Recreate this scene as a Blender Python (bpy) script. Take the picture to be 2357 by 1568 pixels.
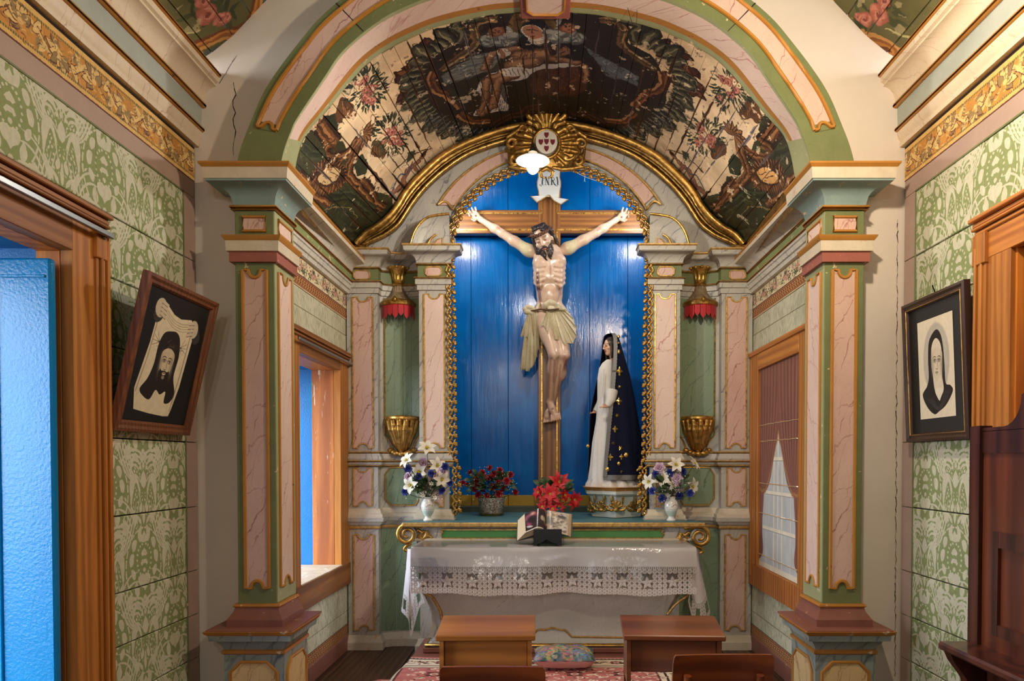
import bpy, bmesh, math, random
import numpy as np
from mathutils import Vector, Matrix
random.seed(7)
for _o in list(bpy.data.objects):
 bpy.data.objects.remove(_o, do_unlink=True)
SC = bpy.context.scene
COL = SC.collection
PI = math.pi
# ------------------------------------------------------------------ camera
FPX, VPX, VPY, EYE = 1600.0, 1265.0, 1063.0, 1.47
PITCH = math.radians(1.2)                       # the camera looks down a touch, with a rising front
PPX, PPY = VPX, VPY + FPX * math.tan(PITCH)
cam = bpy.data.cameras.new('camera')
cam.sensor_width = 36.0
cam.lens = FPX / 2357.0 * 36.0
cam.shift_x = (2357 / 2 - PPX) / 2357.0
cam.shift_y = (PPY - 1568 / 2) / 2357.0
cam.clip_start, cam.clip_end = 0.05, 200
camo = bpy.data.objects.new('camera', cam)
camo.location = (0, 0, EYE)
camo.rotation_euler = (PI / 2 - PITCH, 0, 0)
COL.objects.link(camo)
SC.camera = camo
# ------------------------------------------------------------------ view, sky, sun, lamps
SC.view_settings.view_transform = 'Standard'
SC.view_settings.look = 'None'
SC.view_settings.gamma = 1.0
SC.view_settings.use_curve_mapping = False
SC.view_settings.exposure = -0.2
SC.cycles.use_denoising = True
SC.cycles.max_bounces = 7
SC.cycles.diffuse_bounces = 4
SC.cycles.glossy_bounces = 3
SC.cycles.transmission_bounces = 6
SC.cycles.transparent_max_bounces = 10
SC.cycles.sample_clamp_indirect = 4.0
SC.cycles.caustics_reflective = False
SC.cycles.caustics_refractive = False
world = bpy.data.worlds.new('sky')
SC.world = world
world.use_nodes = True
_nt = world.node_tree
_nt.nodes.clear()
_bg = _nt.nodes.new('ShaderNodeBackground')
_sky = _nt.nodes.new('ShaderNodeTexSky')
_sky.sky_type = 'PREETHAM'
_sky.sun_direction = Vector((0.35, -0.5, 0.8)).normalized()
_sky.turbidity = 6.0
_mixw = _nt.nodes.new('ShaderNodeMix')
_mixw.data_type = 'RGBA'
_mixw.inputs[0].default_value = 0.75           # mostly an even bright overcast
_mixw.inputs[7].default_value = (0.86, 0.93, 1.0, 1)
_out = _nt.nodes.new('ShaderNodeOutputWorld')
_nt.links.new(_sky.outputs[0], _mixw.inputs[6])
_nt.links.new(_mixw.outputs[2], _bg.inputs['Color'])
_nt.links.new(_bg.outputs[0], _out.inputs['Surface'])
_bg.inputs['Strength'].default_value = 13.0
def lamp(name, kind, loc, power, color, size=0.05, rot=(0, 0, 0), size_y=None, portal=False):
 d = bpy.data.lights.new(name, kind)
 d.energy = power
 d.color = color
 if kind == 'AREA':
  d.shape = 'RECTANGLE'
  d.size = size
  d.size_y = size_y or size
  if portal:
   d.cycles.is_portal = True
 else:
  d.shadow_soft_size = size
 o = bpy.data.objects.new(name, d)
 o.location = loc
 o.rotation_euler = rot
 COL.objects.link(o)
 return o
WARM = (1.0, 0.83, 0.62)
lamp('nave_lamp', 'POINT', (0.95, 2.45, 3.30), 128, WARM, 0.05)
lamp('nave_lamp', 'POINT', (-0.5, -1.6, 3.3), 58, (1.0, 0.90, 0.78), 0.06)
lamp('niche_lamp', 'POINT', (-0.81, 5.63, 3.50), 19, (1.0, 0.95, 0.88), 0.045)
lamp('niche_lamp', 'POINT', (0.81, 5.63, 3.50), 19, (1.0, 0.95, 0.88), 0.045)
# sky portals in the openings of the walls
lamp('door_portal', 'AREA', (-2.55, 2.30, 1.2), 1, (1, 1, 1), 1.2, (0, -PI / 2, 0), 2.3, True)
lamp('window_portal', 'AREA', (-2.15, 4.75, 1.75), 1, (1, 1, 1), 1.6, (0, -PI / 2, 0), 1.1, True)
lamp('window_portal', 'AREA', (-1.15, -4.35, 3.1), 1, (1, 1, 1), 0.5, (PI / 2, 0, 0), 1.2, True)
lamp('window_portal', 'AREA', (1.15, -4.35, 3.1), 1, (1, 1, 1), 0.5, (PI / 2, 0, 0), 1.2, True)
BULB_POWER = 850.0
# ------------------------------------------------------------------ measuring: a point seen at pixel (px, py) at depth Y
_cp, _sp = math.cos(PITCH), math.sin(PITCH)
def P(px, py, Y):
 a, b = (px - PPX) / FPX, -(py - PPY) / FPX
 dx, dy, dz = a, _cp + b * _sp, -_sp + b * _cp
 k = Y / dy
 return Vector((dx * k, Y, EYE + dz * k))
def PX(px, py, X):
 """the point seen at (px, py) on the plane x = X"""
 a, b = (px - PPX) / FPX, -(py - PPY) / FPX
 dx, dy, dz = a, _cp + b * _sp, -_sp + b * _cp
 k = X / dx
 return Vector((X, dy * k, EYE + dz * k))
def zat(py, Y): return P(VPX, py, Y).z
def xat(px, Y, py=1063): return P(px, py, Y).x
def pix(co):
 x, y, z = co[0], co[1], co[2] - EYE
 c = y * _cp - z * _sp
 u = y * _sp + z * _cp
 return PPX + FPX * x / c, PPY - FPX * u / c
# ------------------------------------------------------------------ mesh builder
def wloc(o):
 v = Vector((0, 0, 0))
 while o is not None:
  v = v + o.location
  o = o.parent
 return v
class MB:
 def __init__(s):
  s.v, s.f, s.m = [], [], []
 def add(s, verts, faces, m=0):
  n = len(s.v)
  s.v.extend([tuple(p) for p in verts])
  s.f.extend([tuple(i + n for i in f) for f in faces])
  s.m.extend([m] * len(faces))
  return s
 def box(s, x0, x1, y0, y1, z0, z1, m=0, c=0.0):
  if x0 > x1: x0, x1 = x1, x0
  if y0 > y1: y0, y1 = y1, y0
  if z0 > z1: z0, z1 = z1, z0
  if c <= 0:
   vs = [(x, y, z) for z in (z0, z1) for y in (y0, y1) for x in (x0, x1)]
   fs = [(0, 2, 3, 1), (4, 5, 7, 6), (0, 1, 5, 4), (1, 3, 7, 5), (3, 2, 6, 7), (2, 0, 4, 6)]
   return s.add(vs, fs, m)
  c = min(c, (x1 - x0) * .45, (y1 - y0) * .45, (z1 - z0) * .45)
  bm = bmesh.new()
  bmesh.ops.create_cube(bm, size=1)
  for v in bm.verts:
   v.co = ((x0 + x1) / 2 + v.co.x * (x1 - x0), (y0 + y1) / 2 + v.co.y * (y1 - y0), (z0 + z1) / 2 + v.co.z * (z1 - z0))
  bmesh.ops.bevel(bm, geom=bm.edges[:], offset=c, segments=1, affect='EDGES', profile=0.5)
  s.frombm(bm, m)
  return s
 def frombm(s, bm, m=0):
  bm.verts.index_update()
  s.add([v.co[:] for v in bm.verts], [[v.index for v in f.verts] for f in bm.faces], m)
  bm.free()
 def prism(s, poly, fn, t0, t1, m=0):
  """poly: 2D points; fn(a, b, t) -> 3D; caps triangulated by Blender's ngons"""
  n = len(poly)
  vs = [fn(a, b, t0) for a, b in poly] + [fn(a, b, t1) for a, b in poly]
  fs = [tuple(range(n - 1, -1, -1)), tuple(range(n, 2 * n))]
  fs += [(i, (i + 1) % n, n + (i + 1) % n, n + i) for i in range(n)]
  return s.add(vs, fs, m)
 def grid(s, rows, m=0, closed_u=False, closed_v=False):
  nr, nc = len(rows), len(rows[0])
  vs = [p for r in rows for p in r]
  fs = []
  for i in range(nr if closed_v else nr - 1):
   for j in range(nc if closed_u else nc - 1):
    a, b = i * nc + j, i * nc + (j + 1) % nc
    i2 = (i + 1) % nr
    fs.append((a, b, i2 * nc + (j + 1) % nc, i2 * nc + j))
  return s.add(vs, fs, m)
 def tube(s, pts, r, n=8, m=0, closed=False, cap=True, flat=None, up=None):
  """round tube along pts; r number or list; flat=(a,b) scales the section axes"""
  pts = [Vector(p) for p in pts]
  k = len(pts)
  rr = r if isinstance(r, (list, tuple)) else [r] * k
  tang = []
  for i in range(k):
   a = pts[i - 1] if (i > 0 or closed) else pts[i]
   b = pts[(i + 1) % k] if (i < k - 1 or closed) else pts[i]
   t = (b - a)
   tang.append(t.normalized() if t.length > 1e-9 else Vector((0, 0, 1)))
  ref = Vector(up) if up is not None else (Vector((0, 0, 1)) if abs(tang[0].z) < .9 else Vector((1, 0, 0)))
  rows = []
  nrm = None
  for i in range(k):
   t = tang[i]
   if up is not None or nrm is None:
    q = ref - t * ref.dot(t)
    if q.length < 1e-6:
     q = Vector((1, 0, 0)) - t * t.x
   else:
    q = nrm - t * nrm.dot(t)
   nrm = q.normalized()
   bn = t.cross(nrm)
   fa, fb = flat or (1, 1)
   rows.append([pts[i] + (nrm * math.cos(2 * PI * j / n) * fa + bn * math.sin(2 * PI * j / n) * fb) * rr[i] for j in range(n)])
  base = len(s.v)
  s.grid(rows, m, closed_u=True, closed_v=closed)
  if cap and not closed:
   s.f.append(tuple(base + j for j in range(n - 1, -1, -1))); s.m.append(m)
   s.f.append(tuple(base + (k - 1) * n + j for j in range(n))); s.m.append(m)
  return s
 def lathe(s, prof, c=(0, 0, 0), n=24, m=0, a0=0.0, a1=2 * PI, sx=1.0, sy=1.0):
  full = abs(a1 - a0 - 2 * PI) < 1e-6
  cnt = n if full else n + 1
  rows = []
  for r, z in prof:
   rows.append([(c[0] + sx * r * math.cos(a0 + (a1 - a0) * j / n), c[1] + sy * r * math.sin(a0 + (a1 - a0) * j / n), c[2] + z) for j in range(cnt)])
  return s.grid(rows, m, closed_u=full)
 def sphere(s, c, r, n=10, m=0, sc=(1, 1, 1)):
  prof = [(r * math.sin(PI * i / n), -r * math.cos(PI * i / n)) for i in range(n + 1)]
  prof[0] = (1e-5, -r); prof[-1] = (1e-5, r)
  rows = [[(c[0] + sc[0] * a * math.cos(2 * PI * j / (n * 2)), c[1] + sc[1] * a * math.sin(2 * PI * j / (n * 2)), c[2] + sc[2] * z) for j in range(n * 2)] for a, z in prof]
  return s.grid(rows, m, closed_u=True)
 def sweep(s, path, prof, m=0, caps=True, closed=False):
  """moulding: plan path [(x,y)], profile [(out,z)] with out to the RIGHT of travel, mitred"""
  k = len(path)
  rows = []
  for i in range(k):
   p = Vector(path[i]).to_2d() if not isinstance(path[i], Vector) else path[i]
   p = Vector((path[i][0], path[i][1]))
   d0 = (p - Vector(path[i - 1][:2])).normalized() if (i > 0 or closed) else None
   d1 = (Vector(path[(i + 1) % k][:2]) - p).normalized() if (i < k - 1 or closed) else None
   if d0 is None: d0 = d1
   if d1 is None: d1 = d0
   n0, n1 = Vector((d0.y, -d0.x)), Vector((d1.y, -d1.x))
   mt = (n0 + n1)
   mt = mt / max(mt.dot(n0), 1e-4) if mt.length > 1e-6 else n0
   rows.append([(p.x + mt.x * o, p.y + mt.y * o, z) for o, z in prof])
  base = len(s.v)
  s.grid(rows, m, closed_v=closed)
  if caps and not closed:
   n = len(prof)
   s.f.append(tuple(base + j for j in range(n))); s.m.append(m)
   s.f.append(tuple(base + (k - 1) * n + j for j in range(n - 1, -1, -1))); s.m.append(m)
  return s
 def build(s, name, mats, parent=None, smooth=None, uv=None, kind=None, fixn=True, cols=None):
  me = bpy.data.meshes.new(name)
  off = wloc(parent) if parent is not None else Vector((0, 0, 0))
  vs = np.array(s.v, dtype=np.float64).reshape(-1, 3)
  me.from_pydata((vs - np.array(off)).tolist(), [], s.f)
  if not isinstance(mats, (list, tuple)): mats = [mats]
  for x in mats: me.materials.append(x)
  if len(mats) > 1: me.polygons.foreach_set('material_index', s.m)
  if fixn and len(s.f) < 60000:
   bm = bmesh.new(); bm.from_mesh(me)
   bmesh.ops.recalc_face_normals(bm, faces=bm.faces[:])
   bm.to_mesh(me); bm.free()
  if uv is not None:
   lay = me.uv_layers.new(name='UVMap')
   li = np.empty(len(me.loops), dtype=np.int32)
   me.loops.foreach_get('vertex_index', li)
   uvv = np.array([uv(p) for p in s.v], dtype=np.float32) if callable(uv) else np.asarray(uv, dtype=np.float32)
   lay.data.foreach_set('uv', uvv[li].ravel())
  if cols is not None:
   at = me.color_attributes.new('tint', 'FLOAT_COLOR', 'POINT')
   at.data.foreach_set('color', np.concatenate([np.asarray(cols, dtype=np.float32), np.ones((len(cols), 1), np.float32)], 1).ravel())
  if smooth is not None:
   me.polygons.foreach_set('use_smooth', [True] * len(me.polygons))
   if smooth < 170:
    me.set_sharp_from_angle(angle=math.radians(smooth))
  me.update()
  o = bpy.data.objects.new(name, me)
  if parent is not None: o.parent = parent
  if kind: o['kind'] = kind
  COL.objects.link(o)
  return o
def tag(o, label=None, cat=None, group=None, kind=None):
 if label: o['label'] = label
 if cat: o['category'] = cat
 if group: o['group'] = group
 if kind: o['kind'] = kind
 return o
def thing(name, label, cat, loc=(0, 0, 0), group=None, kind=None):
 o = bpy.data.objects.new(name, None)
 o.location = loc
 o.empty_display_size = 0.1
 COL.objects.link(o)
 return tag(o, label, cat, group, kind)
def copy_tree(o, parent=None):
 c = o.copy()
 COL.objects.link(c)
 if parent is not None: c.parent = parent
 for ch in list(o.children):
  copy_tree(ch, c)
 return c
# ------------------------------------------------------------------ curves
def bez(p0, p1, p2, p3, n=12):
 out = []
 for i in range(n + 1):
  t = i / n; u = 1 - t
  out.append(tuple(u**3 * a + 3 * u * u * t * b + 3 * u * t * t * c + t**3 * d for a, b, c, d in zip(p0, p1, p2, p3)))
 return out
def spline(pts, n=8, closed=False):
 """Catmull-Rom through pts"""
 k = len(pts); out = []
 rng = range(k) if closed else range(k - 1)
 for i in rng:
  g = lambda j: pts[j % k] if closed else pts[max(0, min(k - 1, j))]
  a, b, c, d = g(i - 1), g(i), g(i + 1), g(i + 2)
  for s_ in range(n):
   t = s_ / n
   out.append(tuple(.5 * ((2 * q) + (-p + r) * t + (2 * p - 5 * q + 4 * r - w) * t * t + (-p + 3 * q - 3 * r + w) * t**3) for p, q, r, w in zip(a, b, c, d)))
 if not closed: out.append(tuple(pts[-1]))
 return out
def arc(cx, cy, rx, ry, a0, a1, n=12):
 return [(cx + rx * math.cos(math.radians(a0 + (a1 - a0) * i / n)), cy + ry * math.sin(math.radians(a0 + (a1 - a0) * i / n))) for i in range(n + 1)]
def resample(pts, n):
 a = np.array(pts, float)
 d = np.r_[0, np.cumsum(np.linalg.norm(np.diff(a, axis=0), axis=1))]
 t = np.linspace(0, d[-1], n)
 return np.stack([np.interp(t, d, a[:, i]) for i in range(a.shape[1])], 1)
# ------------------------------------------------------------------ surface nets: carved shapes from distance fields
class SDF:
 """box of space lo..hi sampled at step h; primitives are blended into it"""
 def __init__(s, lo, hi, h):
  s.lo, s.h = np.array(lo, float), h
  s.n = np.ceil((np.array(hi, float) - s.lo) / h).astype(int) + 1
  s.D = np.full(s.n, 0.5, np.float32)
 def _sub(s, lo, hi):
  a = np.clip(np.floor((np.array(lo) - s.lo) / s.h).astype(int), 0, s.n)
  b = np.clip(np.ceil((np.array(hi) - s.lo) / s.h).astype(int) + 1, 0, s.n)
  if np.any(b <= a): return None
  ax = [s.lo[i] + np.arange(a[i], b[i]) * s.h for i in range(3)]
  X = np.meshgrid(*ax, indexing='ij', sparse=True)
  return tuple(slice(a[i], b[i]) for i in range(3)), X
 def _put(s, sl, d, k, sub=False):
  D = s.D[sl]
  d = d.astype(np.float32)
  if sub:
   if k > 0:
    hh = np.clip(.5 - .5 * (D + d) / k, 0, 1)
    s.D[sl] = D * (1 - hh) - d * hh + k * hh * (1 - hh)
   else: s.D[sl] = np.maximum(D, -d)
  elif k > 0:
   hh = np.clip(.5 + .5 * (D - d) / k, 0, 1)
   s.D[sl] = D * (1 - hh) + d * hh - k * hh * (1 - hh)
  else: s.D[sl] = np.minimum(D, d)
 def cone(s, a, b, ra, rb, k=.02, sub=False, flat=None):
  """tapered capsule a->b"""
  a, b = np.array(a, float), np.array(b, float)
  pad = max(ra, rb) + k + .03
  q = s._sub(np.minimum(a, b) - pad, np.maximum(a, b) + pad)
  if q is None: return s
  sl, X = q
  ab = b - a; L = max(ab @ ab, 1e-12)
  t = np.clip(sum((X[i] - a[i]) * ab[i] for i in range(3)) / L, 0, 1)
  fl = flat or (1, 1, 1)
  d = np.sqrt(sum(((X[i] - a[i] - ab[i] * t) / fl[i]) ** 2 for i in range(3))) - (ra + (rb - ra) * t)
  s._put(sl, d * min(fl), k, sub)
  return s
 def ell(s, c, r, k=.02, sub=False, R=None):
  c, r = np.array(c, float), np.array(r, float)
  pad = (r.max() if R is not None else r) + k + .03
  q = s._sub(c - pad, c + pad)
  if q is None: return s
  sl, X = q
  d = [X[i] - c[i] for i in range(3)]
  if R is not None:
   M = np.array(R)
   d = [sum(M[j][i] * d[j] for j in range(3)) for i in range(3)]
  k0 = np.sqrt(sum((d[i] / r[i]) ** 2 for i in range(3)))
  k1 = np.sqrt(sum((d[i] / r[i] ** 2) ** 2 for i in range(3)))
  s._put(sl, k0 * (k0 - 1) / np.maximum(k1, 1e-6), k, sub)
  return s
 def chain(s, pts, radii, k=.01, flat=None):
  for i in range(len(pts) - 1):
   s.cone(pts[i], pts[i + 1], radii[i], radii[i + 1], k, flat=flat)
  return s
 def cut(s, axis, val, keep_less=True):
  x = s.lo[axis] + np.arange(s.n[axis]) * s.h
  sh = [1, 1, 1]; sh[axis] = -1
  d = ((x - val) if keep_less else (val - x)).reshape(sh).astype(np.float32)
  s.D = np.maximum(s.D, d)
  return s
 def mesh(s):
  D = s.D
  D[0], D[-1] = .5, .5; D[:, 0], D[:, -1] = .5, .5; D[:, :, 0], D[:, :, -1] = .5, .5
  S = D < 0
  nx, ny, nz = D.shape
  c = np.zeros((nx - 1, ny - 1, nz - 1), np.int8)
  for i in (0, 1):
   for j in (0, 1):
    for l in (0, 1):
     c += S[i:nx - 1 + i, j:ny - 1 + j, l:nz - 1 + l]
  act = (c > 0) & (c < 8)
  I = np.argwhere(act)
  idx = np.full(act.shape, -1, np.int64)
  idx[act] = np.arange(len(I))
  acc = np.zeros((len(I), 3)); cnt = np.zeros(len(I))
  cor = [(i, j, l) for i in (0, 1) for j in (0, 1) for l in (0, 1)]
  val = {q: D[I[:, 0] + q[0], I[:, 1] + q[1], I[:, 2] + q[2]].astype(float) for q in cor}
  for q in cor:
   for ax in range(3):
    if q[ax]: continue
    r = list(q); r[ax] = 1; r = tuple(r)
    a, b = val[q], val[r]
    m = (a < 0) != (b < 0)
    t = np.where(m, a / np.where(m, a - b, 1), 0)
    pt = np.tile(np.array(q, float), (len(I), 1))
    pt[:, ax] = t
    acc[m] += pt[m]; cnt[m] += 1
  V = (I + acc / np.maximum(cnt, 1)[:, None]) * s.h + s.lo
  F = []
  for ax in range(3):
   a = [slice(None)] * 3; b = [slice(None)] * 3
   a[ax], b[ax] = slice(0, -1), slice(1, None)
   A, B = S[tuple(a)], S[tuple(b)]
   for flip in (False, True):
    E = np.argwhere((A & ~B) if not flip else (~A & B))
    u, v = (ax + 1) % 3, (ax + 2) % 3
    ok = (E[:, u] > 0) & (E[:, v] > 0) & (E[:, u] < D.shape[u] - 1) & (E[:, v] < D.shape[v] - 1)
    E = E[ok]
    if not len(E): continue
    def cell(du, dv):
     Q = E.copy(); Q[:, u] -= du; Q[:, v] -= dv
     return idx[Q[:, 0], Q[:, 1], Q[:, 2]]
    q = [cell(1, 1), cell(0, 1), cell(0, 0), cell(1, 0)]
    if flip: q = q[::-1]
    F.append(np.stack(q, 1))
  F = np.concatenate(F) if F else np.zeros((0, 4), int)
  return V, F
 def build(s, name, mats, parent=None, colfn=None, uv=None):
  V, F = s.mesh()
  mb = MB(); mb.v = V.tolist(); mb.f = F.tolist(); mb.m = [0] * len(F)
  return mb.build(name, mats, parent, smooth=175, fixn=False, cols=None if colfn is None else colfn(V), uv=uv)
# ------------------------------------------------------------------ materials
def srgb(r, g, b):
 f = lambda c: c / 12.92 if c <= 0.04045 else ((c + .055) / 1.055) ** 2.4
 return (f(r / 255), f(g / 255), f(b / 255), 1.0)
class NT:
 def __init__(s, name, rough=.5, metal=0.0, spec=.5):
  s.mat = bpy.data.materials.new(name)
  s.mat.use_nodes = True
  s.t = s.mat.node_tree
  s.t.nodes.clear()
  s.out = s.t.nodes.new('ShaderNodeOutputMaterial')
  s.b = s.t.nodes.new('ShaderNodeBsdfPrincipled')
  s.b.inputs['Roughness'].default_value = rough
  s.b.inputs['Metallic'].default_value = metal
  s.b.inputs['Specular IOR Level'].default_value = spec
  s.t.links.new(s.b.outputs[0], s.out.inputs['Surface'])
  s._co = None
 def n(s, kind, props=None, **ins):
  d = s.t.nodes.new('ShaderNode' + kind)
  for k, v in (props or {}).items(): setattr(d, k, v)
  for k, v in ins.items():
   k = k.replace('_', ' ')
   sock = d.inputs[int(k[1:])] if k[0] == 'i' and k[1:].isdigit() else d.inputs[k]
   s.put(sock, v)
  return d
 def put(s, sock, v):
  if hasattr(v, 'is_output') or isinstance(v, bpy.types.NodeSocket): s.t.links.new(v, sock)
  else: sock.default_value = v
 def co(s):
  if s._co is None: s._co = s.n('TexCoord').outputs['Object']
  return s._co
 def pos(s, m=None, loc=(0, 0, 0), rot=(0, 0, 0), scale=(1, 1, 1), src=None):
  return s.n('Mapping', None, Vector=src or s.co(), Location=loc, Rotation=rot, Scale=scale).outputs[0]
 def noise(s, vec, scale, detail=4, rough=.55, dist=0.0):
  return s.n('TexNoise', None, Vector=vec, Scale=scale, Detail=detail, Roughness=rough, Distortion=dist).outputs['Fac']
 def ramp(s, fac, *stops):
  r = s.t.nodes.new('ShaderNodeValToRGB')
  e = r.color_ramp.elements
  while len(e) < len(stops): e.new(.5)
  for el, (p, c) in zip(e, stops):
   el.position = p
   el.color = c if len(c) == 4 else (*c, 1)
  s.put(r.inputs[0], fac)
  return r.outputs[0]
 def val(s, fac, a, b, lo=0.0, hi=1.0):
  r = s.n('MapRange', None, Value=fac)
  for i, v in enumerate((a, b, lo, hi)): r.inputs[1 + i].default_value = v
  return r.outputs[0]
 def mix(s, fac, a, b, mode='MIX'):
  d = s.t.nodes.new('ShaderNodeMix'); d.data_type = 'RGBA'; d.blend_type = mode
  s.put(d.inputs[0], fac); s.put(d.inputs[6], a); s.put(d.inputs[7], b)
  return d.outputs[2]
 def math(s, op, a, b=0.0):
  d = s.n('Math', {'operation': op}); s.put(d.inputs[0], a); s.put(d.inputs[1], b)
  return d.outputs[0]
 def color(s, v): s.put(s.b.inputs['Base Color'], v)
 def rough(s, v): s.put(s.b.inputs['Roughness'], v)
 def bump(s, h, strength=.3, dist=.01):
  d = s.n('Bump', None, Strength=strength, Distance=dist, Height=h)
  s.t.links.new(d.outputs[0], s.b.inputs['Normal'])
def paint(name, col, rough=.5, wear=None, amount=.0, dirt=.18, bump=.12, scale=9.0, spec=.4):
 """old hand-laid paint: slight mottling, dust, chips that show the ground beneath"""
 t = NT(name, rough, spec=spec)
 n1 = t.noise(t.co(), scale, 5)
 dark = tuple(c * .55 for c in col[:3]) + (1,)
 c = t.mix(t.val(n1, .35, .75, 0, dirt * 2), col, dark)
 n2 = t.noise(t.co(), scale * 7, 4)
 c = t.mix(t.val(n2, .45, .8, 0, dirt), c, tuple(min(1, q * 1.35) for q in col[:3]) + (1,))
 if wear is not None:
  w = t.noise(t.co(), scale * 1.7, 9, .68)
  c = t.mix(t.val(w, .66 - amount, .665 - amount), c, wear)
 t.color(c)
 t.bump(n2, bump, .004)
 return t.mat
def marble(name, base, vein, scale=1.0, width=.09, strength=.85, cloud=None, rough=.42, tilt=62, wear=None, amount=0.0, freq=26.0):
 """painted marbling: slanting hand-drawn veins over a clouded ground"""
 t = NT(name, rough, spec=.4)
 sep = t.n('SeparateXYZ', None, Vector=t.co())
 hx = t.math('ADD', sep.outputs[0], sep.outputs[1])
 hy = t.math('SUBTRACT', sep.outputs[0], sep.outputs[1])
 v = t.n('CombineXYZ', None, X=hx, Y=hy, Z=sep.outputs[2]).outputs[0]
 st = t.pos(src=v, scale=(3.2 * scale, .6 * scale, 2.0 * scale))
 cl = t.noise(st, 1.5, 4)
 c = t.mix(t.val(cl, .4, .7, 0, .6), base, cloud or tuple(.72 * a + .28 * b for a, b in zip(base, vein)))
 for k, (dt, fr, am, st_) in enumerate(((0, 1.0, 9.0, 1.0), (13, 1.7, 12.0, .7), (-24, .8, 10.0, .55))):
  an = math.radians(tilt + dt)
  r = t.math('SUBTRACT', t.math('MULTIPLY', hx, math.sin(an) * freq * fr * scale), t.math('MULTIPLY', sep.outputs[2], math.cos(an) * freq * fr * scale))
  n1 = t.noise(t.pos(src=v, loc=(k * 3.1, 0, k), scale=(2.6 * scale, .3, 1.7 * scale)), 1.0, 5, .6)
  sn = t.math('ABSOLUTE', t.math('SINE', t.math('ADD', r, t.math('MULTIPLY', n1, am))))
  brk = t.noise(t.pos(src=v, loc=(0, 0, 7 + k * 5), scale=(6 * scale, 1, 3.5 * scale)), 1.0, 3)
  wv = t.val(brk, .42, .68, 0, width * 2.0)
  ln = t.n('MapRange', None, Value=sn); ln.inputs[1].default_value = 0; t.put(ln.inputs[2], t.math('ADD', wv, .004)); ln.inputs[3].default_value = 1; ln.inputs[4].default_value = 0
  c = t.mix(t.math('MULTIPLY', ln.outputs[0], t.val(brk, .42, .52, 0, strength * st_)), c, vein)
 fine = t.noise(t.co(), 60, 4)
 c = t.mix(t.val(fine, .5, .85, 0, .25), c, tuple(q * .5 for q in base[:3]) + (1,))
 if wear is not None:
  w = t.noise(t.co(), 15, 9, .68)
  c = t.mix(t.val(w, .66 - amount, .665 - amount), c, wear)
 t.color(c)
 t.bump(fine, .1, .003)
 return t.mat
def wood(name, light, dark, axis='z', scale=1.0, rough=.4, bump=.1, rings=1.0, wear=None, amount=0.0, coat=0.0, spec=.45):
 t = NT(name, rough, spec=spec)
 sc = {'x': (.35, 5, 5), 'y': (5, .35, 5), 'z': (5, 5, .35)}[axis]
 v = t.pos(scale=tuple(q * scale * 1.5 for q in sc))
 n0 = t.n('TexNoise', None, Vector=v, Scale=1.0, Detail=3.0, Distortion=.6)
 d = t.mix(.55, v, n0.outputs['Color'], 'ADD')
 w = t.n('TexWave', {'wave_type': 'RINGS', 'rings_direction': {'x': 'X', 'y': 'Y', 'z': 'Z'}[axis]}, Vector=d, Scale=.9 * rings, Distortion=3.0, Detail=3.0).outputs['Fac']
 g = t.noise(t.pos(scale=tuple(q * scale * 14 for q in sc)), 1.0, 3)
 c = t.mix(t.val(w, .1, .95, 0, .75), light, dark)
 c = t.mix(t.val(g, .4, .75, 0, .55), c, dark)
 if wear is not None:
  ww = t.noise(t.pos(scale=tuple(q * 2.2 for q in sc)), 2.2, 9, .7)
  c = t.mix(t.val(ww, .66 - amount, .67 - amount), c, wear)
 t.color(c)
 if coat: t.b.inputs['Coat Weight'].default_value = coat; t.b.inputs['Coat Roughness'].default_value = .15
 t.bump(g, bump, .003)
 return t.mat
def gilt(name, col=(.62, .36, .09, 1), dark=(.16, .075, .02, 1), rough=.34, amount=.5, scale=22, metal=.9):
 """worn gold leaf over dark ground"""
 t = NT(name, rough, metal)
 n = t.noise(t.co(), scale, 6, .65)
 c = t.mix(t.val(n, .5 - .2 * amount, .62 + .1 * (1 - amount), 0, .85), col, dark)
 t.color(c)
 n2 = t.noise(t.co(), scale * 2.2, 4)
 t.rough(t.val(n2, .3, .7, rough - .1, rough + .22))
 t.bump(n2, .25, .004)
 return t.mat
def plain(name, col, rough=.5, metal=0.0, spec=.5, bump=0.0, bscale=80, coat=0.0, sheen=0.0):
 t = NT(name, rough, metal, spec)
 n = t.noise(t.co(), bscale, 3)
 t.color(t.mix(t.val(n, .35, .7, 0, .22), col, tuple(q * .6 for q in col[:3]) + (1,)))
 if bump: t.bump(n, bump, .004)
 if coat: t.b.inputs['Coat Weight'].default_value = coat; t.b.inputs['Coat Roughness'].default_value = .08
 if sheen: t.b.inputs['Sheen Weight'].default_value = sheen
 return t.mat
def tinted(name, rough=.4, spec=.5, grime=.25, bump=.15, scale=60):
 """colour painted on the carving itself (attribute tint), with age"""
 t = NT(name, rough, spec=spec)
 a = t.n('Attribute', {'attribute_name': 'tint'}).outputs['Color']
 n = t.noise(t.co(), scale, 5)
 t.color(t.mix(t.val(n, .45, .8, 0, grime), a, (.16, .09, .05, 1)))
 t.bump(n, bump, .002)
 return t.mat
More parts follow.
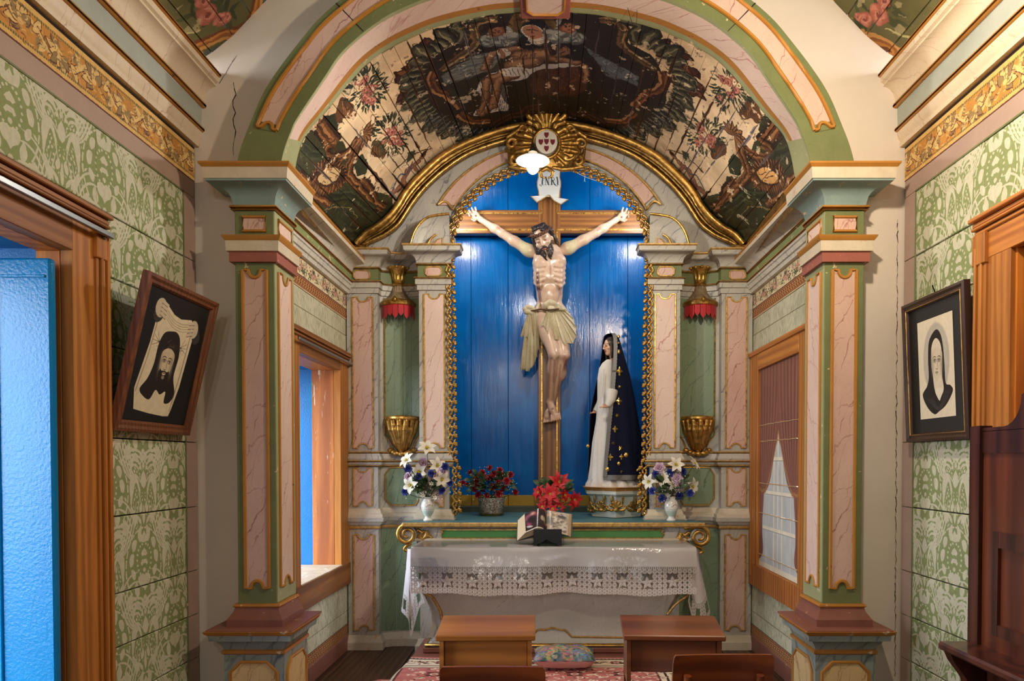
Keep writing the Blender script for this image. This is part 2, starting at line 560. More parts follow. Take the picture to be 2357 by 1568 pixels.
def pictured(name, img, rough=.5, spec=.4, bump=.12, ext='EXTEND', alpha=None, nscale=30, metal=0.0, grime=0.0, coat=0.0):
 """a painted or printed surface: the script's own raster, laid on by UV"""
 t = NT(name, rough, metal, spec)
 uv = t.n('UVMap').outputs[0]
 im = t.n('TexImage', {'image': img, 'extension': ext, 'interpolation': 'Linear'}, Vector=uv)
 c = im.outputs['Color']
 n = t.noise(t.co(), nscale, 6, .6)
 if grime: c = t.mix(t.val(n, .45, .75, 0, grime), c, (.12, .08, .05, 1))
 t.color(c)
 t.bump(n, bump, .003)
 if coat: t.b.inputs['Coat Weight'].default_value = coat; t.b.inputs['Coat Roughness'].default_value = .1
 if alpha is not None:
  ia = t.n('TexImage', {'image': alpha, 'extension': ext}, Vector=uv)
  t.t.links.new(ia.outputs['Color'], t.b.inputs['Alpha'])
 return t.mat
GREEN = srgb(126, 140, 84)
CREAM = srgb(226, 208, 182)
m_green = paint('green_paint', srgb(116, 124, 80), .5, srgb(214, 190, 150), .0, .2)
m_palegreen = paint('pale_green_paint', srgb(164, 168, 124), .5, srgb(222, 205, 170), .02, .15)
m_ochre = paint('ochre_paint', srgb(184, 126, 52), .45, srgb(120, 66, 30), .0, .2)
m_ochre_chip = paint('chipped_ochre_paint', srgb(186, 124, 54), .45, srgb(226, 200, 160), .03, .2)
m_white_chip = paint('chipped_white_paint', srgb(214, 200, 176), .5, srgb(206, 160, 106), .03, .2)
m_blue_chip = paint('chipped_blue_paint', srgb(138, 160, 156), .5, srgb(232, 196, 142), .03, .2)
m_red_chip = paint('chipped_red_paint', srgb(162, 94, 80), .5, srgb(226, 180, 140), .03, .2)
m_plinth_red = paint('red_brown_paint', srgb(140, 88, 74), .5, srgb(200, 160, 130), .0, .25)
m_pink = marble('pink_marbling', srgb(216, 182, 166), srgb(142, 66, 68), 1.0, .10)
m_pinklight = marble('light_pink_marbling', srgb(232, 206, 192), srgb(176, 96, 96), .8, .08)
m_white = marble('white_marbling', srgb(190, 184, 172), srgb(96, 98, 104), 1.25, .15, .85)
m_whitef = marble('fine_white_marbling', srgb(214, 208, 194), srgb(120, 120, 124), 1.8, .14, .8)
m_greenm = marble('green_marbling', srgb(132, 150, 120), srgb(58, 96, 70), 1.1, .12, .8)
m_bluem = marble('blue_marbling', srgb(150, 158, 152), srgb(70, 80, 88), .8, .3, .9)
m_yellowm = marble('yellow_marbling', srgb(226, 196, 142), srgb(160, 108, 62), .9, .16, .8)
m_redshield = plain('dark_red_paint', srgb(120, 34, 44), .45)
m_gold = gilt('gold_leaf')
m_goldbright = gilt('bright_gold_leaf', (.78, .48, .13, 1), (.26, .13, .03, 1), .27, .3)
m_golddark = gilt('dark_gold_leaf', (.42, .24, .06, 1), (.06, .03, .012, 1), .36, .75)
m_goldpaint = gilt('gold_line', (.66, .41, .13, 1), (.30, .15, .05, 1), .42, .4, 30, .6)
m_plaster = paint('white_plaster', srgb(216, 204, 190), .85, srgb(170, 130, 100), -.085, .06, .3, 3.0, .2)
m_darkvoid = plain('dark_gap', srgb(34, 22, 16), .9)
m_faux = wood('faux_grain_orange', srgb(196, 128, 56), srgb(148, 88, 34), 'z', .9, .45, .08, 1.2)
m_fauxworn = wood('worn_faux_grain', srgb(198, 124, 58), srgb(140, 78, 36), 'z', .9, .5, .15, 1.2, srgb(224, 208, 184), .03)
m_fauxh = wood('faux_grain_brown', srgb(160, 104, 54), srgb(116, 68, 32), 'y', .9, .5, .12, 1.2, srgb(214, 196, 170), -.03)
m_bluewall = paint('deep_blue_paint', srgb(20, 112, 178), .45, None, 0, .12, .5, 14)
m_mauve = paint('mauve_paint', srgb(176, 150, 138), .55, srgb(216, 186, 150), -.04, .12)
m_steel = plain('grey_steel', srgb(150, 152, 152), .35, .8)
m_floor = wood('dark_floorboard', srgb(92, 62, 42), srgb(46, 30, 22), 'y', .9, .42, .2)
m_cornpink = marble('cream_marbling', srgb(222, 206, 180), srgb(158, 100, 92), .7, .08, .6)
m_cornblue = paint('grey_blue_paint', srgb(168, 176, 168), .6, srgb(90, 70, 50), -.05, .14)
# ------------------------------------------------------------------ raster painting
class Img:
 """canvas in its own units; origin lower left; colours are display values 0..255"""
 def __init__(s, w, h, uw=1.0, uh=1.0, bg=(255, 255, 255)):
  s.w, s.h, s.sx, s.sy = w, h, w / uw, h / uh
  s.a = np.empty((h, w, 3), np.float32); s.a[:] = np.array(bg, np.float32) / 255
  s.rg = np.random.default_rng(w * 31 + h)
 def _win(s, x0, y0, x1, y1):
  a, b = max(0, int(x0) - 1), min(s.w, int(x1) + 3)
  c, d = max(0, int(y0) - 1), min(s.h, int(y1) + 3)
  if b <= a or d <= c: return None
  return a, b, c, d
 def _mix(s, win, cov, col, al):
  a, b, c, d = win
  k = (np.clip(cov, 0, 1) * al)[..., None]
  s.a[c:d, a:b] = s.a[c:d, a:b] * (1 - k) + (np.array(col, np.float32) / 255) * k
 def poly(s, pts, col, al=1.0, mod=None):
  p = np.array(pts, float) * [s.sx, s.sy]
  win = s._win(p[:, 0].min(), p[:, 1].min(), p[:, 0].max(), p[:, 1].max())
  if win is None: return s
  a, b, c, d = win
  cov = np.zeros((d - c, b - a), np.float32)
  for ox, oy in ((.25, .25), (.75, .25), (.25, .75), (.75, .75)):
   X = np.arange(a, b) + ox
   Y = (np.arange(c, d) + oy)[:, None]
   ins = np.zeros(cov.shape, bool)
   for i in range(len(p)):
    x0, y0 = p[i - 1]; x1, y1 = p[i]
    if y0 == y1: continue
    cr = ((y0 > Y) != (y1 > Y))
    xx = x0 + (Y - y0) * (x1 - x0) / (y1 - y0)
    ins ^= cr & (X < xx)
   cov += ins * .25
  if mod is not None: cov = cov * mod[c:d, a:b]
  s._mix(win, cov, col, al)
  return s
 def stroke(s, pts, width, col, al=1.0, taper=False, soft=1.0):
  p = np.array(pts, float) * [s.sx, s.sy]
  n = len(p)
  ws = np.full(n, width * (s.sx + s.sy) / 4)
  if taper: ws = ws * np.sin(np.linspace(.25, PI - .12, n)) ** .7
  pad = ws.max() + 2 * soft
  win = s._win(p[:, 0].min() - pad, p[:, 1].min() - pad, p[:, 0].max() + pad, p[:, 1].max() + pad)
  if win is None: return s
  a, b, c, d = win
  cov = np.zeros((d - c, b - a), np.float32)
  for i in range(n - 1):
   w2 = s._win(min(p[i, 0], p[i + 1, 0]) - pad, min(p[i, 1], p[i + 1, 1]) - pad, max(p[i, 0], p[i + 1, 0]) + pad, max(p[i, 1], p[i + 1, 1]) + pad)
   if w2 is None: continue
   e, f, g, h = w2
   X = np.arange(e, f) + .5; Y = (np.arange(g, h) + .5)[:, None]
   v = p[i + 1] - p[i]; L = max(v @ v, 1e-9)
   t = np.clip(((X - p[i, 0]) * v[0] + (Y - p[i, 1]) * v[1]) / L, 0, 1)
   dd = np.hypot(X - p[i, 0] - v[0] * t, Y - p[i, 1] - v[1] * t)
   r = ws[i] + (ws[i + 1] - ws[i]) * t
   q = cov[g - c:h - c, e - a:f - a]
   np.maximum(q, np.clip((r - dd) / soft + .5, 0, 1), out=q)
  s._mix(win, cov, col, al)
  return s
 def ell(s, x, y, rx, ry, col, al=1.0, rot=0.0, soft=.08):
  cx, cy, ax, ay = x * s.sx, y * s.sy, rx * s.sx, ry * s.sy
  r = max(ax, ay) * (1 + soft)
  win = s._win(cx - r, cy - r, cx + r, cy + r)
  if win is None: return s
  a, b, c, d = win
  X = np.arange(a, b) + .5 - cx; Y = (np.arange(c, d) + .5 - cy)[:, None]
  cr, sr = math.cos(rot), math.sin(rot)
  q = np.sqrt(((X * cr + Y * sr) / max(ax, .3)) ** 2 + ((-X * sr + Y * cr) / max(ay, .3)) ** 2)
  sf = max(soft, 1.0 / max(min(ax, ay), 1))
  s._mix(win, np.clip((1 + sf / 2 - q) / sf, 0, 1), col, al)
  return s
 def fbm(s, cells, octv=5, seed=1, aspect=1.0):
  rg = np.random.default_rng(seed)
  out = np.zeros((s.h, s.w), np.float32); amp = 1.0; tot = 0
  cx, cy = cells * aspect, cells
  for _ in range(octv):
   gx, gy = int(max(2, cx)) + 2, int(max(2, cy)) + 2
   g = rg.random((gy, gx)).astype(np.float32)
   x = np.linspace(0, gx - 1.001, s.w); y = np.linspace(0, gy - 1.001, s.h)
   xi, yi = x.astype(int), y.astype(int)
   fx = (x - xi); fy = (y - yi)[:, None]
   fx = fx * fx * (3 - 2 * fx); fy = fy * fy * (3 - 2 * fy)
   g0, g1 = g[yi], g[yi + 1]
   v = (g0[:, xi] * (1 - fx) + g0[:, xi + 1] * fx) * (1 - fy) + (g1[:, xi] * (1 - fx) + g1[:, xi + 1] * fx) * fy
   out += amp * v; tot += amp; amp *= .55; cx *= 2; cy *= 2
  return out / tot
 def tone(s, mask, col, al=1.0):
  k = (np.clip(mask, 0, 1) * al)[..., None]
  s.a = s.a * (1 - k) + (np.array(col, np.float32) / 255) * k
  return s
 def mul(s, f):
  s.a *= f[..., None]
  return s
 def warp(s, amp, cells, seed=1, aspect=1.0):
  """uneven hand: edges wander a little"""
  fx, fy = s.fbm(cells, 4, seed, aspect) - .5, s.fbm(cells, 4, seed + 50, aspect) - .5
  yy, xx = np.mgrid[0:s.h, 0:s.w]
  xi = np.clip((xx + fx * amp * 2).astype(int), 0, s.w - 1); yi = np.clip((yy + fy * amp * 2).astype(int), 0, s.h - 1)
  s.a = s.a[yi, xi]
  return s
 def image(s, name, data=False):
  im = bpy.data.images.new(name, s.w, s.h, alpha=False)
  if data: im.colorspace_settings.name = 'Non-Color'
  px = np.ones((s.h, s.w, 4), np.float32)
  px[..., :3] = np.clip(s.a, 0, 1)
  im.pixels.foreach_set(px.ravel())
  im.update()
  im.pack()
  return im
def mirror(pts, cx): return [(2 * cx - x, y) for x, y in pts]
# ------------------------------------------------------------------ main sizes (metres)
XN = 1.975            # half width of the nave
YA = 3.90             # white wall with the big arch
YC = 3.78             # front of the arch pilasters
YB = 4.04             # their back, start of the chancel
XC = 1.585            # half width of the chancel
YR = 5.50             # altarpiece, outer pilasters
ZCAP = 3.035          # top of the capitals and of the chancel cornice
def flip(mb, s):
 if s > 0: mb.v = [(-x, y, z) for x, y, z in mb.v]
 return mb
def SX(s): return -1 if s < 0 else 1
SIDE = {-1: 'left', 1: 'right'}
# ------------------------------------------------------------------ painted papers and friezes
def leaf_shape(x, y, L, W, a, n=8, bend=0.0):
 """pointed leaf from (x, y) in direction a"""
 top, bot = [], []
 for i in range(n + 1):
  t = i / n
  w = W * math.sin(PI * t ** .8) * .5
  ca = a + bend * t
  px, py = x + L * t * math.cos(a + bend * t * .5), y + L * t * math.sin(a + bend * t * .5)
  top.append((px - w * math.sin(ca), py + w * math.cos(ca)))
  bot.append((px + w * math.sin(ca), py - w * math.cos(ca)))
 return top + bot[::-1]
def damask():
 """two-tone green paper, mirrored cell 0.54 x 0.71 m with a half drop"""
 W, H = .54, .71
 im = Img(720, 944, W, H, (142, 154, 106))
 L = (206, 204, 182)
 def put(fn):
  for cx, cy in ((W / 2, H / 2), (0, 0), (W, 0), (0, H), (W, H)):
   for m in (1, -1):
    fn(lambda x, y: (cx + m * x, cy + y))
 def motif(q):
  P_ = lambda pts: im.poly([q(a, b) for a, b in pts], L)
  S_ = lambda pts, w, tp=True: im.stroke([q(a, b) for a, b in pts], w, L, taper=tp)
  C_ = lambda x, y, r: im.ell(*q(x, y), r, r, L)
  # flower: crown, heart, side petals, ring of beads
  P_([(0, .17), (.016, .148), (.03, .165), (.036, .14), (.052, .146), (.04, .118), (0, .112)])
  P_([(0, .085), (.014, .075), (.028, .058), (.014, .045), (0, .05)])
  P_([(0, .03), (.018, .03), (.03, .01), (.018, 0), (.012, .01), (0, .008)])
  P_(spline([(.06, .125), (.085, .13), (.1, .105), (.09, .075), (.068, .09)], 4, True))
  P_(spline([(.082, .06), (.105, .065), (.12, .04), (.112, .005), (.09, .015)], 4, True))
  P_(spline([(.085, -.012), (.105, -.01), (.1, -.045), (.078, -.06), (.068, -.035)], 4, True))
  P_(spline([(0, -.045), (.03, -.04), (.05, -.058), (.04, -.092), (.018, -.105), (0, -.125)], 4))
  for t in range(9):
   a = -PI / 2 + PI * (t + .5) / 9
   C_(.052 * math.cos(a) + .006, .03 + .075 * math.sin(a), .0062)
  C_(0, -.022, .011)
  # oval of dashes round it
  for t in range(12):
   a0 = -PI / 2 + PI * (t + .15) / 12; a1 = a0 + PI / 12 * .62
   S_([(.145 * math.cos(a), -.0 + .185 * math.sin(a)) for a in (a0, (a0 + a1) / 2, a1)], .009, False)
  # ferns and stems swinging away
  for k in range(4):
   S_(bez((.05 + .012 * k, -.30), (.09 + .02 * k, -.27), (.13 + .018 * k, -.2), (.15 + .03 * k, -.08 + .02 * k), 10), .011)
  for k in range(3):
   S_(bez((.165, -.02 - .03 * k), (.15 + .02 * k, .08), (.2 + .01 * k, .12), (.245, .05 - .05 * k), 10), .016)
  S_(bez((.17, .06), (.16, .16), (.2, .2), (.235, .15), 10), .02)
  # arching palms under the flower
  for k in range(4):
   r = .035 + .024 * k
   S_([(.075 + r * math.cos(math.radians(a)), -.255 + r * math.sin(math.radians(a))) for a in range(20, 190, 17)], .014)
  P_(leaf_shape(0, -.335, .09, .05, PI / 2))
  P_([(0, -.18), (.03, -.165), (.028, -.19), (.012, -.205), (0, -.2)])
  C_(0, -.155, .013); C_(0, -.225, .011); C_(.03, -.235, .009)
  P_(leaf_shape(.055, -.15, .085, .04, math.radians(72), bend=.4))
  P_(leaf_shape(.02, .2, .075, .02, math.radians(62), bend=-.5))
  P_(leaf_shape(.05, .2, .1, .018, math.radians(70), bend=-.6))
  P_(leaf_shape(0, .2, .1, .022, PI / 2))
  P_([(.115, .20), (.15, .235), (.175, .215), (.165, .18), (.185, .15), (.15, .165), (.13, .15)])
  P_(leaf_shape(.205, -.16, .11, .028, math.radians(100), bend=.4))
  P_(leaf_shape(.225, -.22, .07, .03, math.radians(70)))
  for t in range(5): C_(.215 + .008 * (t % 2), -.02 - .026 * t, .0065)
  S_(bez((.1, .19), (.12, .26), (.17, .3), (.24, .28), 9), .012)
  S_(bez((.08, .2), (.1, .29), (.15, .33), (.22, .33), 9), .01)
 put(motif)
 # smaller leaves fill what ground is left, growing away from the flowers
 rg = random.Random(8); lit = lambda x, y: im.a[min(943, max(0, int(y % H * im.sy))), min(719, max(0, int(x % W * im.sx))), 0] > .66
 for k in range(4200):
  x, y = rg.uniform(0, W / 2), rg.uniform(0, H)
  L_ = rg.uniform(.022, .062) if k < 1500 else rg.uniform(.012, .026); w_ = L_ * rg.uniform(.28, .5)
  fx, fy = min(((W / 2, H / 2), (0, 0), (0, H)), key=lambda c: (c[0] - x) ** 2 + ((c[1] - y) * .8) ** 2)
  if math.hypot(fx - x, (fy - y) * .75) < .135: continue
  a = math.atan2(y - fy, x - fx) * .5 + (PI / 4 if y > fy or x != fx else 0) + rg.uniform(-.35, .35)
  a = PI / 2 + (.5 if math.sin(x * 23 + y * 17) > 0 else -.45) + rg.uniform(-.35, .35)
  be = rg.uniform(-1, 1); o = leaf_shape(x, y, L_, w_, a, 6, be); big = leaf_shape(x - .003 * math.cos(a), y - .003 * math.sin(a), L_ + .006, w_ + .008, a, 6, be)
  if any(lit(*p_) for p_ in big) or any(p_[0] > W / 2 - .002 or p_[0] < .002 for p_ in big): continue
  im.poly(o, L); im.poly(mirror(o, W / 2), L)
 im.warp(3, 60, 5)
 im.mul(.94 + .1 * im.fbm(40, 3, 5))
 return im.image('damask_paper')
def acanthus_frieze():
 """scrolling leaves, 0.84 m repeat x 0.18 m"""
 W, H = .84, .18
 im = Img(1680, 360, W, H, (200, 140, 66))
 cr, sh, dk = (226, 190, 122), (150, 124, 82), (104, 62, 46)
 def unit(x0, up):
  f = lambda x, y: (x0 + x, H / 2 + (y if up else -y))
  im.stroke([f(*p) for p in bez((-.02, -.03), (.05, .06), (.14, .07), (.2, -.01), 14)], .03, dk, taper=True)
  im.stroke([f(*p) for p in bez((-.02, -.026), (.05, .064), (.14, .074), (.2, -.006), 14)], .024, cr, taper=True)
  for i in range(7):
   a = math.radians(205 - 28 * i)
   c = f(.105, -.004)
   l = .05 + .012 * (i % 2)
   aa = a if up else -a
   im.poly(leaf_shape(c[0], c[1], l * 1.5, .046, aa, bend=.5 if up else -.5), dk)
   im.poly(leaf_shape(c[0], c[1] + .002, l * 1.36, .038, aa, bend=.5 if up else -.5), cr if i % 3 else sh)
  im.ell(*f(.105, -.004), .022, .02, (204, 142, 66)); im.ell(*f(.1, 0), .014, .012, cr)
  im.poly([f(*p) for p in leaf_shape(.16, .0, .09, .04, .6, bend=.9)], dk)
  im.poly([f(*p) for p in leaf_shape(.162, .003, .08, .032, .6, bend=.9)], cr)
  im.poly([f(*p) for p in leaf_shape(.18, -.01, .07, .034, -.9, bend=-.6)], sh)
  im.poly([f(*p) for p in leaf_shape(.02, .0, .07, .03, 1.9, bend=.6)], cr)
  im.stroke([f(*p) for p in bez((.06, .02), (.09, .04), (.13, .03), (.15, -.01), 8)], .007, sh)
 for k in range(-1, 5): unit(.21 * k, k % 2 == 0)
 for y0, y1 in ((0, .022), (.158, .18)):
  im.poly([(0, y0), (W, y0), (W, y1), (0, y1)], (222, 180, 108))
 for i in range(70):
  for y in (.027, .152):
   im.ell((i + .5) * W / 70, y, .0035, .0052, (86, 100, 66))
 im.poly([(0, 0), (W, 0), (W, .005), (0, .005)], (110, 64, 60))
 rg = random.Random(2)
 for _i in range(160):
  x, y, a = rg.uniform(0, W), rg.uniform(.035, .145), rg.uniform(0, 6.3)
  im.stroke(spline([(x, y), (x + .014 * math.cos(a), y + .014 * math.sin(a)), (x + .03 * math.cos(a + .6), y + .024 * math.sin(a + .6))], 4), .005, rg.choice([cr, sh, sh, (236, 206, 146), dk]), .8, taper=True)
 im.warp(5, 30, 3, 4)
 im.mul(.9 + .16 * im.fbm(12, 4, 8, 4))
 return im.image('acanthus_frieze')
def leaf_paper():
 im = Img(700, 700, .9, .9, (206, 202, 176))
 rg = random.Random(3)
 for _ in range(620):
  x, y = rg.random() * .9, rg.random() * .9
  a = math.radians(rg.choice([62, 75, 105, 118]) + rg.uniform(-14, 14))
  c = rg.choice([(176, 176, 142), (186, 184, 152), (166, 168, 138)])
  for dx in (-.9, 0, .9):
   for dy in (-.9, 0, .9):
    if -.08 < x + dx < .98 and -.08 < y + dy < .98:
     im.poly(leaf_shape(x + dx, y + dy, rg.uniform(.04, .08), .012, a, bend=.3), c, .8)
 return im.image('leaf_paper')
def floral_frieze():
 """u: 0.48 m repeat; cream garlands above, red key border below (0.195 m)"""
 W, H = .48, .195
 im = Img(1150, 468, W, H, (230, 212, 172))
 rg = random.Random(5)
 for gx in (.12, .36):
  for _ in range(90):
   x = gx + rg.gauss(0, .055); y = .135 + .02 * math.cos((x - gx) * 40) + rg.gauss(0, .017)
   a = rg.uniform(0, 6.28)
   for dx in (-W, 0, W): im.poly(leaf_shape(x + dx, y, .02, .011, a), rg.choice([(74, 84, 58), (98, 104, 74), (58, 66, 52)]))
  for i in range(8):
   im.poly(leaf_shape(gx + .1 + rg.uniform(-.02, .02), .15 + .005 * i, .018, .009, rg.uniform(3, 6)), (94, 90, 104))
  for _ in range(13):
   x, y = gx + rg.gauss(0, .032), .135 + rg.gauss(0, .016)
   im.ell(x, y, .0115, .0105, (196, 138, 120)); im.ell(x, y, .008, .007, (226, 176, 152)); im.ell(x + .001, y, .0035, .003, (178, 106, 96))
 im.poly([(0, .076), (W, .076), (W, .082), (0, .082)], (84, 66, 74))
 im.poly([(0, .006), (W, .006), (W, .076), (0, .076)], (126, 62, 44))
 for i in range(12):
  x = (i + .5) * W / 12
  im.stroke(spline([(x - .016, .022), (x - .004, .03), (x, .042), (x + .004, .054), (x + .016, .062)], 4), .007, (218, 176, 110))
  im.stroke([(x - .014, .046), (x + .014, .038)], .005, (206, 160, 96))
  im.ell(x - .012, .058, .004, .004, (206, 160, 96)); im.ell(x + .012, .026, .004, .004, (206, 160, 96))
 for y in (.012, .07): im.poly([(0, y), (W, y), (W, y + .003), (0, y + .003)], (206, 160, 96))
 im.mul(.93 + .12 * im.fbm(10, 4, 2, 2))
 return im.image('floral_frieze')
i_damask, i_acanthus, i_leaf, i_floral = damask(), acanthus_frieze(), leaf_paper(), floral_frieze()
m_damask = pictured('damask_wallpaper', i_damask, .7, .25, .15, 'REPEAT')
m_acanthus = pictured('painted_acanthus', i_acanthus, .6, .3, .15, 'REPEAT')
m_leafpaper = pictured('pale_leaf_paper', i_leaf, .7, .25, .2, 'REPEAT', grime=.25, nscale=7)
m_floral = pictured('painted_garlands', i_floral, .6, .3, .1, 'REPEAT')
# ------------------------------------------------------------------ floor
fl = thing('floor', 'dark brown floor of long worn boards running to the altar', 'floor', kind='structure')
_x = -2.2
_rg = random.Random(2)
while _x < 2.2:
 w = _rg.uniform(.19, .25)
 MB().box(_x + .002, _x + w - .002, -4.2, 6.4, -.05, _rg.uniform(-.003, 0), c=.003).build('plank', m_floor, fl)
 _x += w
MB().box(-2.7, 2.7, -4.4, 6.5, -.09, -.052).build('floor_bed', m_darkvoid, fl)
MB().box(-14, -2.72, -8, 12, -.5, -.3).build('ground', paint('courtyard_earth', srgb(104, 96, 72), .9, srgb(70, 86, 48), .1, .3, .3, 1.0), None)
tag(bpy.data.objects['ground'], 'earth and grass of the yard outside the blue door', 'ground', kind='structure')
# ------------------------------------------------------------------ nave side walls: papered boards
SEAMS = [0, .376, .62, .866, 1.22, 1.577, 1.99, 2.30, 2.58, 2.93]
def wall_uv(s): return lambda p: ((p[1] * (1 if s < 0 else 1) + .13) / .54, (p[2] + .10) / .71)
def board_wall(name, s, X, segs, seams, mat, uv, label, zcut=None, thick=.04):
 w = thing(name, label, 'wall', kind='structure')
 rg = random.Random(11 + s)
 for a, b in zip(seams[:-1], seams[1:]):
  for y0, y1, z0, z1 in segs:
   lo, hi = max(a, z0), min(b, z1)
   if hi - lo < .02: continue
   d = rg.uniform(-.002, .002)
   mb = MB().box(-X - thick, -X + d, y0, y1, lo + .003, hi - .003, c=.003)
   flip(mb, s).build('plank', mat, w, uv=uv)
 return w
DOOR_Y = (1.72, 2.865); DOOR_Z = 2.335
wl = board_wall('wall_left', -1, XN, [(-4.2, DOOR_Y[0] - .2, 0, 9), (DOOR_Y[0] - .2, DOOR_Y[1] + .19, DOOR_Z + .15, 9), (DOOR_Y[1] + .19, YA - .005, 0, 9)],
    SEAMS, m_damask, wall_uv(-1), 'green damask papered board wall with the tilted dark picture and blue door')
wr = board_wall('wall_right', 1, XN, [(-4.2, 1.5, 0, 9), (1.5, 3.19, 2.42, 9), (3.19, YA - .012, 0, 9)],
    SEAMS, m_damask, wall_uv(1), 'bright green damask papered board wall behind the dark wood harmonium')
for s, w in ((-1, wl), (1, wr)):
 dk = MB()
 if s < 0:
  dk.box(-XN - .05, -XN - .035, -4.2, DOOR_Y[0] - .19, 0, 3.2).box(-XN - .05, -XN - .035, DOOR_Y[1] + .18, YA, 0, 3.2).box(-XN - .05, -XN - .035, DOOR_Y[0] - .2, DOOR_Y[1] + .2, DOOR_Z + .1, 3.2)
 else:
  dk.box(-XN - .05, -XN - .035, -4.2, 1.5, 0, 3.2).box(-XN - .05, -XN - .035, 3.19, YA + .0, 0, 3.2).box(-XN - .05, -XN - .035, 1.5, 3.2, 2.4, 3.2)
 flip(dk, s).build('wall_backing', m_darkvoid, w)
 # plain mauve borders along the top and the corner, frieze of leaves
 mb = MB()
 zs = SEAMS[:]
 for a, b in zip(zs[:-1], zs[1:]):
  mb.box(-XN, -XN + .004, YA - .125, YA - .012, a + .002, b - .002, c=.001)
 flip(mb, s).build('border_strip', m_mauve, w)
 flip(MB().box(-XN, -XN + .004, -4.2, YA - .012, 2.93, 3.02, c=.001), s).build('border_strip', m_mauve, w)
 flip(MB().box(-XN, -XN + .0055, -4.2, YA - .125, 2.924, 2.932), s).build('border_line', m_green, w)
 flip(MB().box(-XN, -XN + .0055, YA - .131, YA - .125, 0, 2.93), s).build('border_line', m_green, w)
 flip(MB().box(-XN - .03, -XN + .006, -4.2, YA - .012, 3.02, 3.20, c=.001), s).build('frieze_board', m_acanthus, w, uv=lambda p: (p[1] / .84, (p[2] - 3.02) / .18))
 flip(MB().box(-XN - .05, -XN + .0, -4.2, YA, 3.20, 3.225), s).build('gap_shadow_board', m_darkvoid, w)
# ------------------------------------------------------------------ nave cornice (both sides)
def cornice_piece(mb, s, prof, y0=-4.2, y1=YA):
 mb.sweep([(-XN, y0), (-XN, y1)], prof)
 return flip(mb, s)
for s in (-1, 1):
 c = thing('trim_1' if s < 0 else 'trim_2', ('shaded marbled cornice with ochre rods above the tilted picture' if s < 0 else 'sunlit marbled cornice with ochre rods above the harmonium wall'), 'cornice', kind='structure')
 rod = lambda o, z, r: [(o + r * math.cos(a), z + r * math.sin(a)) for a in [PI * 2 * i / 10 for i in range(10)]]
 cornice_piece(MB(), s, [(-.03, 3.215), (.03, 3.215), (.034, 3.235), (.028, 3.245), (.04, 3.262), (.045, 3.30), (-.03, 3.30)]).build('marbled_band', m_cornpink, c, 40)
 cornice_piece(MB(), s, rod(.046, 3.312, .014)).build('ochre_rod', m_ochre, c, 60)
 cornice_piece(MB(), s, [(-.03, 3.318), (.042, 3.318), (.046, 3.432), (-.03, 3.432)]).build('grey_band', m_cornblue, c, 40)
 cornice_piece(MB(), s, rod(.055, 3.445, .016)).build('ochre_rod', m_ochre, c, 60)
 cove = [(-.03, 3.455), (.055, 3.455)] + [(.058 + .068 * (1 - math.cos(math.radians(a))), 3.46 + .09 * math.sin(math.radians(a))) for a in range(0, 91, 15)] + [(.122, 3.552), (.122, 3.566), (.138, 3.572), (.142, 3.605), (-.03, 3.605)]
 cornice_piece(MB(), s, cove).build('marbled_cove', m_cornpink, c, 40)
 cornice_piece(MB(), s, rod(.142, 3.612, .013)).build('ochre_rod', m_ochre, c, 60)
# ------------------------------------------------------------------ white wall with the great arch
def px_arc(dx, yy, cx, Y):
 """one arch line from half-widths and heights in pixels -> full list of (x, z), left to right"""
 L = [P(cx - d, y, Y) for d, y in zip(dx, yy)]
 R = [P(cx + d, y, Y) for d, y in zip(dx, yy)]
 pts = [(p.x, p.z) for p in L] + [(p.x, p.z) for p in R[::-1][1:]]
 return pts
ARC_BACK = ([576, 565, 548, 500, 455, 405, 352, 296, 235, 135, 66, 0], [408, 352, 310, 255, 200, 146, 110, 83, 60, 37, 30, 27])
ARC_ARRIS = ([616, 604, 587, 573, 511, 473, 420, 372, 320, 268, 190, 100, 0], [408, 350, 302, 272, 179, 123, 74, 40, 14, -6, -26, -40, -44])
ARC_OUT = ([717, 703, 680, 650, 612, 566, 525, 473, 400, 310, 200, 100, 0], [408, 344, 283, 214, 155, 95, 46, 0, -55, -108, -150, -172, -178])
ACX = 1256
def arch_line(a, Y, n=144, cx=ACX):
 pts = px_arc(a[0], a[1], cx, Y)
 sm = spline([tuple(p) for p in pts], 6)
 return resample(sm, n + 1)
A_OUT, A_ARR, A_BACK = arch_line(ARC_OUT, YC), arch_line(ARC_ARRIS, YC), arch_line(ARC_BACK, YB, cx=1253)
# nave ceiling line on that wall
CEIL_L = [(-XN - .03, 3.66), (-1.84, 3.755), (-1.73, 3.85), (-1.62, 3.97), (-1.45, 4.14), (-1.1, 4.36), (-.6, 4.52), (0, 4.58)]
CEIL = CEIL_L + [(-x, z) for x, z in CEIL_L[::-1][1:]]
inner = [(x * .995, z) for x, z in A_OUT[3:-3]]
mb = MB()
poly = [(-XN - .14, 0), (-XN - .14, 3.75)] + [(x, z + .05) for x, z in CEIL] + [(XN + .14, 3.75), (XN + .14, 0), (1.60, 0), (1.60, ZCAP - .2)] + [(x, z) for x, z in inner[::-1]] + [(-1.60, ZCAP - .2), (-1.60, 0)]
mb.prism(poly, lambda a, b, t: (a, t, b), YA, YB + .06)
wf = mb.build('wall_front', m_plaster, None)
tag(wf, 'white plastered wall pierced by the great painted arch', 'wall', kind='structure')
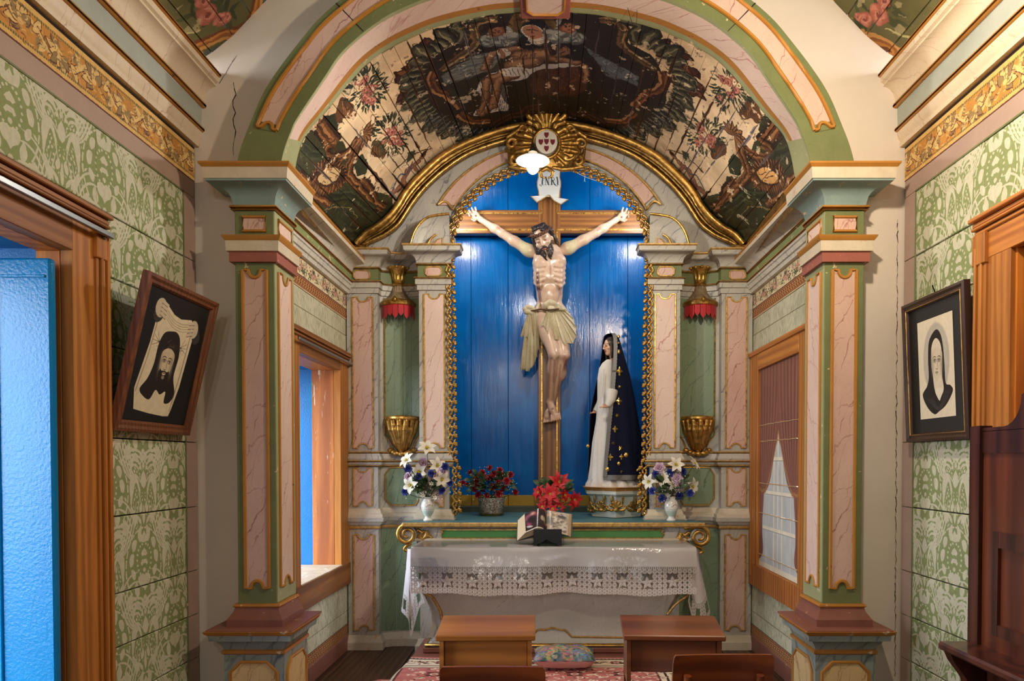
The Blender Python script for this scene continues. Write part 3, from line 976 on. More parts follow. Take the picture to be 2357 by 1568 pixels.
# cracks where the plaster has parted from the side walls and run down from the cornice
rg = random.Random(9)
def crack(name, pts, w, parent):
 mb = MB()
 for (a, b) in zip(pts[:-1], pts[1:]):
  a, b = Vector(a), Vector(b)
  d = (b - a); n = Vector((d.z, 0, -d.x)).normalized() * w * rg.uniform(.3, 1.3)
  mb.add([a - n, a + n, b + n * .7, b - n * .7], [(0, 1, 2, 3)])
 mb.v = [(x, YA - .0015, z) for x, y, z in mb.v]
 return mb.build(name, m_darkvoid, parent)
crk = [(P(2066 - (y - 505) * .006 + rg.uniform(-1.6, 1.6), y, YA)) for y in range(505, 1560, 9)]
crack('crack', crk, .0022, wf)
crack('crack', [P(540 + rg.uniform(-4, 4), y, YA) for y in range(190, 372, 14)], .0022, wf)
crack('crack', [P(505 + 5 * i, 192 - 8 * i + rg.uniform(-2, 2), YA) for i in range(9)], .002, wf)
# ------------------------------------------------------------------ the painted arch (front face, soffit, keystone)
arch = thing('arch', 'wide painted arch with pink marbled faces, ochre lines and a keystone', 'arch', kind='structure')
def lerp(a, b, t): return [(p[0] + (q[0] - p[0]) * t, p[1] + (q[1] - p[1]) * t) for p, q in zip(a, b)]
NA = len(A_OUT) - 1
CUTS = [0, 34, NA - 34, NA]                      # three lengths of boards with open joints between them
def face_strip(mb, t0, t1, i0, i1, y0=YC, raise_=0.0, thick=.004):
 a, b = lerp(A_OUT, A_ARR, t0), lerp(A_OUT, A_ARR, t1)
 rows = []
 for i in range(i0, i1 + 1):
  rows.append([(a[i][0], y0 + thick, a[i][1]), (a[i][0], y0 - raise_, a[i][1]), (b[i][0], y0 - raise_, b[i][1]), (b[i][0], y0 + thick, b[i][1])])
 mb.grid(rows, closed_u=True)
 mb.f.append((0, 1, 2, 3)); mb.m.append(0)
 n = len(rows) * 4; mb.f.append((n - 4, n - 3, n - 2, n - 1)); mb.m.append(0)
 return mb
def cut_ranges():
 for a, b in zip(CUTS[:-1], CUTS[1:]): yield a, b
for k, (i0, i1) in enumerate(cut_ranges()):
 face_strip(MB(), 0, 1, i0, i1).build('arch_board', m_green, arch, 30)
lo, hi = 10, NA - 10
for i0, i1 in ((lo, 34), (34, NA - 34), (NA - 34, hi)):
 face_strip(MB(), .22, .66, i0, i1, raise_=.003).build('pink_panel', m_pink, arch, 30)
for t in (.20, .68):
 ln = lerp(A_OUT, A_ARR, t)
 MB().tube([(x, YC - .004, z) for x, z in ln[lo - 1:hi + 2]], .011, 6).build('ochre_line', m_ochre, arch, 60)
for e, sgn in ((lo, 1), (hi, -1)):               # scooped ends of the panels
 a, b = (np.array(lerp(A_OUT, A_ARR, t)[e - sgn]) for t in (.20, .68))
 e1 = b - a; e2 = np.array(A_OUT[e + 4 * sgn]) - np.array(A_OUT[e]); e2 = e2 / np.linalg.norm(e2) * np.linalg.norm(e1)
 arcp = [tuple(a + e1 * u + e2 * w) for u, w in [(0, 0), (.14, 0), (.2, .02), (.27, .16), (.38, .27), (.5, .31), (.62, .27), (.73, .16), (.8, .02), (.86, 0), (1, 0)]]
 MB().tube([(x, YC - .005, z) for x, z in arcp], .011, 6).build('ochre_line', m_ochre, arch, 60)
 f = MB(); f.prism(arcp + [tuple(b - e2 * .1), tuple(a - e2 * .1)], lambda p, q, t: (p, t, q), YC - .0042, YC); f.build('panel_foot', m_green, arch)
for i in (34, NA - 34):
 f = MB(); a, b = A_OUT[i], A_ARR[i]
 d = Vector((b[0] - a[0], 0, b[1] - a[1])); n = Vector((d.z, 0, -d.x)).normalized() * .0035
 A_, B_ = Vector((a[0], YC - .0035, a[1])), Vector((b[0], YC - .0035, b[1]))
 f.add([A_ - n, A_ + n, B_ + n * .5, B_ - n * .5], [(0, 1, 2, 3)]); f.build('open_joint', m_darkvoid, arch)
# soffit: green edges, ochre line, pale pink marbling
def soff(mb, t0, t1, i0, i1, lift=0.0):
 rows = []
 for i in range(i0, i1 + 1):
  a, b = A_ARR[i], A_BACK[i]
  q = lambda t: (a[0] + (b[0] - a[0]) * t, YC + (YB - YC) * t, a[1] + (b[1] - a[1]) * t - lift)
  rows.append([q(t0), q(t1)])
 mb.grid(rows)
 return mb
for t0, t1, m, nm, lf in ((0, .10, m_palegreen, 'soffit_edge', 0), (.10, .64, m_pinklight, 'soffit_panel', 0), (.64, .82, m_ochre, 'ochre_band', 0), (.82, 1.0, m_palegreen, 'soffit_edge', 0)):
 e = 0 if 'edge' in nm else 8
 mb = soff(MB(), t0, t1, e, NA - e, lf)
 mb.build(nm, m, arch, 60)
for e0, e1 in ((0, 8), (NA - 8, NA)):
 soff(MB(), .10, .82, e0, e1).build('soffit_foot', m_palegreen, arch, 60)
# a lining behind the soffit so the arch has thickness
rows = [[(A_BACK[i][0], YB, A_BACK[i][1]), (A_BACK[i][0] * 1.06, YB + .001, A_BACK[i][1] + .1)] for i in range(NA + 1)]
MB().grid(rows).build('soffit_lining', m_darkvoid, arch)
# keystone
ks = [P(1199, 37, YB - .02), P(1312, 37, YB - .02)]
kz = ks[0].z
mb = MB(); mb.box(P(1199, 37, YB).x, P(1312, 37, YB).x, YC - .06, YB + .01, kz, kz + .35, c=.006); mb.build('keystone', m_red_chip, arch)
def scallop(w, h, c):
 """cartouche outline with bitten corners"""
 out = []
 for sx, sy in ((1, 1), (-1, 1), (-1, -1), (1, -1)):
  q = [(w, h - c), (w - c * .45, h - c * .55), (w - c, h)]
  q = [(sx * x, sy * y) for x, y in q]
  out += q if sx * sy > 0 else q[::-1]
 return out
kc = ((P(1199, 37, YB).x + P(1312, 37, YB).x) / 2, (YC + YB) / 2 - .01)
oc = scallop(.105, .10, .035)
mb = MB(); mb.prism([(kc[0] + a, kc[1] + b) for a, b in oc], lambda a, b, t: (a, b, t), kz - .004, kz); mb.build('keystone_panel', m_pinklight, arch)
MB().tube([(kc[0] + a, kc[1] + b, kz - .006) for a, b in oc], .008, 6, closed=True).build('keystone_moulding', m_ochre, arch, 60)
# ------------------------------------------------------------------ pilasters that carry the arch
def bite_panel(w0, w1, z0, z1, r, both=True, deep=.55):
 """upright panel outline (a, z) with a round bite at top and bottom"""
 cx = (w0 + w1) / 2; hw = (w1 - w0) / 2
 e = hw * .30
 top = [(w1, z1), (w1 - e, z1)] + [(cx + r * math.cos(math.radians(a)), z1 - r * deep * math.sin(math.radians(a)) * 1.6) for a in range(0, 181, 20)] + [(w0 + e, z1), (w0, z1)]
 bot = [(w0, z0), (w0 + e, z0)] + [(cx - r * math.cos(math.radians(a)), z0 + r * deep * math.sin(math.radians(a)) * 1.6) for a in range(0, 181, 20)] + [(w1 - e, z0), (w1, z0)]
 return top + bot
def panel_on(parent, outline, fn, m_fill, m_line, r=.008, lift=.004, name='panel', line='panel_moulding', flat=None, up=None):
 """outline (a, z), fn(a, z, t) with t = height above the face"""
 mb = MB(); mb.prism(outline, fn, -.002, lift); mb.build(name, m_fill, parent)
 MB().tube([fn(a, b, lift) for a, b in outline], r, 6, closed=True).build(line, m_line, parent, 50)
def rod_prof(o, z, r, n=8): return [(o + r * math.cos(2 * PI * i / n), z + r * math.sin(2 * PI * i / n)) for i in range(n)]
ZP = dict(plinth=.575, base0=.595, base1=.70, red0=2.545, red1=2.60, wh1=2.665, och1=2.682, blk1=2.826, tor=2.838, blue1=2.952, fas1=3.012, top=ZCAP)
X0, X1 = 1.70, 1.487
for s in (-1, 1):
 p = thing('pilaster', ('shaded' if s < 0 else 'sunlit') + ' square arch pilaster with pink marbled panels, ' + (('beside the tilted picture of the veil' if s < 0 else 'beside the cracked corner and the nun picture')), 'pilaster', (SX(s) * 1.59, YC + .1, 0), 'pilasters under the arch', kind='structure')
 bd = lambda mb, nm, m, sm=None: flip(mb, s).build(nm, m, p, sm)
 path = [(-X0, YA), (-X0, YC), (-X1, YC), (-X1, YB + .02)]
 # pedestal
 pp = [(-X0 - .055, YA), (-X0 - .055, YC - .055), (-X1 + .055, YC - .055), (-X1 + .055, YB + .05)]
 bd(MB().box(-X0 - .055, -X1 + .055, YC - .055, YB + .05, 0, .43), 'pedestal', m_bluem)
 for fn, w0, w1 in ((lambda a, b, t: (a, YC - .055 - t, b), -X0 - .02, -X1 + .02), (lambda a, b, t: (-X1 + .055 + t, a, b), YC - .02, YB + .01)):
  hw = (w1 - w0) / 2; cx = (w0 + w1) / 2
  o = [(cx + a, .20 + b) for a, b in scallop(hw, .19, .055)]
  fl_ = (lambda f: (lambda a, b, t: (-f(a, b, t)[0], f(a, b, t)[1], f(a, b, t)[2])) if s > 0 else f)(fn)
  panel_on(p, o, fl_, m_yellowm, m_ochre, .009, name='pedestal_panel')
 bd(MB().sweep(pp, [(-.02, .43), (.0, .43), (.01, .437), (.01, .452), (0, .458), (-.02, .458)]), 'pedestal_bead', m_ochre_chip, 40)
 bd(MB().sweep(pp, [(-.02, .458), (.0, .458), (.006, .475), (.022, .50), (.03, .51), (.055, .515), (.058, .545), (-.02, .545)]), 'pedestal_cornice', m_bluem, 30)
 bd(MB().sweep(pp, [(-.06, .545), (.058, .545), (.072, .556), (.078, .57), (-.06, .575)]), 'pedestal_edge', m_ochre_chip, 30)
 bd(MB().box(-X0 - .12, -X1 + .125, YC - .125, YB + .1, .565, .578, c=.003), 'pedestal_top', m_plinth_red)
 # base of the shaft
 bd(MB().sweep(path, [(-.05, .578), (.045, .578), (.045, .615), (.034, .63), (.018, .655), (.012, .675), (-.05, .675)]), 'shaft_base', m_plinth_red, 30)
 bd(MB().sweep(path, [(-.05, .675), (.014, .675), (.022, .684), (.018, .694), (-.05, .70)]), 'base_bead', m_ochre_chip, 40)
 # shaft
 bd(MB().box(-X0, -X1, YC, YB + .02, .69, ZP['blk1'], c=.004), 'shaft', m_green)
 bd(MB().box(-X1 - .03, -X1 + .0015, YC + .004, YB + .02, .70, ZP['blk1'], c=.001), 'shaft_side', m_palegreen)
 f1 = (lambda a, b, t: (-a, YC - t, b)) if s > 0 else (lambda a, b, t: (a, YC - t, b))
 f2 = (lambda a, b, t: (X1 - .0015 - t, a, b)) if s > 0 else (lambda a, b, t: (-X1 + .0015 + t, a, b))
 panel_on(p, bite_panel(-X0 + .042, -X1 - .042, .78, 2.505, .034, deep=.75), f1, m_pink, m_ochre, .010, name='shaft_panel')
 panel_on(p, bite_panel(YC + .04, YB - .03, .78, 2.505, .04, deep=.75), f2, m_pinklight, m_ochre, .008, name='shaft_panel')
 # necking: red and white bands, block with a little panel, blue flare, white fascia
 bd(MB().sweep(path, [(-.05, 2.545), (.022, 2.545), (.022, 2.60), (-.05, 2.60)]), 'red_band', m_red_chip, 30)
 bd(MB().sweep(path, [(-.05, 2.60), (.034, 2.60), (.036, 2.655), (-.05, 2.655)]), 'white_band', m_white_chip, 30)
 bd(MB().sweep(path, [(-.05, 2.655), (.038, 2.655), (.050, 2.672), (.052, 2.68), (-.05, 2.684)]), 'ochre_band', m_ochre, 30)
 panel_on(p, [(-X0 + .045, 2.715), (-X1 - .045, 2.715), (-X1 - .045, 2.79), (-X0 + .045, 2.79)], f1, m_pink, m_ochre, .010, name='neck_panel')
 panel_on(p, [(YC + .045, 2.715), (YB - .03, 2.715), (YB - .03, 2.79), (YC + .045, 2.79)], f2, m_pinklight, m_ochre, .009, name='neck_panel')
 bd(MB().sweep(path, rod_prof(.008, 2.838, .014)), 'ochre_rod', m_ochre, 60)
 fl = [(-.05, 2.85), (.006, 2.85), (.008, 2.872)] + [(.01 + .095 * (1 - math.cos(math.radians(a))), 2.875 + .07 * math.sin(math.radians(a))) for a in range(0, 91, 15)] + [(.107, 2.955), (-.05, 2.955)]
 bd(MB().sweep(path, fl), 'capital_flare', m_blue_chip, 35)
 bd(MB().sweep(path, [(-.05, 2.955), (.112, 2.955), (.118, 3.01), (-.05, 3.01)]), 'capital_fascia', m_white_chip, 30)
 bd(MB().sweep(path, [(-.05, 3.01), (.118, 3.01), (.132, 3.026), (.132, ZCAP), (-.05, ZCAP)]), 'capital_edge', m_ochre, 30)
# ------------------------------------------------------------------ chancel side walls
WY, WZ = (4.36, 5.21), (.69, 2.155)
CSEAM = [0, .30, .62, .95, 1.28, 1.62, 1.95, 2.31, 2.45, 2.575]
luv = lambda p: ((p[1] + p[0] * .3) / .9, p[2] / .9)
for s in (-1, 1):
 w = thing('wall_chancel_left' if s < 0 else 'wall_chancel_right', 'pale leaf papered chancel wall with the ' + ('deep blue window recess' if s < 0 else 'painted curtain window'), 'wall', kind='structure')
 segs = [(YB, WY[0] - .2, 0, 9), (WY[0] - .2, WY[1] + .25, 0, WZ[0] - .15), (WY[0] - .2, WY[1] + .25, WZ[1] + .12, 9), (WY[1] + .25, 5.62, 0, 9)]
 rg = random.Random(31)
 for a, b in zip(CSEAM[:-1], CSEAM[1:]):
  for y0, y1, z0, z1 in segs:
   lo_, hi_ = max(a, z0), min(b, z1)
   if hi_ - lo_ < .015: continue
   flip(MB().box(-XC - .03, -XC + rg.uniform(-.002, .002), y0, y1, lo_ + .002, hi_ - .002, c=.0025), s).build('plank', m_leafpaper, w, uv=luv)
 flip(MB().box(-XC - .03, -XC + .004, YB, 5.60, 2.575, 2.77, c=.001), s).build('frieze_board', m_floral, w, uv=lambda p: (p[1] / .48, (p[2] - 2.575) / .195))
 flip(MB().box(-XC - .0, -XC + .004, YB, 5.60, .12, .205, c=.001), s).build('border_strip', m_floral, w, uv=lambda p: (p[1] / .48, .02 + (p[2] - .12) / .085 * .38))
 if s > 0: flip(MB().box(-XC - .0, -XC + .004, 5.455, 5.50, .2, 2.575, c=.001), s).build('border_strip', m_floral, w, uv=lambda p: (p[2] / .48, .02 + (p[1] - 5.455) / .045 * .38))
 flip(MB().box(-XC - .02, -XC + .012, YB, 5.60, 0, .12, c=.004), s).build('baseboard', m_plinth_red, w)
 # backing keeps the daylight out of the joints
 b = MB().box(-XC - .05, -XC - .031, YB, 5.62, 2.25, 3.2)
 b.box(-XC - .05, -XC - .031, YB, WY[0] - .15, 0, 2.3).box(-XC - .05, -XC - .031, WY[1] + .2, 5.62, 0, 2.3).box(-XC - .05, -XC - .031, WY[0] - .2, WY[1] + .25, 0, WZ[0] - .1)
 flip(b, s).build('wall_backing', m_darkvoid, w)
 # cornice of the chancel
 cp = [(-XC, YB), (-XC, 5.60)]
 bd = lambda mb, nm, m, sm=None: flip(mb, s).build(nm, m, w, sm)
 bd(MB().sweep(cp, [(-.03, 2.77), (.03, 2.77), (.034, 2.797), (.045, 2.80), (.05, 2.83), (.058, 2.834), (.06, 2.85), (-.03, 2.85)]), 'white_band', m_whitef, 30)
 bd(MB().sweep(cp, rod_prof(.058, 2.857, .009)), 'ochre_rod', m_ochre_chip, 60)
 bd(MB().sweep(cp, [(-.03, 2.86), (.05, 2.86), (.05, 2.925), (-.03, 2.925)]), 'green_band', paint('leafy_green_%s' % SIDE[s], srgb(140, 152, 100), .5, srgb(228, 206, 172), .06 if s < 0 else .035, .15), 30)
 bd(MB().sweep(cp, rod_prof(.055, 2.929, .009)), 'ochre_rod', m_ochre_chip, 60)
 bd(MB().sweep(cp, [(-.03, 2.935), (.056, 2.935)] + [(.058 + .085 * (1 - math.cos(math.radians(a))), 2.937 + .058 * math.sin(math.radians(a))) for a in range(0, 91, 15)] + [(.15, 2.998), (-.03, 2.998)]), 'cornice_cove', m_whitef, 35)
 bd(MB().sweep(cp, [(-.03, 2.998), (.155, 2.998), (.158, 3.022), (-.03, 3.022)]), 'cornice_fascia', m_white_chip, 30)
 bd(MB().sweep(cp, [(-.03, 3.022), (.158, 3.022), (.166, 3.03), (.166, ZCAP), (-.2, ZCAP)]), 'cornice_edge', m_ochre_chip, 30)
# ------------------------------------------------------------------ chancel vault: tapering painted boards
TIES = [((678, 408), (820, 567)), ((690, 375), (848, 536)), ((700, 345), (868, 520)), ((739, 273), (905, 484)), ((752, 256), (929, 450)),
  ((851, 147), (985, 388)), ((1016, 62), (1110, 318)), ((1116, 37), (1180, 294)), ((1253, 27), (1265, 283))]
YV0, YV1 = YB - .005, 5.47
def _proj_param(line, q):
 d = np.linalg.norm(line - np.array(q), axis=1)
 i = int(np.argmin(d)); return i / (len(line) - 1)
_nl = [(p.x, p.z) for p in [P(1253 - d, y, YV0) for d, y in zip(*ARC_BACK)]]
N_LINE = resample(spline(_nl, 8), 400)
_rl = [(820, 567), (836, 542), (862, 526), (890, 504), (916, 474), (931, 448), (951, 422), (979, 394), (1011, 365), (1048, 342), (1090, 323), (1140, 305), (1194, 291), (1265, 284)]
_rl = [(p.x, p.z) for p in [P(a, b, YV1) for a, b in _rl]]
R_LINE = resample(spline(_rl, 8), 400)
_tn = [0.0] + [_proj_param(N_LINE, tuple(P(a[0], a[1], YV0))[::2]) for a, b in TIES[1:-1]] + [1.0]
_tr = [0.0] + [_proj_param(R_LINE, tuple(P(b[0], b[1], YV1))[::2]) for a, b in TIES[1:-1]] + [1.0]
_tn, _tr = np.maximum.accumulate(_tn), np.maximum.accumulate(_tr)
_xn = P(1253, 27, YV0).x
def vault_pt(u, v, off=0.0):
 """u 0..1 from left springing over the crown to the right one; v 0 front .. 1 back"""
 h = u * 2 if u <= .5 else (1 - u) * 2
 r = float(np.interp(h, _tn, _tr))
 n = np.array([np.interp(h, np.linspace(0, 1, 400), N_LINE[:, k]) for k in (0, 1)])
 b = np.array([np.interp(r, np.linspace(0, 1, 400), R_LINE[:, k]) for k in (0, 1)])
 if u > .5:
  n[0] = 2 * _xn - n[0]; b[0] = -b[0]
 q = n * (1 - v) + b * v
 return (float(q[0]), YV0 + (YV1 - YV0) * v, float(q[1]) + off)
# pixel -> (u, v) on the vault, to place what is painted on it
_U, _V = np.linspace(0, 1, 241), np.linspace(0, 1, 61)
_VG = np.array([[pix(vault_pt(u, v)) for v in _V] for u in _U])
def vuv(px, py):
 d = (_VG[..., 0] - px) ** 2 + (_VG[..., 1] - py) ** 2
 i, j = np.unravel_index(np.argmin(d), d.shape)
 i2, j2 = min(max(i, 1), 239), min(max(j, 1), 59)
 a = _VG[i2, j2]; du = (_VG[i2 + 1, j2] - _VG[i2 - 1, j2]) / 2; dv = (_VG[i2, j2 + 1] - _VG[i2, j2 - 1]) / 2
 M_ = np.array([du, dv]).T
 try: s_, t_ = np.linalg.solve(M_, np.array([px, py]) - a)
 except Exception: s_, t_ = 0, 0
 return (i2 + s_) / 240, (j2 + t_) / 60
# ------------------------------------------------------------------ painting on the chancel vault
VW, VH = 3.9, 1.43
def V2(*pts): return [(u * VW, v * VH) for u, v in (vuv(*p) for p in pts)]
def rose(im, q, r, dark=False):
 x, y = q
 k = .72 if dark else 1
 im.ell(x, y, r, r, (150 * k, 84 * k, 70 * k))
 for i in range(6):
  a = i * 1.05
  im.ell(x + r * .5 * math.cos(a), y + r * .5 * math.sin(a), r * .48, r * .42, ((196 if i % 2 else 168) * k, (126 if i % 2 else 96) * k, (108 if i % 2 else 80) * k), .9, soft=.5)
 im.ell(x, y, r * .34, r * .3, (120 * k, 58 * k, 52 * k), .9, soft=.5)
 im.stroke([(x + r * t * .11 * math.cos(t * 1.1), y + r * t * .11 * math.sin(t * 1.1)) for t in range(1, 8)], r * .12, (214 * k, 150 * k, 130 * k), .7)
def bouquet(im, px, py, w, h, rg, tilt, daisies=True):
 cx, cy = V2((px, py))[0]
 ux = Vector(V2((px + w, py))[0]) - Vector((cx, cy)); uy = Vector(V2((px, py - h))[0]) - Vector((cx, cy))
 at = lambda a, b: (cx + ux.x * a + uy.x * b, cy + ux.y * a + uy.y * b)
 S = (ux.length + uy.length) / 2
 for _ in range(120):
  a, r = rg.uniform(0, 6.28), rg.random() ** .55
  q = at(r * math.cos(a), r * math.sin(a))
  d = math.atan2(q[1] - cy, q[0] - cx)
  im.poly(leaf_shape(q[0], q[1], S * .34, S * .09, d + rg.uniform(-.5, .5), 5), rg.choice([(58, 66, 44), (74, 82, 54), (48, 54, 40), (92, 96, 62)]))
 for _ in range(11):
  q = at(rg.uniform(-.62, .62), rg.uniform(-.66, .6)); rose(im, q, S * rg.uniform(.15, .22))
 if daisies:
  for _ in range(3):
   q = at(rg.uniform(-.5, .5), rg.uniform(0, .7))
   for i in range(8): im.ell(q[0] + S * .07 * math.cos(i * .785), q[1] + S * .07 * math.sin(i * .785), S * .05, S * .03, (214, 198, 160), rot=i * .785)
   im.ell(*q, S * .04, S * .04, (170, 120, 60))
def moulding(im, pts, n, w, cols):
 """bundle of parallel painted lines"""
 p = np.array(pts, float)
 d = np.gradient(p, axis=0); nn = np.stack([-d[:, 1], d[:, 0]], 1); nn /= np.maximum(np.linalg.norm(nn, axis=1, keepdims=True), 1e-9)
 for i in range(n):
  o = (i - (n - 1) / 2) * w
  im.stroke(p + nn * o, w * 1.15, cols[i % len(cols)])
def rocaille(im, pts, r0, cols, out=1, step=.03):
 """row of overlapping shell lobes along a line"""
 p = resample(pts, max(4, int(sum(np.linalg.norm(np.diff(np.array(pts), axis=0), axis=1)) / step)))
 d = np.gradient(p, axis=0)
 for k, (q, t) in enumerate(zip(p, d)):
  a = math.atan2(t[0] * out, -t[1] * out)
  r = r0 * (1 + .25 * math.sin(k * 1.9))
  e = (q[0] + r * .62 * math.cos(a), q[1] + r * .62 * math.sin(a))
  im.ell(*e, r * .62, r * .36, cols[0], rot=a); im.ell(e[0] - .006, e[1] + .008, r * .52, r * .25, cols[1], rot=a, soft=.6)
  im.stroke(spline([tuple(q), ((q[0] + e[0]) / 2 + r * .1 * math.sin(a), (q[1] + e[1]) / 2), (q[0] + r * 1.1 * math.cos(a), q[1] + r * 1.1 * math.sin(a))], 4), r * .09, cols[2], .8, taper=True)
  im.stroke(arc(e[0], e[1], r * .58, r * .36, math.degrees(a) - 70, math.degrees(a) + 70, 6) if abs(math.cos(a)) > .7 else [tuple(q), e], r * .05, cols[2], .6)
def vault_painting():
 im = Img(2730, 1000, VW, VH, (204, 178, 142))
 rg = random.Random(21)
 f1, f2 = im.fbm(9, 6, 3, 2.7), im.fbm(30, 5, 4, 2.7)
 im.tone(np.clip((f1 - .5) * 3, 0, 1), (176, 142, 106), .6)
 im.tone(np.clip((f2 - .58) * 5, 0, 1), (226, 206, 174), .6)
 im.tone(np.clip((f2 - .69) * 12, 0, 1), (120, 86, 60), .7)
 BR = [(66, 38, 22), (128, 80, 46), (168, 116, 70), (104, 62, 36), (150, 98, 58)]
 GR = [(60, 66, 40), (84, 88, 56), (48, 52, 34)]
 for m in (False, True):
  X = (lambda pts: [(2524 - x, y) for x, y in pts]) if m else (lambda pts: pts)
  B = lambda *pts: V2(*X(list(pts)))
  # green and brown architecture on the haunch
  im.poly(B((640, 420), (700, 300), (738, 268), (758, 300), (790, 330), (806, 372), (815, 420), (850, 408), (862, 440), (905, 452), (905, 500), (830, 585), (640, 600)), (78, 78, 46))
  im.poly(B((812, 372), (836, 352), (850, 378), (842, 402), (822, 404)), (66, 72, 46))
  im.poly(B((745, 268), (772, 262), (778, 300), (768, 312)), (64, 70, 44))
  im.poly(B((660, 470), (760, 560), (830, 590), (640, 620)), (96, 48, 30) if m else (62, 58, 36))
  im.poly(B((735, 480), (800, 470), (830, 500), (800, 540), (762, 530)), (70, 74, 44))
  im.stroke(B((742, 486), (800, 476), (824, 500), (798, 532), (764, 524), (742, 486)), .009, (146, 122, 78))
  # stacked mouldings
  moulding(im, B((728, 282), (742, 300), (756, 318), (770, 332)), 6, .02, BR)
  moulding(im, B((770, 330), (752, 338), (744, 356), (760, 366), (784, 362), (806, 348), (824, 322)), 5, .017, BR)
  moulding(im, B((824, 322), (818, 352), (806, 380), (800, 402), (816, 420), (830, 432)), 5, .017, BR)
  moulding(im, B((830, 420), (850, 440), (862, 470), (884, 482)), 6, .018, BR)
  moulding(im, B((826, 434), (842, 452), (856, 472)), 5, .016, BR)
  moulding(im, B((700, 340), (716, 352), (738, 356), (744, 372)), 5, .016, GR)
  moulding(im, B((735, 450), (775, 452), (805, 446), (835, 470), (858, 486)), 6, .017, GR)
  moulding(im, B((740, 520), (780, 540), (820, 540), (850, 520)), 6, .017, GR)
  moulding(im, B((690, 400), (712, 420), (724, 450), (760, 470)), 4, .014, BR)
  # shell finial and the blank cartouche
  for i in range(9):
   a = math.radians(-20 + 25 * i)
   q = V2(*X([(836, 312)]))[0]
   im.poly(leaf_shape(q[0], q[1], .125, .05, a + (PI if m else 0), 6), (84, 52, 32)); im.poly(leaf_shape(q[0], q[1], .11, .032, a + (PI if m else 0), 6), (160, 112, 70))
  cc = B((752, 405))[0]
  rocaille(im, spline(B((715, 420), (722, 385), (752, 362), (786, 372), (800, 400), (784, 432), (748, 448), (722, 440)), 6, True), .085, ((58, 34, 20), (132, 82, 48), (186, 134, 84)), -1 if m else 1, .035)
  im.poly(spline(B((727, 412), (742, 388), (772, 380), (788, 396), (774, 420), (744, 430)), 5, True), (92, 56, 30))
  im.poly(spline(B((732, 412), (745, 392), (770, 385), (782, 397), (770, 416), (746, 425)), 5, True), (200, 150, 92) if m else (188, 158, 116))
  for t in ((760, 396), (744, 404)): im.stroke(B(t, (t[0] + 18, t[1] + 6)), .006, (90, 60, 36))
  # urns of roses
  im.poly(spline(B((776, 252), (784, 226), (802, 232), (822, 256), (812, 276), (792, 272), (784, 284), (770, 276)), 5, True), (122, 78, 44))
  for i in range(5): im.stroke(B((788 + 5 * i, 236 + 6 * i), (792 + 4 * i, 262 + 3 * i)), .014, (178, 128, 80), taper=True)
  bouquet(im, *X([(842, 208)])[0], 44, 46, rg, 0)
  im.poly(spline(B((852, 352), (858, 328), (876, 326), (888, 350), (882, 366), (866, 362)), 5, True), (112, 70, 40))
  for i in range(4): im.stroke(B((860 + 6 * i, 334 + 4 * i), (864 + 5 * i, 354 + 2 * i)), .012, (170, 120, 76), taper=True)
  bouquet(im, *X([(902, 312)])[0], 38, 42, rg, 0)
  # small winged figure by the gilt edge
  for a, b, r in (((962, 372), (940, 392), .038), ((940, 392), (922, 430), .046), ((922, 430), (902, 446), .03), ((950, 382), (966, 400), .022), ((930, 418), (938, 440), .026)):
   im.stroke(B(a, b), r * 1.6, (118, 76, 60)); im.stroke(B(a, b), r * 1.15, (168, 118, 92), .9, soft=8)
  im.ell(*B((972, 360))[0], .034, .03, (150, 102, 78)); im.ell(*B((976, 354))[0], .03, .02, (74, 46, 30))
  im.stroke(spline(B((950, 372), (936, 400), (920, 404), (906, 432)), 5), .016, (84, 96, 112))
  im.poly(B((938, 352), (956, 346), (952, 362), (936, 376)), (78, 84, 62))
  im.stroke(spline(B((985, 345), (960, 352), (935, 368), (905, 398)), 5), .012, (96, 62, 36))
  # red brown foliage at the flank of the medallion
  for _ in range(34):
   t = rg.random()
   bx, by = (1000 - 66 * math.sin(t * 2.2) + rg.uniform(-10, 22), 96 + 140 * t + rg.uniform(-8, 8))
   q = B((bx, by))[0]
   a = rg.uniform(0, 6.28)
   im.poly(leaf_shape(q[0], q[1], .11, .07, a, 6, .8), (74, 34, 18)); im.poly(leaf_shape(q[0], q[1], .085, .04, a, 6, .8), rg.choice([(124, 64, 36), (104, 52, 30), (146, 84, 48)]))
 # the dark medallion
 Q = lambda *p: spline(V2(*p), 6, True)
 im.poly(Q((990, 140), (968, 190), (990, 250), (1040, 292), (1120, 300), (1262, 292), (1410, 300), (1486, 288), (1530, 240), (1528, 180), (1500, 130), (1440, 92), (1420, 48), (1330, 28), (1180, 28), (1085, 45), (1062, 92)), (52, 42, 30))
 for m in (False, True):
  X = (lambda pts: [(2524 - x, y) for x, y in pts]) if m else (lambda pts: pts)
  B = lambda *pts: V2(*X(list(pts)))
  o = 1 if m else -1
  rocaille(im, spline(B((1062, 92), (1020, 118), (992, 140), (978, 172), (978, 210), (1000, 248), (1036, 276), (1090, 290)), 6), .13, ((40, 38, 28), (104, 100, 74), (160, 152, 116)), -o, .05)
  rocaille(im, spline(B((1010, 256), (1050, 282), (1110, 296), (1150, 292)), 6), .1, ((34, 34, 34), (92, 92, 86), (150, 148, 132)), -o, .045)
  for pts in (((1000, 166), (994, 186), (1004, 206), (1022, 214)), ((1028, 214), (1044, 228), (1062, 246)), ((1060, 262), (1090, 280), (1128, 278))):
   moulding(im, spline(B(*pts), 5), 4, .02, [(70, 36, 20), (150, 92, 52), (112, 62, 36), (178, 128, 84)])
  moulding(im, spline(B((1018, 160), (1048, 138), (1078, 118), (1096, 98), (1090, 70), (1100, 52), (1140, 46)), 6), 5, .018, [(58, 44, 26), (130, 92, 58), (96, 80, 52), (160, 124, 84)])
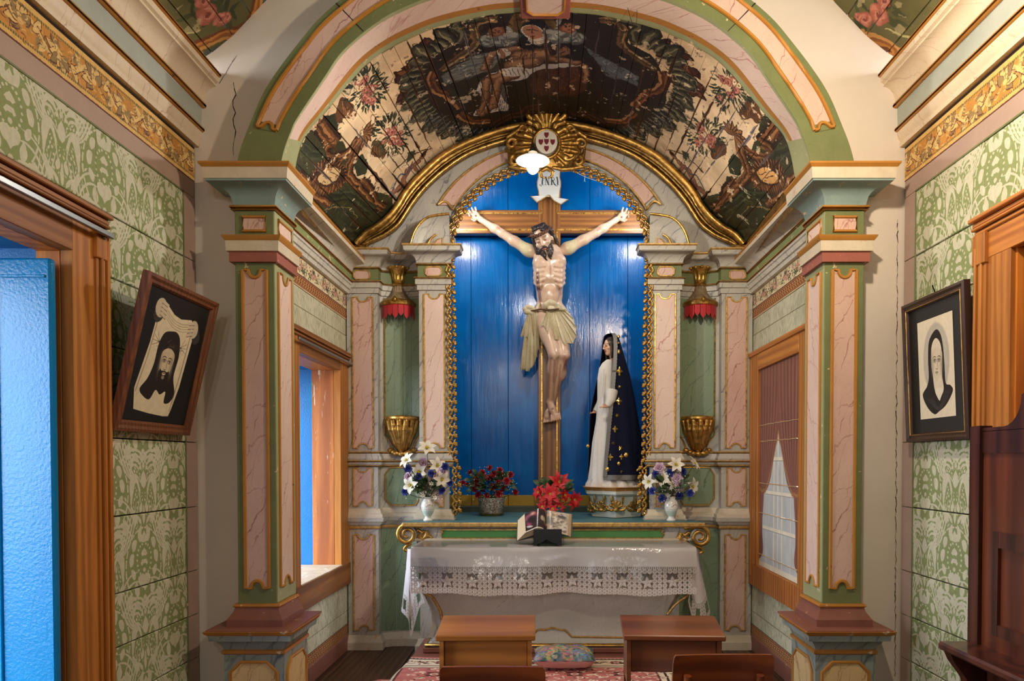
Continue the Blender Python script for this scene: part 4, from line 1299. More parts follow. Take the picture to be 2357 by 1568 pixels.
  moulding(im, spline(B((1058, 100), (1066, 78), (1050, 62), (1062, 52), (1110, 42)), 6), 4, .018, [(60, 58, 42), (120, 116, 88), (84, 80, 58)])
  moulding(im, spline(B((1130, 292), (1170, 268), (1200, 262), (1214, 248), (1240, 242)), 6), 5, .018, [(52, 32, 24), (112, 70, 52), (84, 50, 38)])
 # landscape and sky
 im.poly(Q((1018, 172), (1060, 145), (1110, 118), (1150, 118), (1200, 150), (1180, 250), (1100, 262), (1040, 225)), (46, 40, 28))
 im.poly(V2((1016, 176), (1060, 148), (1110, 122), (1160, 128), (1130, 160), (1086, 176), (1040, 190), (1024, 200)), (112, 118, 116))
 for i in range(16):
  y = 132 + 4.2 * i
  im.stroke(V2((1020 + rg.uniform(0, 30), y + 18), (1080, y + rg.uniform(-6, 4)), (1150, y - 12)), .012, rg.choice([(92, 104, 112), (138, 138, 124), (70, 84, 96), (150, 140, 118)]), .5)
 im.poly(V2((1026, 200), (1090, 178), (1130, 166), (1140, 215), (1080, 255), (1050, 230)), (58, 54, 34))
 im.poly(V2((1290, 90), (1345, 96), (1390, 140), (1470, 172), (1470, 215), (1440, 240), (1380, 262), (1270, 262), (1280, 160)), (40, 32, 24))
 im.poly(V2((1340, 102), (1372, 122), (1420, 150), (1470, 174), (1467, 198), (1432, 182), (1412, 184), (1390, 170), (1372, 140)), (106, 112, 118))
 # halo, veil, face of the seated woman
 im.poly(V2((1168, 40), (1200, 36), (1310, 36), (1340, 100), (1330, 180), (1200, 150), (1170, 100)), (30, 26, 24))
 im.ell(*V2((1226, 62))[0], .155, .19, (134, 104, 56)); im.ell(*V2((1228, 66))[0], .128, .16, (112, 86, 46))
 im.poly(Q((1192, 78), (1204, 56), (1232, 46), (1258, 56), (1276, 90), (1290, 130), (1240, 126), (1206, 112)), (32, 32, 36))
 im.poly(Q((1198, 66), (1222, 56), (1246, 66), (1258, 84), (1262, 98), (1230, 102), (1212, 86)), (196, 184, 166))
 im.poly(Q((1202, 66), (1222, 57), (1242, 66), (1250, 82), (1230, 90), (1214, 82)), (176, 122, 96))
 for e in ((1216, 68), (1234, 70)): im.stroke(V2((e[0] - 5, e[1]), (e[0] + 5, e[1] + 1)), .008, (70, 40, 30))
 im.stroke(V2((1226, 66), (1224, 76), (1228, 77)), .008, (120, 74, 56)); im.stroke(V2((1222, 83), (1232, 83)), .008, (130, 56, 48))
 for i in range(4): im.stroke(V2((1220, 90 + 3 * i), (1240, 96 + 3 * i), (1260, 92 + 3 * i)), .006, (130, 120, 110))
 # dress
 im.poly(Q((1246, 150), (1300, 146), (1338, 165), (1348, 205), (1300, 222), (1235, 216), (1220, 190)), (104, 58, 38))
 for i in range(8): im.stroke(spline(V2((1250 + 11 * i, 150), (1240 + 14 * i, 180), (1236 + 13 * i, 214)), 4), .014, (72, 36, 26) if i % 2 else (128, 76, 48), .8)
 # the white cloth and the body laid across her lap
 im.poly(Q((1096, 268), (1094, 258), (1112, 236), (1098, 208), (1106, 186), (1130, 170), (1180, 160), (1250, 148), (1345, 146), (1300, 156), (1240, 160), (1210, 180), (1190, 186), (1160, 192), (1150, 214), (1172, 252), (1140, 258)), (178, 172, 164))
 for i in range(6): im.stroke(V2((1150 + 3 * i, 196), (1150 + 4 * i, 225), (1140 + 6 * i, 255)), .007, (120, 120, 124))
 FL, FS, FD = (172, 128, 92), (134, 94, 64), (88, 56, 38)
 limbs = [((1196, 130), (1250, 126), .135), ((1180, 150), (1230, 142), .12), ((1250, 124), (1290, 122), .085), ((1158, 172), (1120, 186), .082), ((1186, 172), (1150, 186), .09), ((1120, 188), (1116, 236), .062), ((1146, 190), (1134, 246), .068), ((1116, 236), (1102, 262), .045), ((1134, 246), (1110, 264), .05), ((1160, 118), (1130, 128), .05), ((1130, 128), (1114, 158), .05), ((1190, 112), (1160, 118), .055), ((1270, 136), (1330, 144), .05), ((1345, 152), (1350, 172), .05), ((1350, 172), (1345, 190), .03)]
 for a, b, r in limbs: im.stroke(V2(a, b), r * 1.15, FD)
 for a, b, r in limbs: im.stroke(V2(a, b), r * .95, FS, soft=10)
 for a, b, r in limbs: im.stroke(V2((a[0] - 1, a[1] - 2), (b[0] - 1, b[1] - 2)), r * .5, FL, soft=16)
 for i in range(5): im.stroke(V2((1200 + 8 * i, 122), (1196 + 8 * i, 136)), .007, FD, .7)
 im.poly(Q((1150, 162), (1176, 156), (1212, 156), (1228, 164), (1206, 174), (1180, 176), (1160, 176)), (188, 180, 168))
 for i in range(6): im.stroke(V2((1160 + 10 * i, 160), (1168 + 10 * i, 174)), .007, (126, 118, 112))
 im.ell(*V2((1294, 116))[0], .062, .05, (150, 106, 76), rot=.4); im.poly(Q((1262, 110), (1280, 104), (1300, 106), (1290, 112), (1276, 126), (1264, 122)), (62, 38, 26))
 im.stroke(V2((1288, 117), (1294, 116)), .007, FD); im.stroke(V2((1290, 124), (1300, 120)), .012, (74, 44, 30))
 im.ell(*V2((1158, 122))[0], .05, .05, (176, 168, 156)); im.stroke(V2((1152, 116), (1160, 132)), .036, (156, 108, 78))
 # winged heads among clouds
 for cx, cy, sgn in ((1142, 72, 1), (1306, 64, -1)):
  for k in range(11):
   q = (cx + sgn * (-26 + 6.5 * k), cy + 20 + 9 * math.sin(k * 1.7))
   im.ell(*V2(q)[0], .05, .045, (96, 100, 100)); im.ell(*V2((q[0] - 1, q[1] - 2))[0], .036, .03, (150, 150, 142), soft=.5)
  for k in range(5):
   q = V2((cx + sgn * (24 + 3 * k), cy - 12 + 6 * k))[0]
   im.poly(leaf_shape(q[0], q[1], .09, .035, 1.2 * sgn + .5 * k, 5), (142, 146, 142))
  im.ell(*V2((cx, cy))[0], .052, .062, (136, 84, 56)); im.ell(*V2((cx + 2, cy + 1))[0], .036, .046, (166, 112, 80), soft=.5)
  im.poly(Q((cx - 14, cy - 2), (cx - 12, cy - 16), (cx + 2, cy - 20), (cx + 14, cy - 12), (cx + 8, cy - 10), (cx - 6, cy - 8)), (48, 30, 22))
  for e in (-3, 7): im.stroke(V2((cx + e - 2, cy - 2), (cx + e + 2, cy - 2)), .008, (40, 26, 20))
  im.stroke(V2((cx, cy + 6), (cx + 5, cy + 6)), .008, (120, 50, 40))
 # brushed broken colour, then the wandering of an old hand
 for _i in range(2600):
  x, y, a = rg.uniform(0, VW), rg.uniform(0, VH), rg.uniform(0, 6.3)
  px_ = im.a[min(im.h - 1, int(y * im.sy)), min(im.w - 1, int(x * im.sx))] * 255; k = rg.choice([.6, .75, 1.3, 1.45])
  if px_[0] > 160: continue
  r = rg.uniform(.02, .05)
  im.stroke(spline([(x, y), (x + r * math.cos(a), y + r * math.sin(a)), (x + r * 1.4 * math.cos(a + .9), y + r * 1.4 * math.sin(a + .9))], 3), rg.uniform(.005, .012), tuple(px_ * k), .55, taper=True)
 im.warp(9, 34, 14, 2.7)
 # age: flaked strips along the joints, dust and grime
 n_pl = 46
 for k in range(1, n_pl):
  u = k / n_pl * VW
  for _ in range(rg.choice([1, 2, 3])):
   a = rg.uniform(0, .8) * VH; b = a + rg.uniform(.1, .5) * VH
   w = rg.choice([.01, .014, .022])
   pts = [(u + rg.uniform(-.006, .006), a + (b - a) * i / 8) for i in range(9)]
   im.stroke(pts, w, rg.choice([(92, 54, 30), (112, 72, 44), (124, 112, 116)]), .8, taper=True)
 f3, f4 = im.fbm(22, 6, 9, 2.7), im.fbm(60, 3, 10, 2.7)
 fl = (f3 > .69) & (f4 > .44)
 im.tone(fl.astype(np.float32), (214, 194, 162), .75)
 lum = im.a.mean(2); im.mul(np.clip(.70 + (lum - .25) * 1.15, .70, 1.14))
 im.mul(.80 + .4 * im.fbm(7, 5, 12, 2.7))
 return im.image('vault_painting')
m_vault = pictured('painted_boards', vault_painting(), .55, .3, .2, nscale=40)
vault = thing('ceiling', 'painted wooden vault of tapering boards with a dark medallion and rose urns', 'ceiling', kind='structure')
NPL = 46
_rg = random.Random(17)
for k in range(NPL):
 g0, g1 = _rg.uniform(.0003, .0012) * .5, _rg.uniform(.0003, .0012) * .5
 if _rg.random() < .2: g1 *= 2.2
 u0, u1 = k / NPL + g0, (k + 1) / NPL - g1
 dz = _rg.uniform(-.003, .003)
 rows, uvs = [], []
 for j in range(9):
  v = j / 8
  a, c, b = vault_pt(u0, v, dz), vault_pt((u0 + u1) / 2, v, dz), vault_pt(u1, v, dz)
  cx, cz = -.016, 3.1
  def outw(p):
   d = Vector((p[0] - cx, 0, p[2] - cz)).normalized() * .018
   return (p[0] + d.x, p[1], p[2] + d.z)
  rows.append([a, c, b, outw(b), outw(a)])
  uvs += [(u0, v), ((u0 + u1) / 2, v), (u1, v), (u1, v), (u0, v)]
 MB().grid(rows, closed_u=True).build('plank', m_vault, vault, uv=uvs, fixn=True)
rows = [[Vector(vault_pt(i / 60, j / 4)) + (Vector((vault_pt(i / 60, j / 4)[0] + .016, 0, vault_pt(i / 60, j / 4)[2] - 3.1)).normalized() * .03) for j in range(5)] for i in range(61)]
MB().grid(rows).build('vault_backing', m_darkvoid, vault)
for u, sx in ((0, -1), (1, 1)):
 rows = [[Vector(vault_pt(u, v)) + Vector((sx * .004, 0, .02)), Vector(vault_pt(u, v)) + Vector((sx * .01, 0, -.16))] for v in (0, .25, .5, .75, 1.0)]
 MB().grid(rows).build('vault_skirt', m_golddark, vault)
# ------------------------------------------------------------------ painting on the nave ceiling
CE = resample(CEIL, 121)
_cl = float(sum(np.linalg.norm(np.diff(CE, axis=0), axis=1)))
def ceil_pt(u, v):
 a = u * 120; i = min(int(a), 119); t = a - i
 q = CE[i] * (1 - t) + CE[i + 1] * t
 return (float(q[0]), YA - v * 2.0, float(q[1]))
_CU, _CV = np.linspace(0, 1, 161), np.linspace(0, .5, 61)
_CG = np.array([[pix(ceil_pt(u, v)) for v in _CV] for u in _CU])
def cuv(px, py):
 d = (_CG[..., 0] - px) ** 2 + (_CG[..., 1] - py) ** 2
 i, j = np.unravel_index(np.argmin(d), d.shape)
 i, j = min(max(i, 1), 159), min(max(j, 1), 59)
 a = _CG[i, j]; du = (_CG[i + 1, j] - _CG[i - 1, j]) / 2; dv = (_CG[i, j + 1] - _CG[i, j - 1]) / 2
 s_, t_ = np.linalg.solve(np.array([du, dv]).T, np.array([px, py]) - a)
 return (i + s_) / 160 * _cl, (j + t_) / 60 * .5 * 2.0
def nave_painting():
 im = Img(2400, 1000, _cl, 2.0, (98, 94, 58))
 rg = random.Random(4)
 C = lambda *p: [cuv(*q) for q in p]
 for m in (0, 1):
  X = lambda pts: [((x, y) if m else (2500 - x, y)) for x, y in pts]
  B = lambda *p: C(*X(p))
  # gadrooned blue edge by the wall, scroll of ochre, red brown strip by the cornice
  im.poly(B((1835, 0), (1883, 66), (1950, 130), (2021, 190), (2060, 150), (2040, 122), (1975, 98), (1925, 62), (1900, 20), (1905, 0)), (84, 92, 92))
  for i in range(7):
   o = i * 5
   im.stroke(spline(B((1880 + o, 30), (1900 + o, 56 + o * .4), (1950 + o, 92 + o), (2000 + o * .8, 128 + o * .8), (2040, 160)), 4), .011, (46, 50, 50))
  im.poly(B((2021, 190), (2048, 170), (2110, 100), (2160, 40), (2200, -10), (2240, -10), (2140, 92), (2040, 196)), (150, 76, 36))
  moulding(im, spline(B((1905, -5), (1915, 30), (1925, 60), (1950, 74), (1985, 82), (2020, 96), (2050, 110), (2062, 124), (2040, 130)), 5), 4, .018, [(110, 62, 30), (190, 126, 58), (150, 92, 42), (206, 150, 84)])
  moulding(im, spline(B((1860, -5), (1878, 26), (1892, 52)), 5), 5, .022, [(92, 50, 28), (160, 98, 50), (120, 70, 36)])
  im.stroke(B((2085, 84), (2110, 92), (2160, 20)), .014, (180, 172, 120)); im.stroke(B((2040, 70), (2085, 84)), .012, (180, 172, 120))
  for q, r in (((2022, 34), .075), ((1992, 46), .055), ((2034, 2), .055), ((1976, 40), .035)): rose(im, B(q)[0], r * .8)
  for _ in range(26):
   q = B((rg.uniform(1965, 2060), rg.uniform(0, 66)))[0]
   im.poly(leaf_shape(q[0], q[1], .09, .03, rg.uniform(0, 6.3), 5), rg.choice([(66, 74, 44), (52, 58, 38)]), .8)
 for q, r in (((2022, 34), .075), ((1992, 46), .055), ((2034, 2), .055), ((1976, 40), .035)):
  for m in (0, 1): rose(im, C((q[0] if m else 2500 - q[0], q[1]))[0], r * .8)
 im.warp(9, 40, 4, 2)
 f = im.fbm(26, 6, 3, 2)
 im.tone((f > .7).astype(np.float32), (196, 180, 140), .6)
 im.mul(.7 + .5 * im.fbm(8, 5, 6, 2))
 return im.image('nave_ceiling_painting')
m_naveceil = pictured('painted_nave_boards', nave_painting(), .6, .3, .2, nscale=30)
nc = thing('ceiling_nave', 'painted nave ceiling with roses and scrolls above the cornices', 'ceiling', kind='structure')
NB = 30
for k in range(NB):
 u0, u1 = k / NB + .0009, (k + 1) / NB - .0009
 rows, uvs = [], []
 for v in (0, .25, .5, 1, 2, 4.05):
  a, b = ceil_pt(u0, v), ceil_pt(u1, v)
  rows.append([a, b, (b[0], b[1], b[2] + .02), (a[0], a[1], a[2] + .02)])
  uvs += [(u0, v), (u1, v), (u1, v), (u0, v)]
 MB().grid(rows, closed_u=True).build('plank', m_naveceil, nc, uv=uvs)
rows = [[(float(q[0]) * 1.02, y, float(q[1]) + .03) for y in (YA, -4.2)] for q in CE[::6]]
MB().grid(rows).build('ceiling_backing', m_darkvoid, nc)
# ------------------------------------------------------------------ end wall of the nave, behind the viewer: two tall windows
bw = thing('wall_back', 'plastered end wall of the nave with two tall windows', 'wall', kind='structure')
mb = MB()
for x0, x1, z0, z1 in ((-XN - .1, -1.4, 0, 4.7), (-.9, .9, 0, 4.7), (1.4, XN + .1, 0, 4.7), (-1.4, -.9, 0, 2.5), (.9, 1.4, 0, 2.5), (-1.4, -.9, 3.7, 4.7), (.9, 1.4, 3.7, 4.7)):
 mb.box(x0, x1, -4.32, -4.2, z0, z1)
mb.build('end_wall_plaster', m_plaster, bw)
# ------------------------------------------------------------------ left door of the nave: frame, reveal, open blue leaf, rail
d1 = thing('door_1', 'open blue panelled door leaf inside an orange wood-grained doorway', 'door', kind='structure')
y0, y1, zt = DOOR_Y[0], DOOR_Y[1], DOOR_Z
MB().box(-XN - .03, -XN + .022, y1, y1 + .19, 0, zt + .19, c=.003).build('door_jamb', m_faux, d1)
MB().box(-XN - .03, -XN + .022, y0 - .19, y0, 0, zt + .19, c=.003).build('door_jamb', m_faux, d1)
MB().box(-XN - .03, -XN + .024, y0, y1, zt, zt + .19, c=.003).build('door_head', m_fauxh, d1)
prof = [(0, 0), (.03, .0), (.036, .012), (.03, .02), (.044, .03), (.044, .045), (.052, .05), (.052, .062), (0, .066)]
def upright_mould(mb, yc, sgn, z0_, z1_):
 for a, b, o in ((0, .016, .034), (.018, .03, .046), (.032, .052, .038), (.054, .07, .05)):
  mb.box(-XN, -XN + o, yc + sgn * a, yc + sgn * b, z0_, z1_, c=.004)
 return mb
upright_mould(MB(), y1 + .135, 1, 0, zt + .12).build('jamb_moulding', m_faux, d1)
mb = MB()
for a, b, o in ((0, .02, .035), (.022, .036, .05), (.038, .06, .042), (.062, .082, .062)):
 mb.box(-XN, -XN + o, y0 - .2, y1 + .205 + b * .1, zt + .13 + a, zt + .13 + b, c=.004)
mb.build('head_moulding', m_fauxh, d1)
MB().box(-XN, -XN + .045, y1 + .125, y1 + .21, zt + .01, zt + .13, c=.004).build('corner_block', m_faux, d1)
m_revealwood = wood('orange_reveal_wood', srgb(222, 140, 56), srgb(172, 92, 34), 'z', .8, .4, .1)
MB().box(-XN - .13, -XN - .031, y1, y1 + .03, 0, zt + .0, c=.002).build('reveal_board', m_revealwood, d1)
MB().box(-XN - .13, -XN - .031, y0 - .03, y0, 0, zt, c=.002).build('reveal_board', m_revealwood, d1)
MB().box(-XN - .13, -XN - .031, y0 - .03, y1 + .03, zt, zt + .03, c=.002).build('reveal_head', m_revealwood, d1)
MB().box(-XN - .62, -XN - .13, y1 + .012, y1 + .08, 0, zt + .05).box(-XN - .62, -XN - .13, y0 - .08, y0 - .012, 0, zt + .05).box(-XN - .62, -XN - .13, y0 - .08, y1 + .08, zt + .012, zt + .1).build('blue_reveal', m_bluewall, d1)
MB().box(-XN - .62, -XN - .03, y1 + .08, y1 + .25, 0, zt + .3).box(-XN - .62, -XN - .03, y0 - .25, y0 - .08, 0, zt + .3).box(-XN - .62, -XN - .03, y0 - .1, y1 + .1, zt + .1, zt + .3).build('masonry', m_plaster, d1)
MB().box(-XN - .62, -XN - .02, y0, y1, -.08, .004).build('threshold', m_fauxh, d1)
m_blueleaf = paint('glossy_sky_blue_paint', srgb(0, 122, 184), .2, srgb(110, 176, 226), -.07, .1, .5, 11, .35)
leaf = MB().box(-XN - .60, -XN - .008, 2.775, 2.812, .01, 2.28, c=.008).build('door_leaf', m_blueleaf, d1)
for xa, xb in ((-XN - .23, -XN - .215), (-XN - .40, -XN - .385)):
 MB().tube([((xa + xb) / 2, 2.773, .02), ((xa + xb) / 2, 2.773, 2.27)], .008, 8).build('leaf_bead', m_blueleaf, leaf, 60)
MB().box(-XN - .20, -XN - .025, 2.768, 2.776, 2.20, 2.212, c=.003).build('leaf_ledge', m_blueleaf, leaf)
rail = MB()
rail.box(-XN + .058, -XN + .076, y0 - .15, y1 + .19, zt + .105, zt + .128, c=.003).box(-XN + .02, -XN + .06, y1 + .15, y1 + .165, zt + .10, zt + .115)
tag(rail.build('curtain_rail', m_steel), 'grey metal curtain rail along the head of the blue door', 'rail')
# ------------------------------------------------------------------ windows of the chancel
w1 = thing('window_1', 'deep blue window recess with worn orange frame beside the altarpiece', 'window', kind='structure')
ya, yb, za, zb = WY[0], WY[1], WZ[0], WZ[1]
MB().box(-XC - .03, -XC + .022, yb, yb + .25, za - .17, zb + .155, c=.003).build('window_jamb', m_faux, w1)
MB().box(-XC - .03, -XC + .022, ya - .2, ya, za - .17, zb + .155, c=.003).build('window_jamb', m_faux, w1)
MB().box(-XC - .03, -XC + .024, ya, yb, zb, zb + .155, c=.003).build('window_head', m_fauxh, w1)
mb = MB()
for a, b, o in ((0, .018, .034), (.02, .034, .048), (.036, .056, .04)): mb.box(-XC, -XC + o, ya - .2, yb + .25, zb + .10 + a, zb + .10 + b, c=.003)
mb.build('head_moulding', m_fauxh, w1)
MB().box(-XC - .10, -XC + .03, ya - .1, yb + .25, za - .17, za - .0, c=.004).build('window_apron', m_fauxh, w1)
m_sill = paint('worn_sill', srgb(190, 168, 140), .6, srgb(224, 212, 192), .04, .3, .3)
MB().box(-XC - .30, -XC + .028, ya, yb, za - .02, za + .006, c=.003).build('window_sill', m_sill, w1)
m_rev2 = wood('chipped_reveal_wood', srgb(196, 118, 52), srgb(146, 78, 36), 'z', .8, .5, .15, 1.2, srgb(226, 214, 190), .075)
MB().box(-XC - .195, -XC - .031, yb - .0, yb + .03, za, zb, c=.002).build('reveal_board', m_rev2, w1)
MB().box(-XC - .195, -XC - .031, ya - .03, ya, za, zb, c=.002).build('reveal_board', m_rev2, w1)
MB().box(-XC - .195, -XC - .031, ya - .03, yb + .03, zb, zb + .03, c=.002).build('reveal_head', m_revealwood, w1)
MB().box(-XC - .62, -XC - .195, yb + .004, yb + .08, za - .2, zb + .1).box(-XC - .62, -XC - .195, ya - .08, ya - .004, za - .2, zb + .1).box(-XC - .62, -XC - .195, ya, yb, zb + .004, zb + .1).box(-XC - .62, -XC - .195, ya, yb, za - .2, za - .01).build('blue_reveal', m_bluewall, w1)
MB().box(-XC - .62, -XC - .05, yb + .08, yb + .35, za - .5, zb + .4).box(-XC - .62, -XC - .05, ya - .3, ya - .08, za - .5, zb + .4).box(-XC - .62, -XC - .05, ya - .3, yb + .35, zb + .1, zb + .4).box(-XC - .62, -XC - .05, ya - .3, yb + .35, za - .5, za - .2).build('masonry', m_plaster, w1)
rail = MB().box(-XC + .045, -XC + .06, ya - .1, yb + .26, zb + .062, zb + .08, c=.003).box(-XC + .02, -XC + .05, yb + .2, yb + .215, zb + .06, zb + .075)
tag(rail.build('curtain_rail', m_steel), 'grey metal curtain rail above the deep blue window recess', 'rail')
def curtain_painting():
 W, H = yb - ya, zb - za
 im = Img(600, 1030, W, H, (196, 198, 200))
 fw = (236, 226, 204)
 for i in range(6):
  im.poly([(0, 0), (W, 0), (W, H), (0, H)], (0, 0, 0), 0)
 im.mul(.96 + .07 * im.fbm(5, 3, 1))
 for x in (0, .17, .34, .425, .51, .68, W):
  w = .022 if x in (.34, .425, .51) else .012
  im.poly([(x - w / 2, 0), (x + w / 2, 0), (x + w / 2, H), (x - w / 2, H)], fw)
  im.poly([(x + w / 2, 0), (x + w / 2 + .004, 0), (x + w / 2 + .004, H), (x + w / 2, H)], (150, 150, 150))
 for z in (.03, .30, .56, .80, 1.05, 1.3):
  im.poly([(0, z - .012), (W, z - .012), (W, z + .012), (0, z + .012)], fw)
  im.poly([(0, z - .016), (W, z - .016), (W, z - .012), (0, z - .012)], (150, 150, 150))
 im.poly([(0, 0), (W, 0), (W, .03), (0, .03)], fw)
 c0, c1, c2 = (136, 88, 76), (106, 62, 54), (160, 112, 96)
 for m in (0, 1):
  F = (lambda x, z: (W - x, z)) if m else (lambda x, z: (x, z))
  body = spline([(0, H), (W / 2, H), (W / 2, .99), (.36, .86), (.26, .66), (.18, .58), (.10, .55), (.0, .57)], 6)
  im.poly([F(*p) for p in body], c0)
  for i in range(13):
   t = i / 12
   top = (.01 + t * (W / 2 - .02), H)
   im.stroke([F(*p) for p in bez(top, (top[0], 1.0), (.06 + t * .24, .80), (.10 + t * .05, .56), 14)], .012, c1 if i % 2 else c2, .8, soft=2)
  im.stroke([F(*p) for p in bez((W / 2, .99), (.36, .86), (.26, .66), (.12, .55), 14)], .014, (176, 128, 84))
  tail = [(0, .60), (.11, .57), (.075, .3), (.1, .14), (.06, .08), (.0, .05)]
  im.poly([F(*p) for p in spline(tail, 5)], c0)
  for i in range(5): im.stroke([F(*p) for p in bez((.02 + .018 * i, .56), (.01 + .016 * i, .4), (.01 + .016 * i, .3), (.01 + .017 * i, .12), 10)], .01, c1 if i % 2 else c2, .8, soft=2)
  im.stroke([F(*p) for p in ((0, .59), (.06, .56), (.12, .575))], .018, (170, 120, 80))
 im.mul(.93 + .12 * im.fbm(14, 4, 7))
 return im.image('painted_window')
w2 = thing('window_2', 'painted false window with drawn red-brown curtains in an orange frame', 'window', kind='structure')
m_curt = pictured('painted_curtain_boards', curtain_painting(), .55, .35, .15)
zs = [za, za + .09, za + .40, za + .62, za + .93, za + 1.05, zb]
for a, b in zip(zs[:-1], zs[1:]):
 MB().box(XC - .012, XC + .015, ya, yb, a + .0025, b - .0025, c=.002).build('plank', m_curt, w2, uv=lambda p: ((yb - p[1]) / (yb - ya), (p[2] - za) / (zb - za)))
 MB().tube([(XC - .013, ya + (yb - ya) * i / 24, b + random.uniform(-.003, .003)) for i in range(25)], .003, 5).build('caulking_cord', plain('hemp_cord_%d' % len(bpy.data.materials), srgb(196, 160, 112), .8), w2, 60) if b < zb else None
flip(MB().box(-XC - .02, -XC + .028, yb, yb + .22, za - .17, zb + .155, c=.003), 1).build('window_jamb', m_faux, w2)
flip(MB().box(-XC + .0, -XC + .036, yb + .04, yb + .09, za, zb, c=.004).box(-XC + .0, -XC + .034, yb + .15, yb + .2, za - .1, zb + .1, c=.004), 1).build('jamb_moulding', m_faux, w2)
flip(MB().box(-XC - .02, -XC + .028, ya - .2, ya, za - .17, zb + .155, c=.003), 1).build('window_jamb', m_faux, w2)
m_fauxh2 = wood('faux_grain_orange_head', srgb(208, 136, 62), srgb(158, 90, 38), 'y', .6, .45, .08, 2.2)
flip(MB().box(-XC - .02, -XC + .03, ya, yb, zb, zb + .155, c=.003).box(-XC, -XC + .042, ya - .2, yb + .22, zb + .12, zb + .155, c=.004), 1).build('window_head', m_fauxh2, w2)
flip(MB().box(-XC - .02, -XC + .03, ya - .2, yb + .22, za - .17, za, c=.003), 1).build('window_apron', m_fauxworn, w2)
# ------------------------------------------------------------------ right side of the nave: dark red door behind the harmonium
d2 = thing('door_2', 'dark red door in an orange grained frame behind the harmonium', 'door', kind='structure')
yn, yf, zh = 1.70, 2.965, 2.376
fb = lambda mb: flip(mb, 1)
fb(MB().box(-XN - .02, -XN + .022, yf, yf + .225, 0, zh + .17, c=.003)).build('door_jamb', m_faux, d2)
mb = MB()
for a, b, o in ((0, .016, .034), (.018, .03, .044), (.032, .05, .038), (.052, .066, .05)): mb.box(-XN, -XN + o, yf + .15 + a, yf + .15 + b, 0, zh + .06, c=.004)
fb(mb).build('jamb_moulding', m_faux, d2)
fb(MB().box(-XN - .02, -XN + .024, yn, yf + .2, zh, zh + .17, c=.003)).build('door_head', m_fauxh2, d2)
mb = MB()
for a, b, o in ((0, .018, .035), (.02, .034, .05), (.036, .056, .042), (.058, .078, .062)): mb.box(-XN, -XN + o, yn, yf + .235 + b * .1, zh + .12 + a, zh + .12 + b, c=.004)
fb(mb).build('head_moulding', m_fauxh2, d2)
fb(MB().box(-XN, -XN + .045, yf + .145, yf + .235, zh - .02, zh + .12, c=.004)).build('corner_block', m_faux, d2)
fb(MB().box(-XN - .10, -XN - .001, yf - .012, yf + .012, 0, zh)).build('reveal_board', m_revealwood, d2)
m_reddoor = paint('dark_red_door_paint', srgb(134, 66, 56), .45, srgb(100, 50, 40), -.05, .2)
for a, b in ((0, .62), (.62, 1.24), (1.24, 1.86), (1.86, 2.40)):
 fb(MB().box(-XN - .07, -XN - .04, yn, yf - .012, a + .003, b - .003, c=.003)).build('door_board', m_reddoor, d2)
fb(MB().box(-XN - .09, -XN - .07, 1.5, yf + .24, 0, 2.6)).build('wall_backing', m_darkvoid, d2)
fb(MB().box(-XN - .02, -XN + .022, 1.48, yn, 0, zh + .17, c=.003)).build('door_jamb', m_faux, d2)
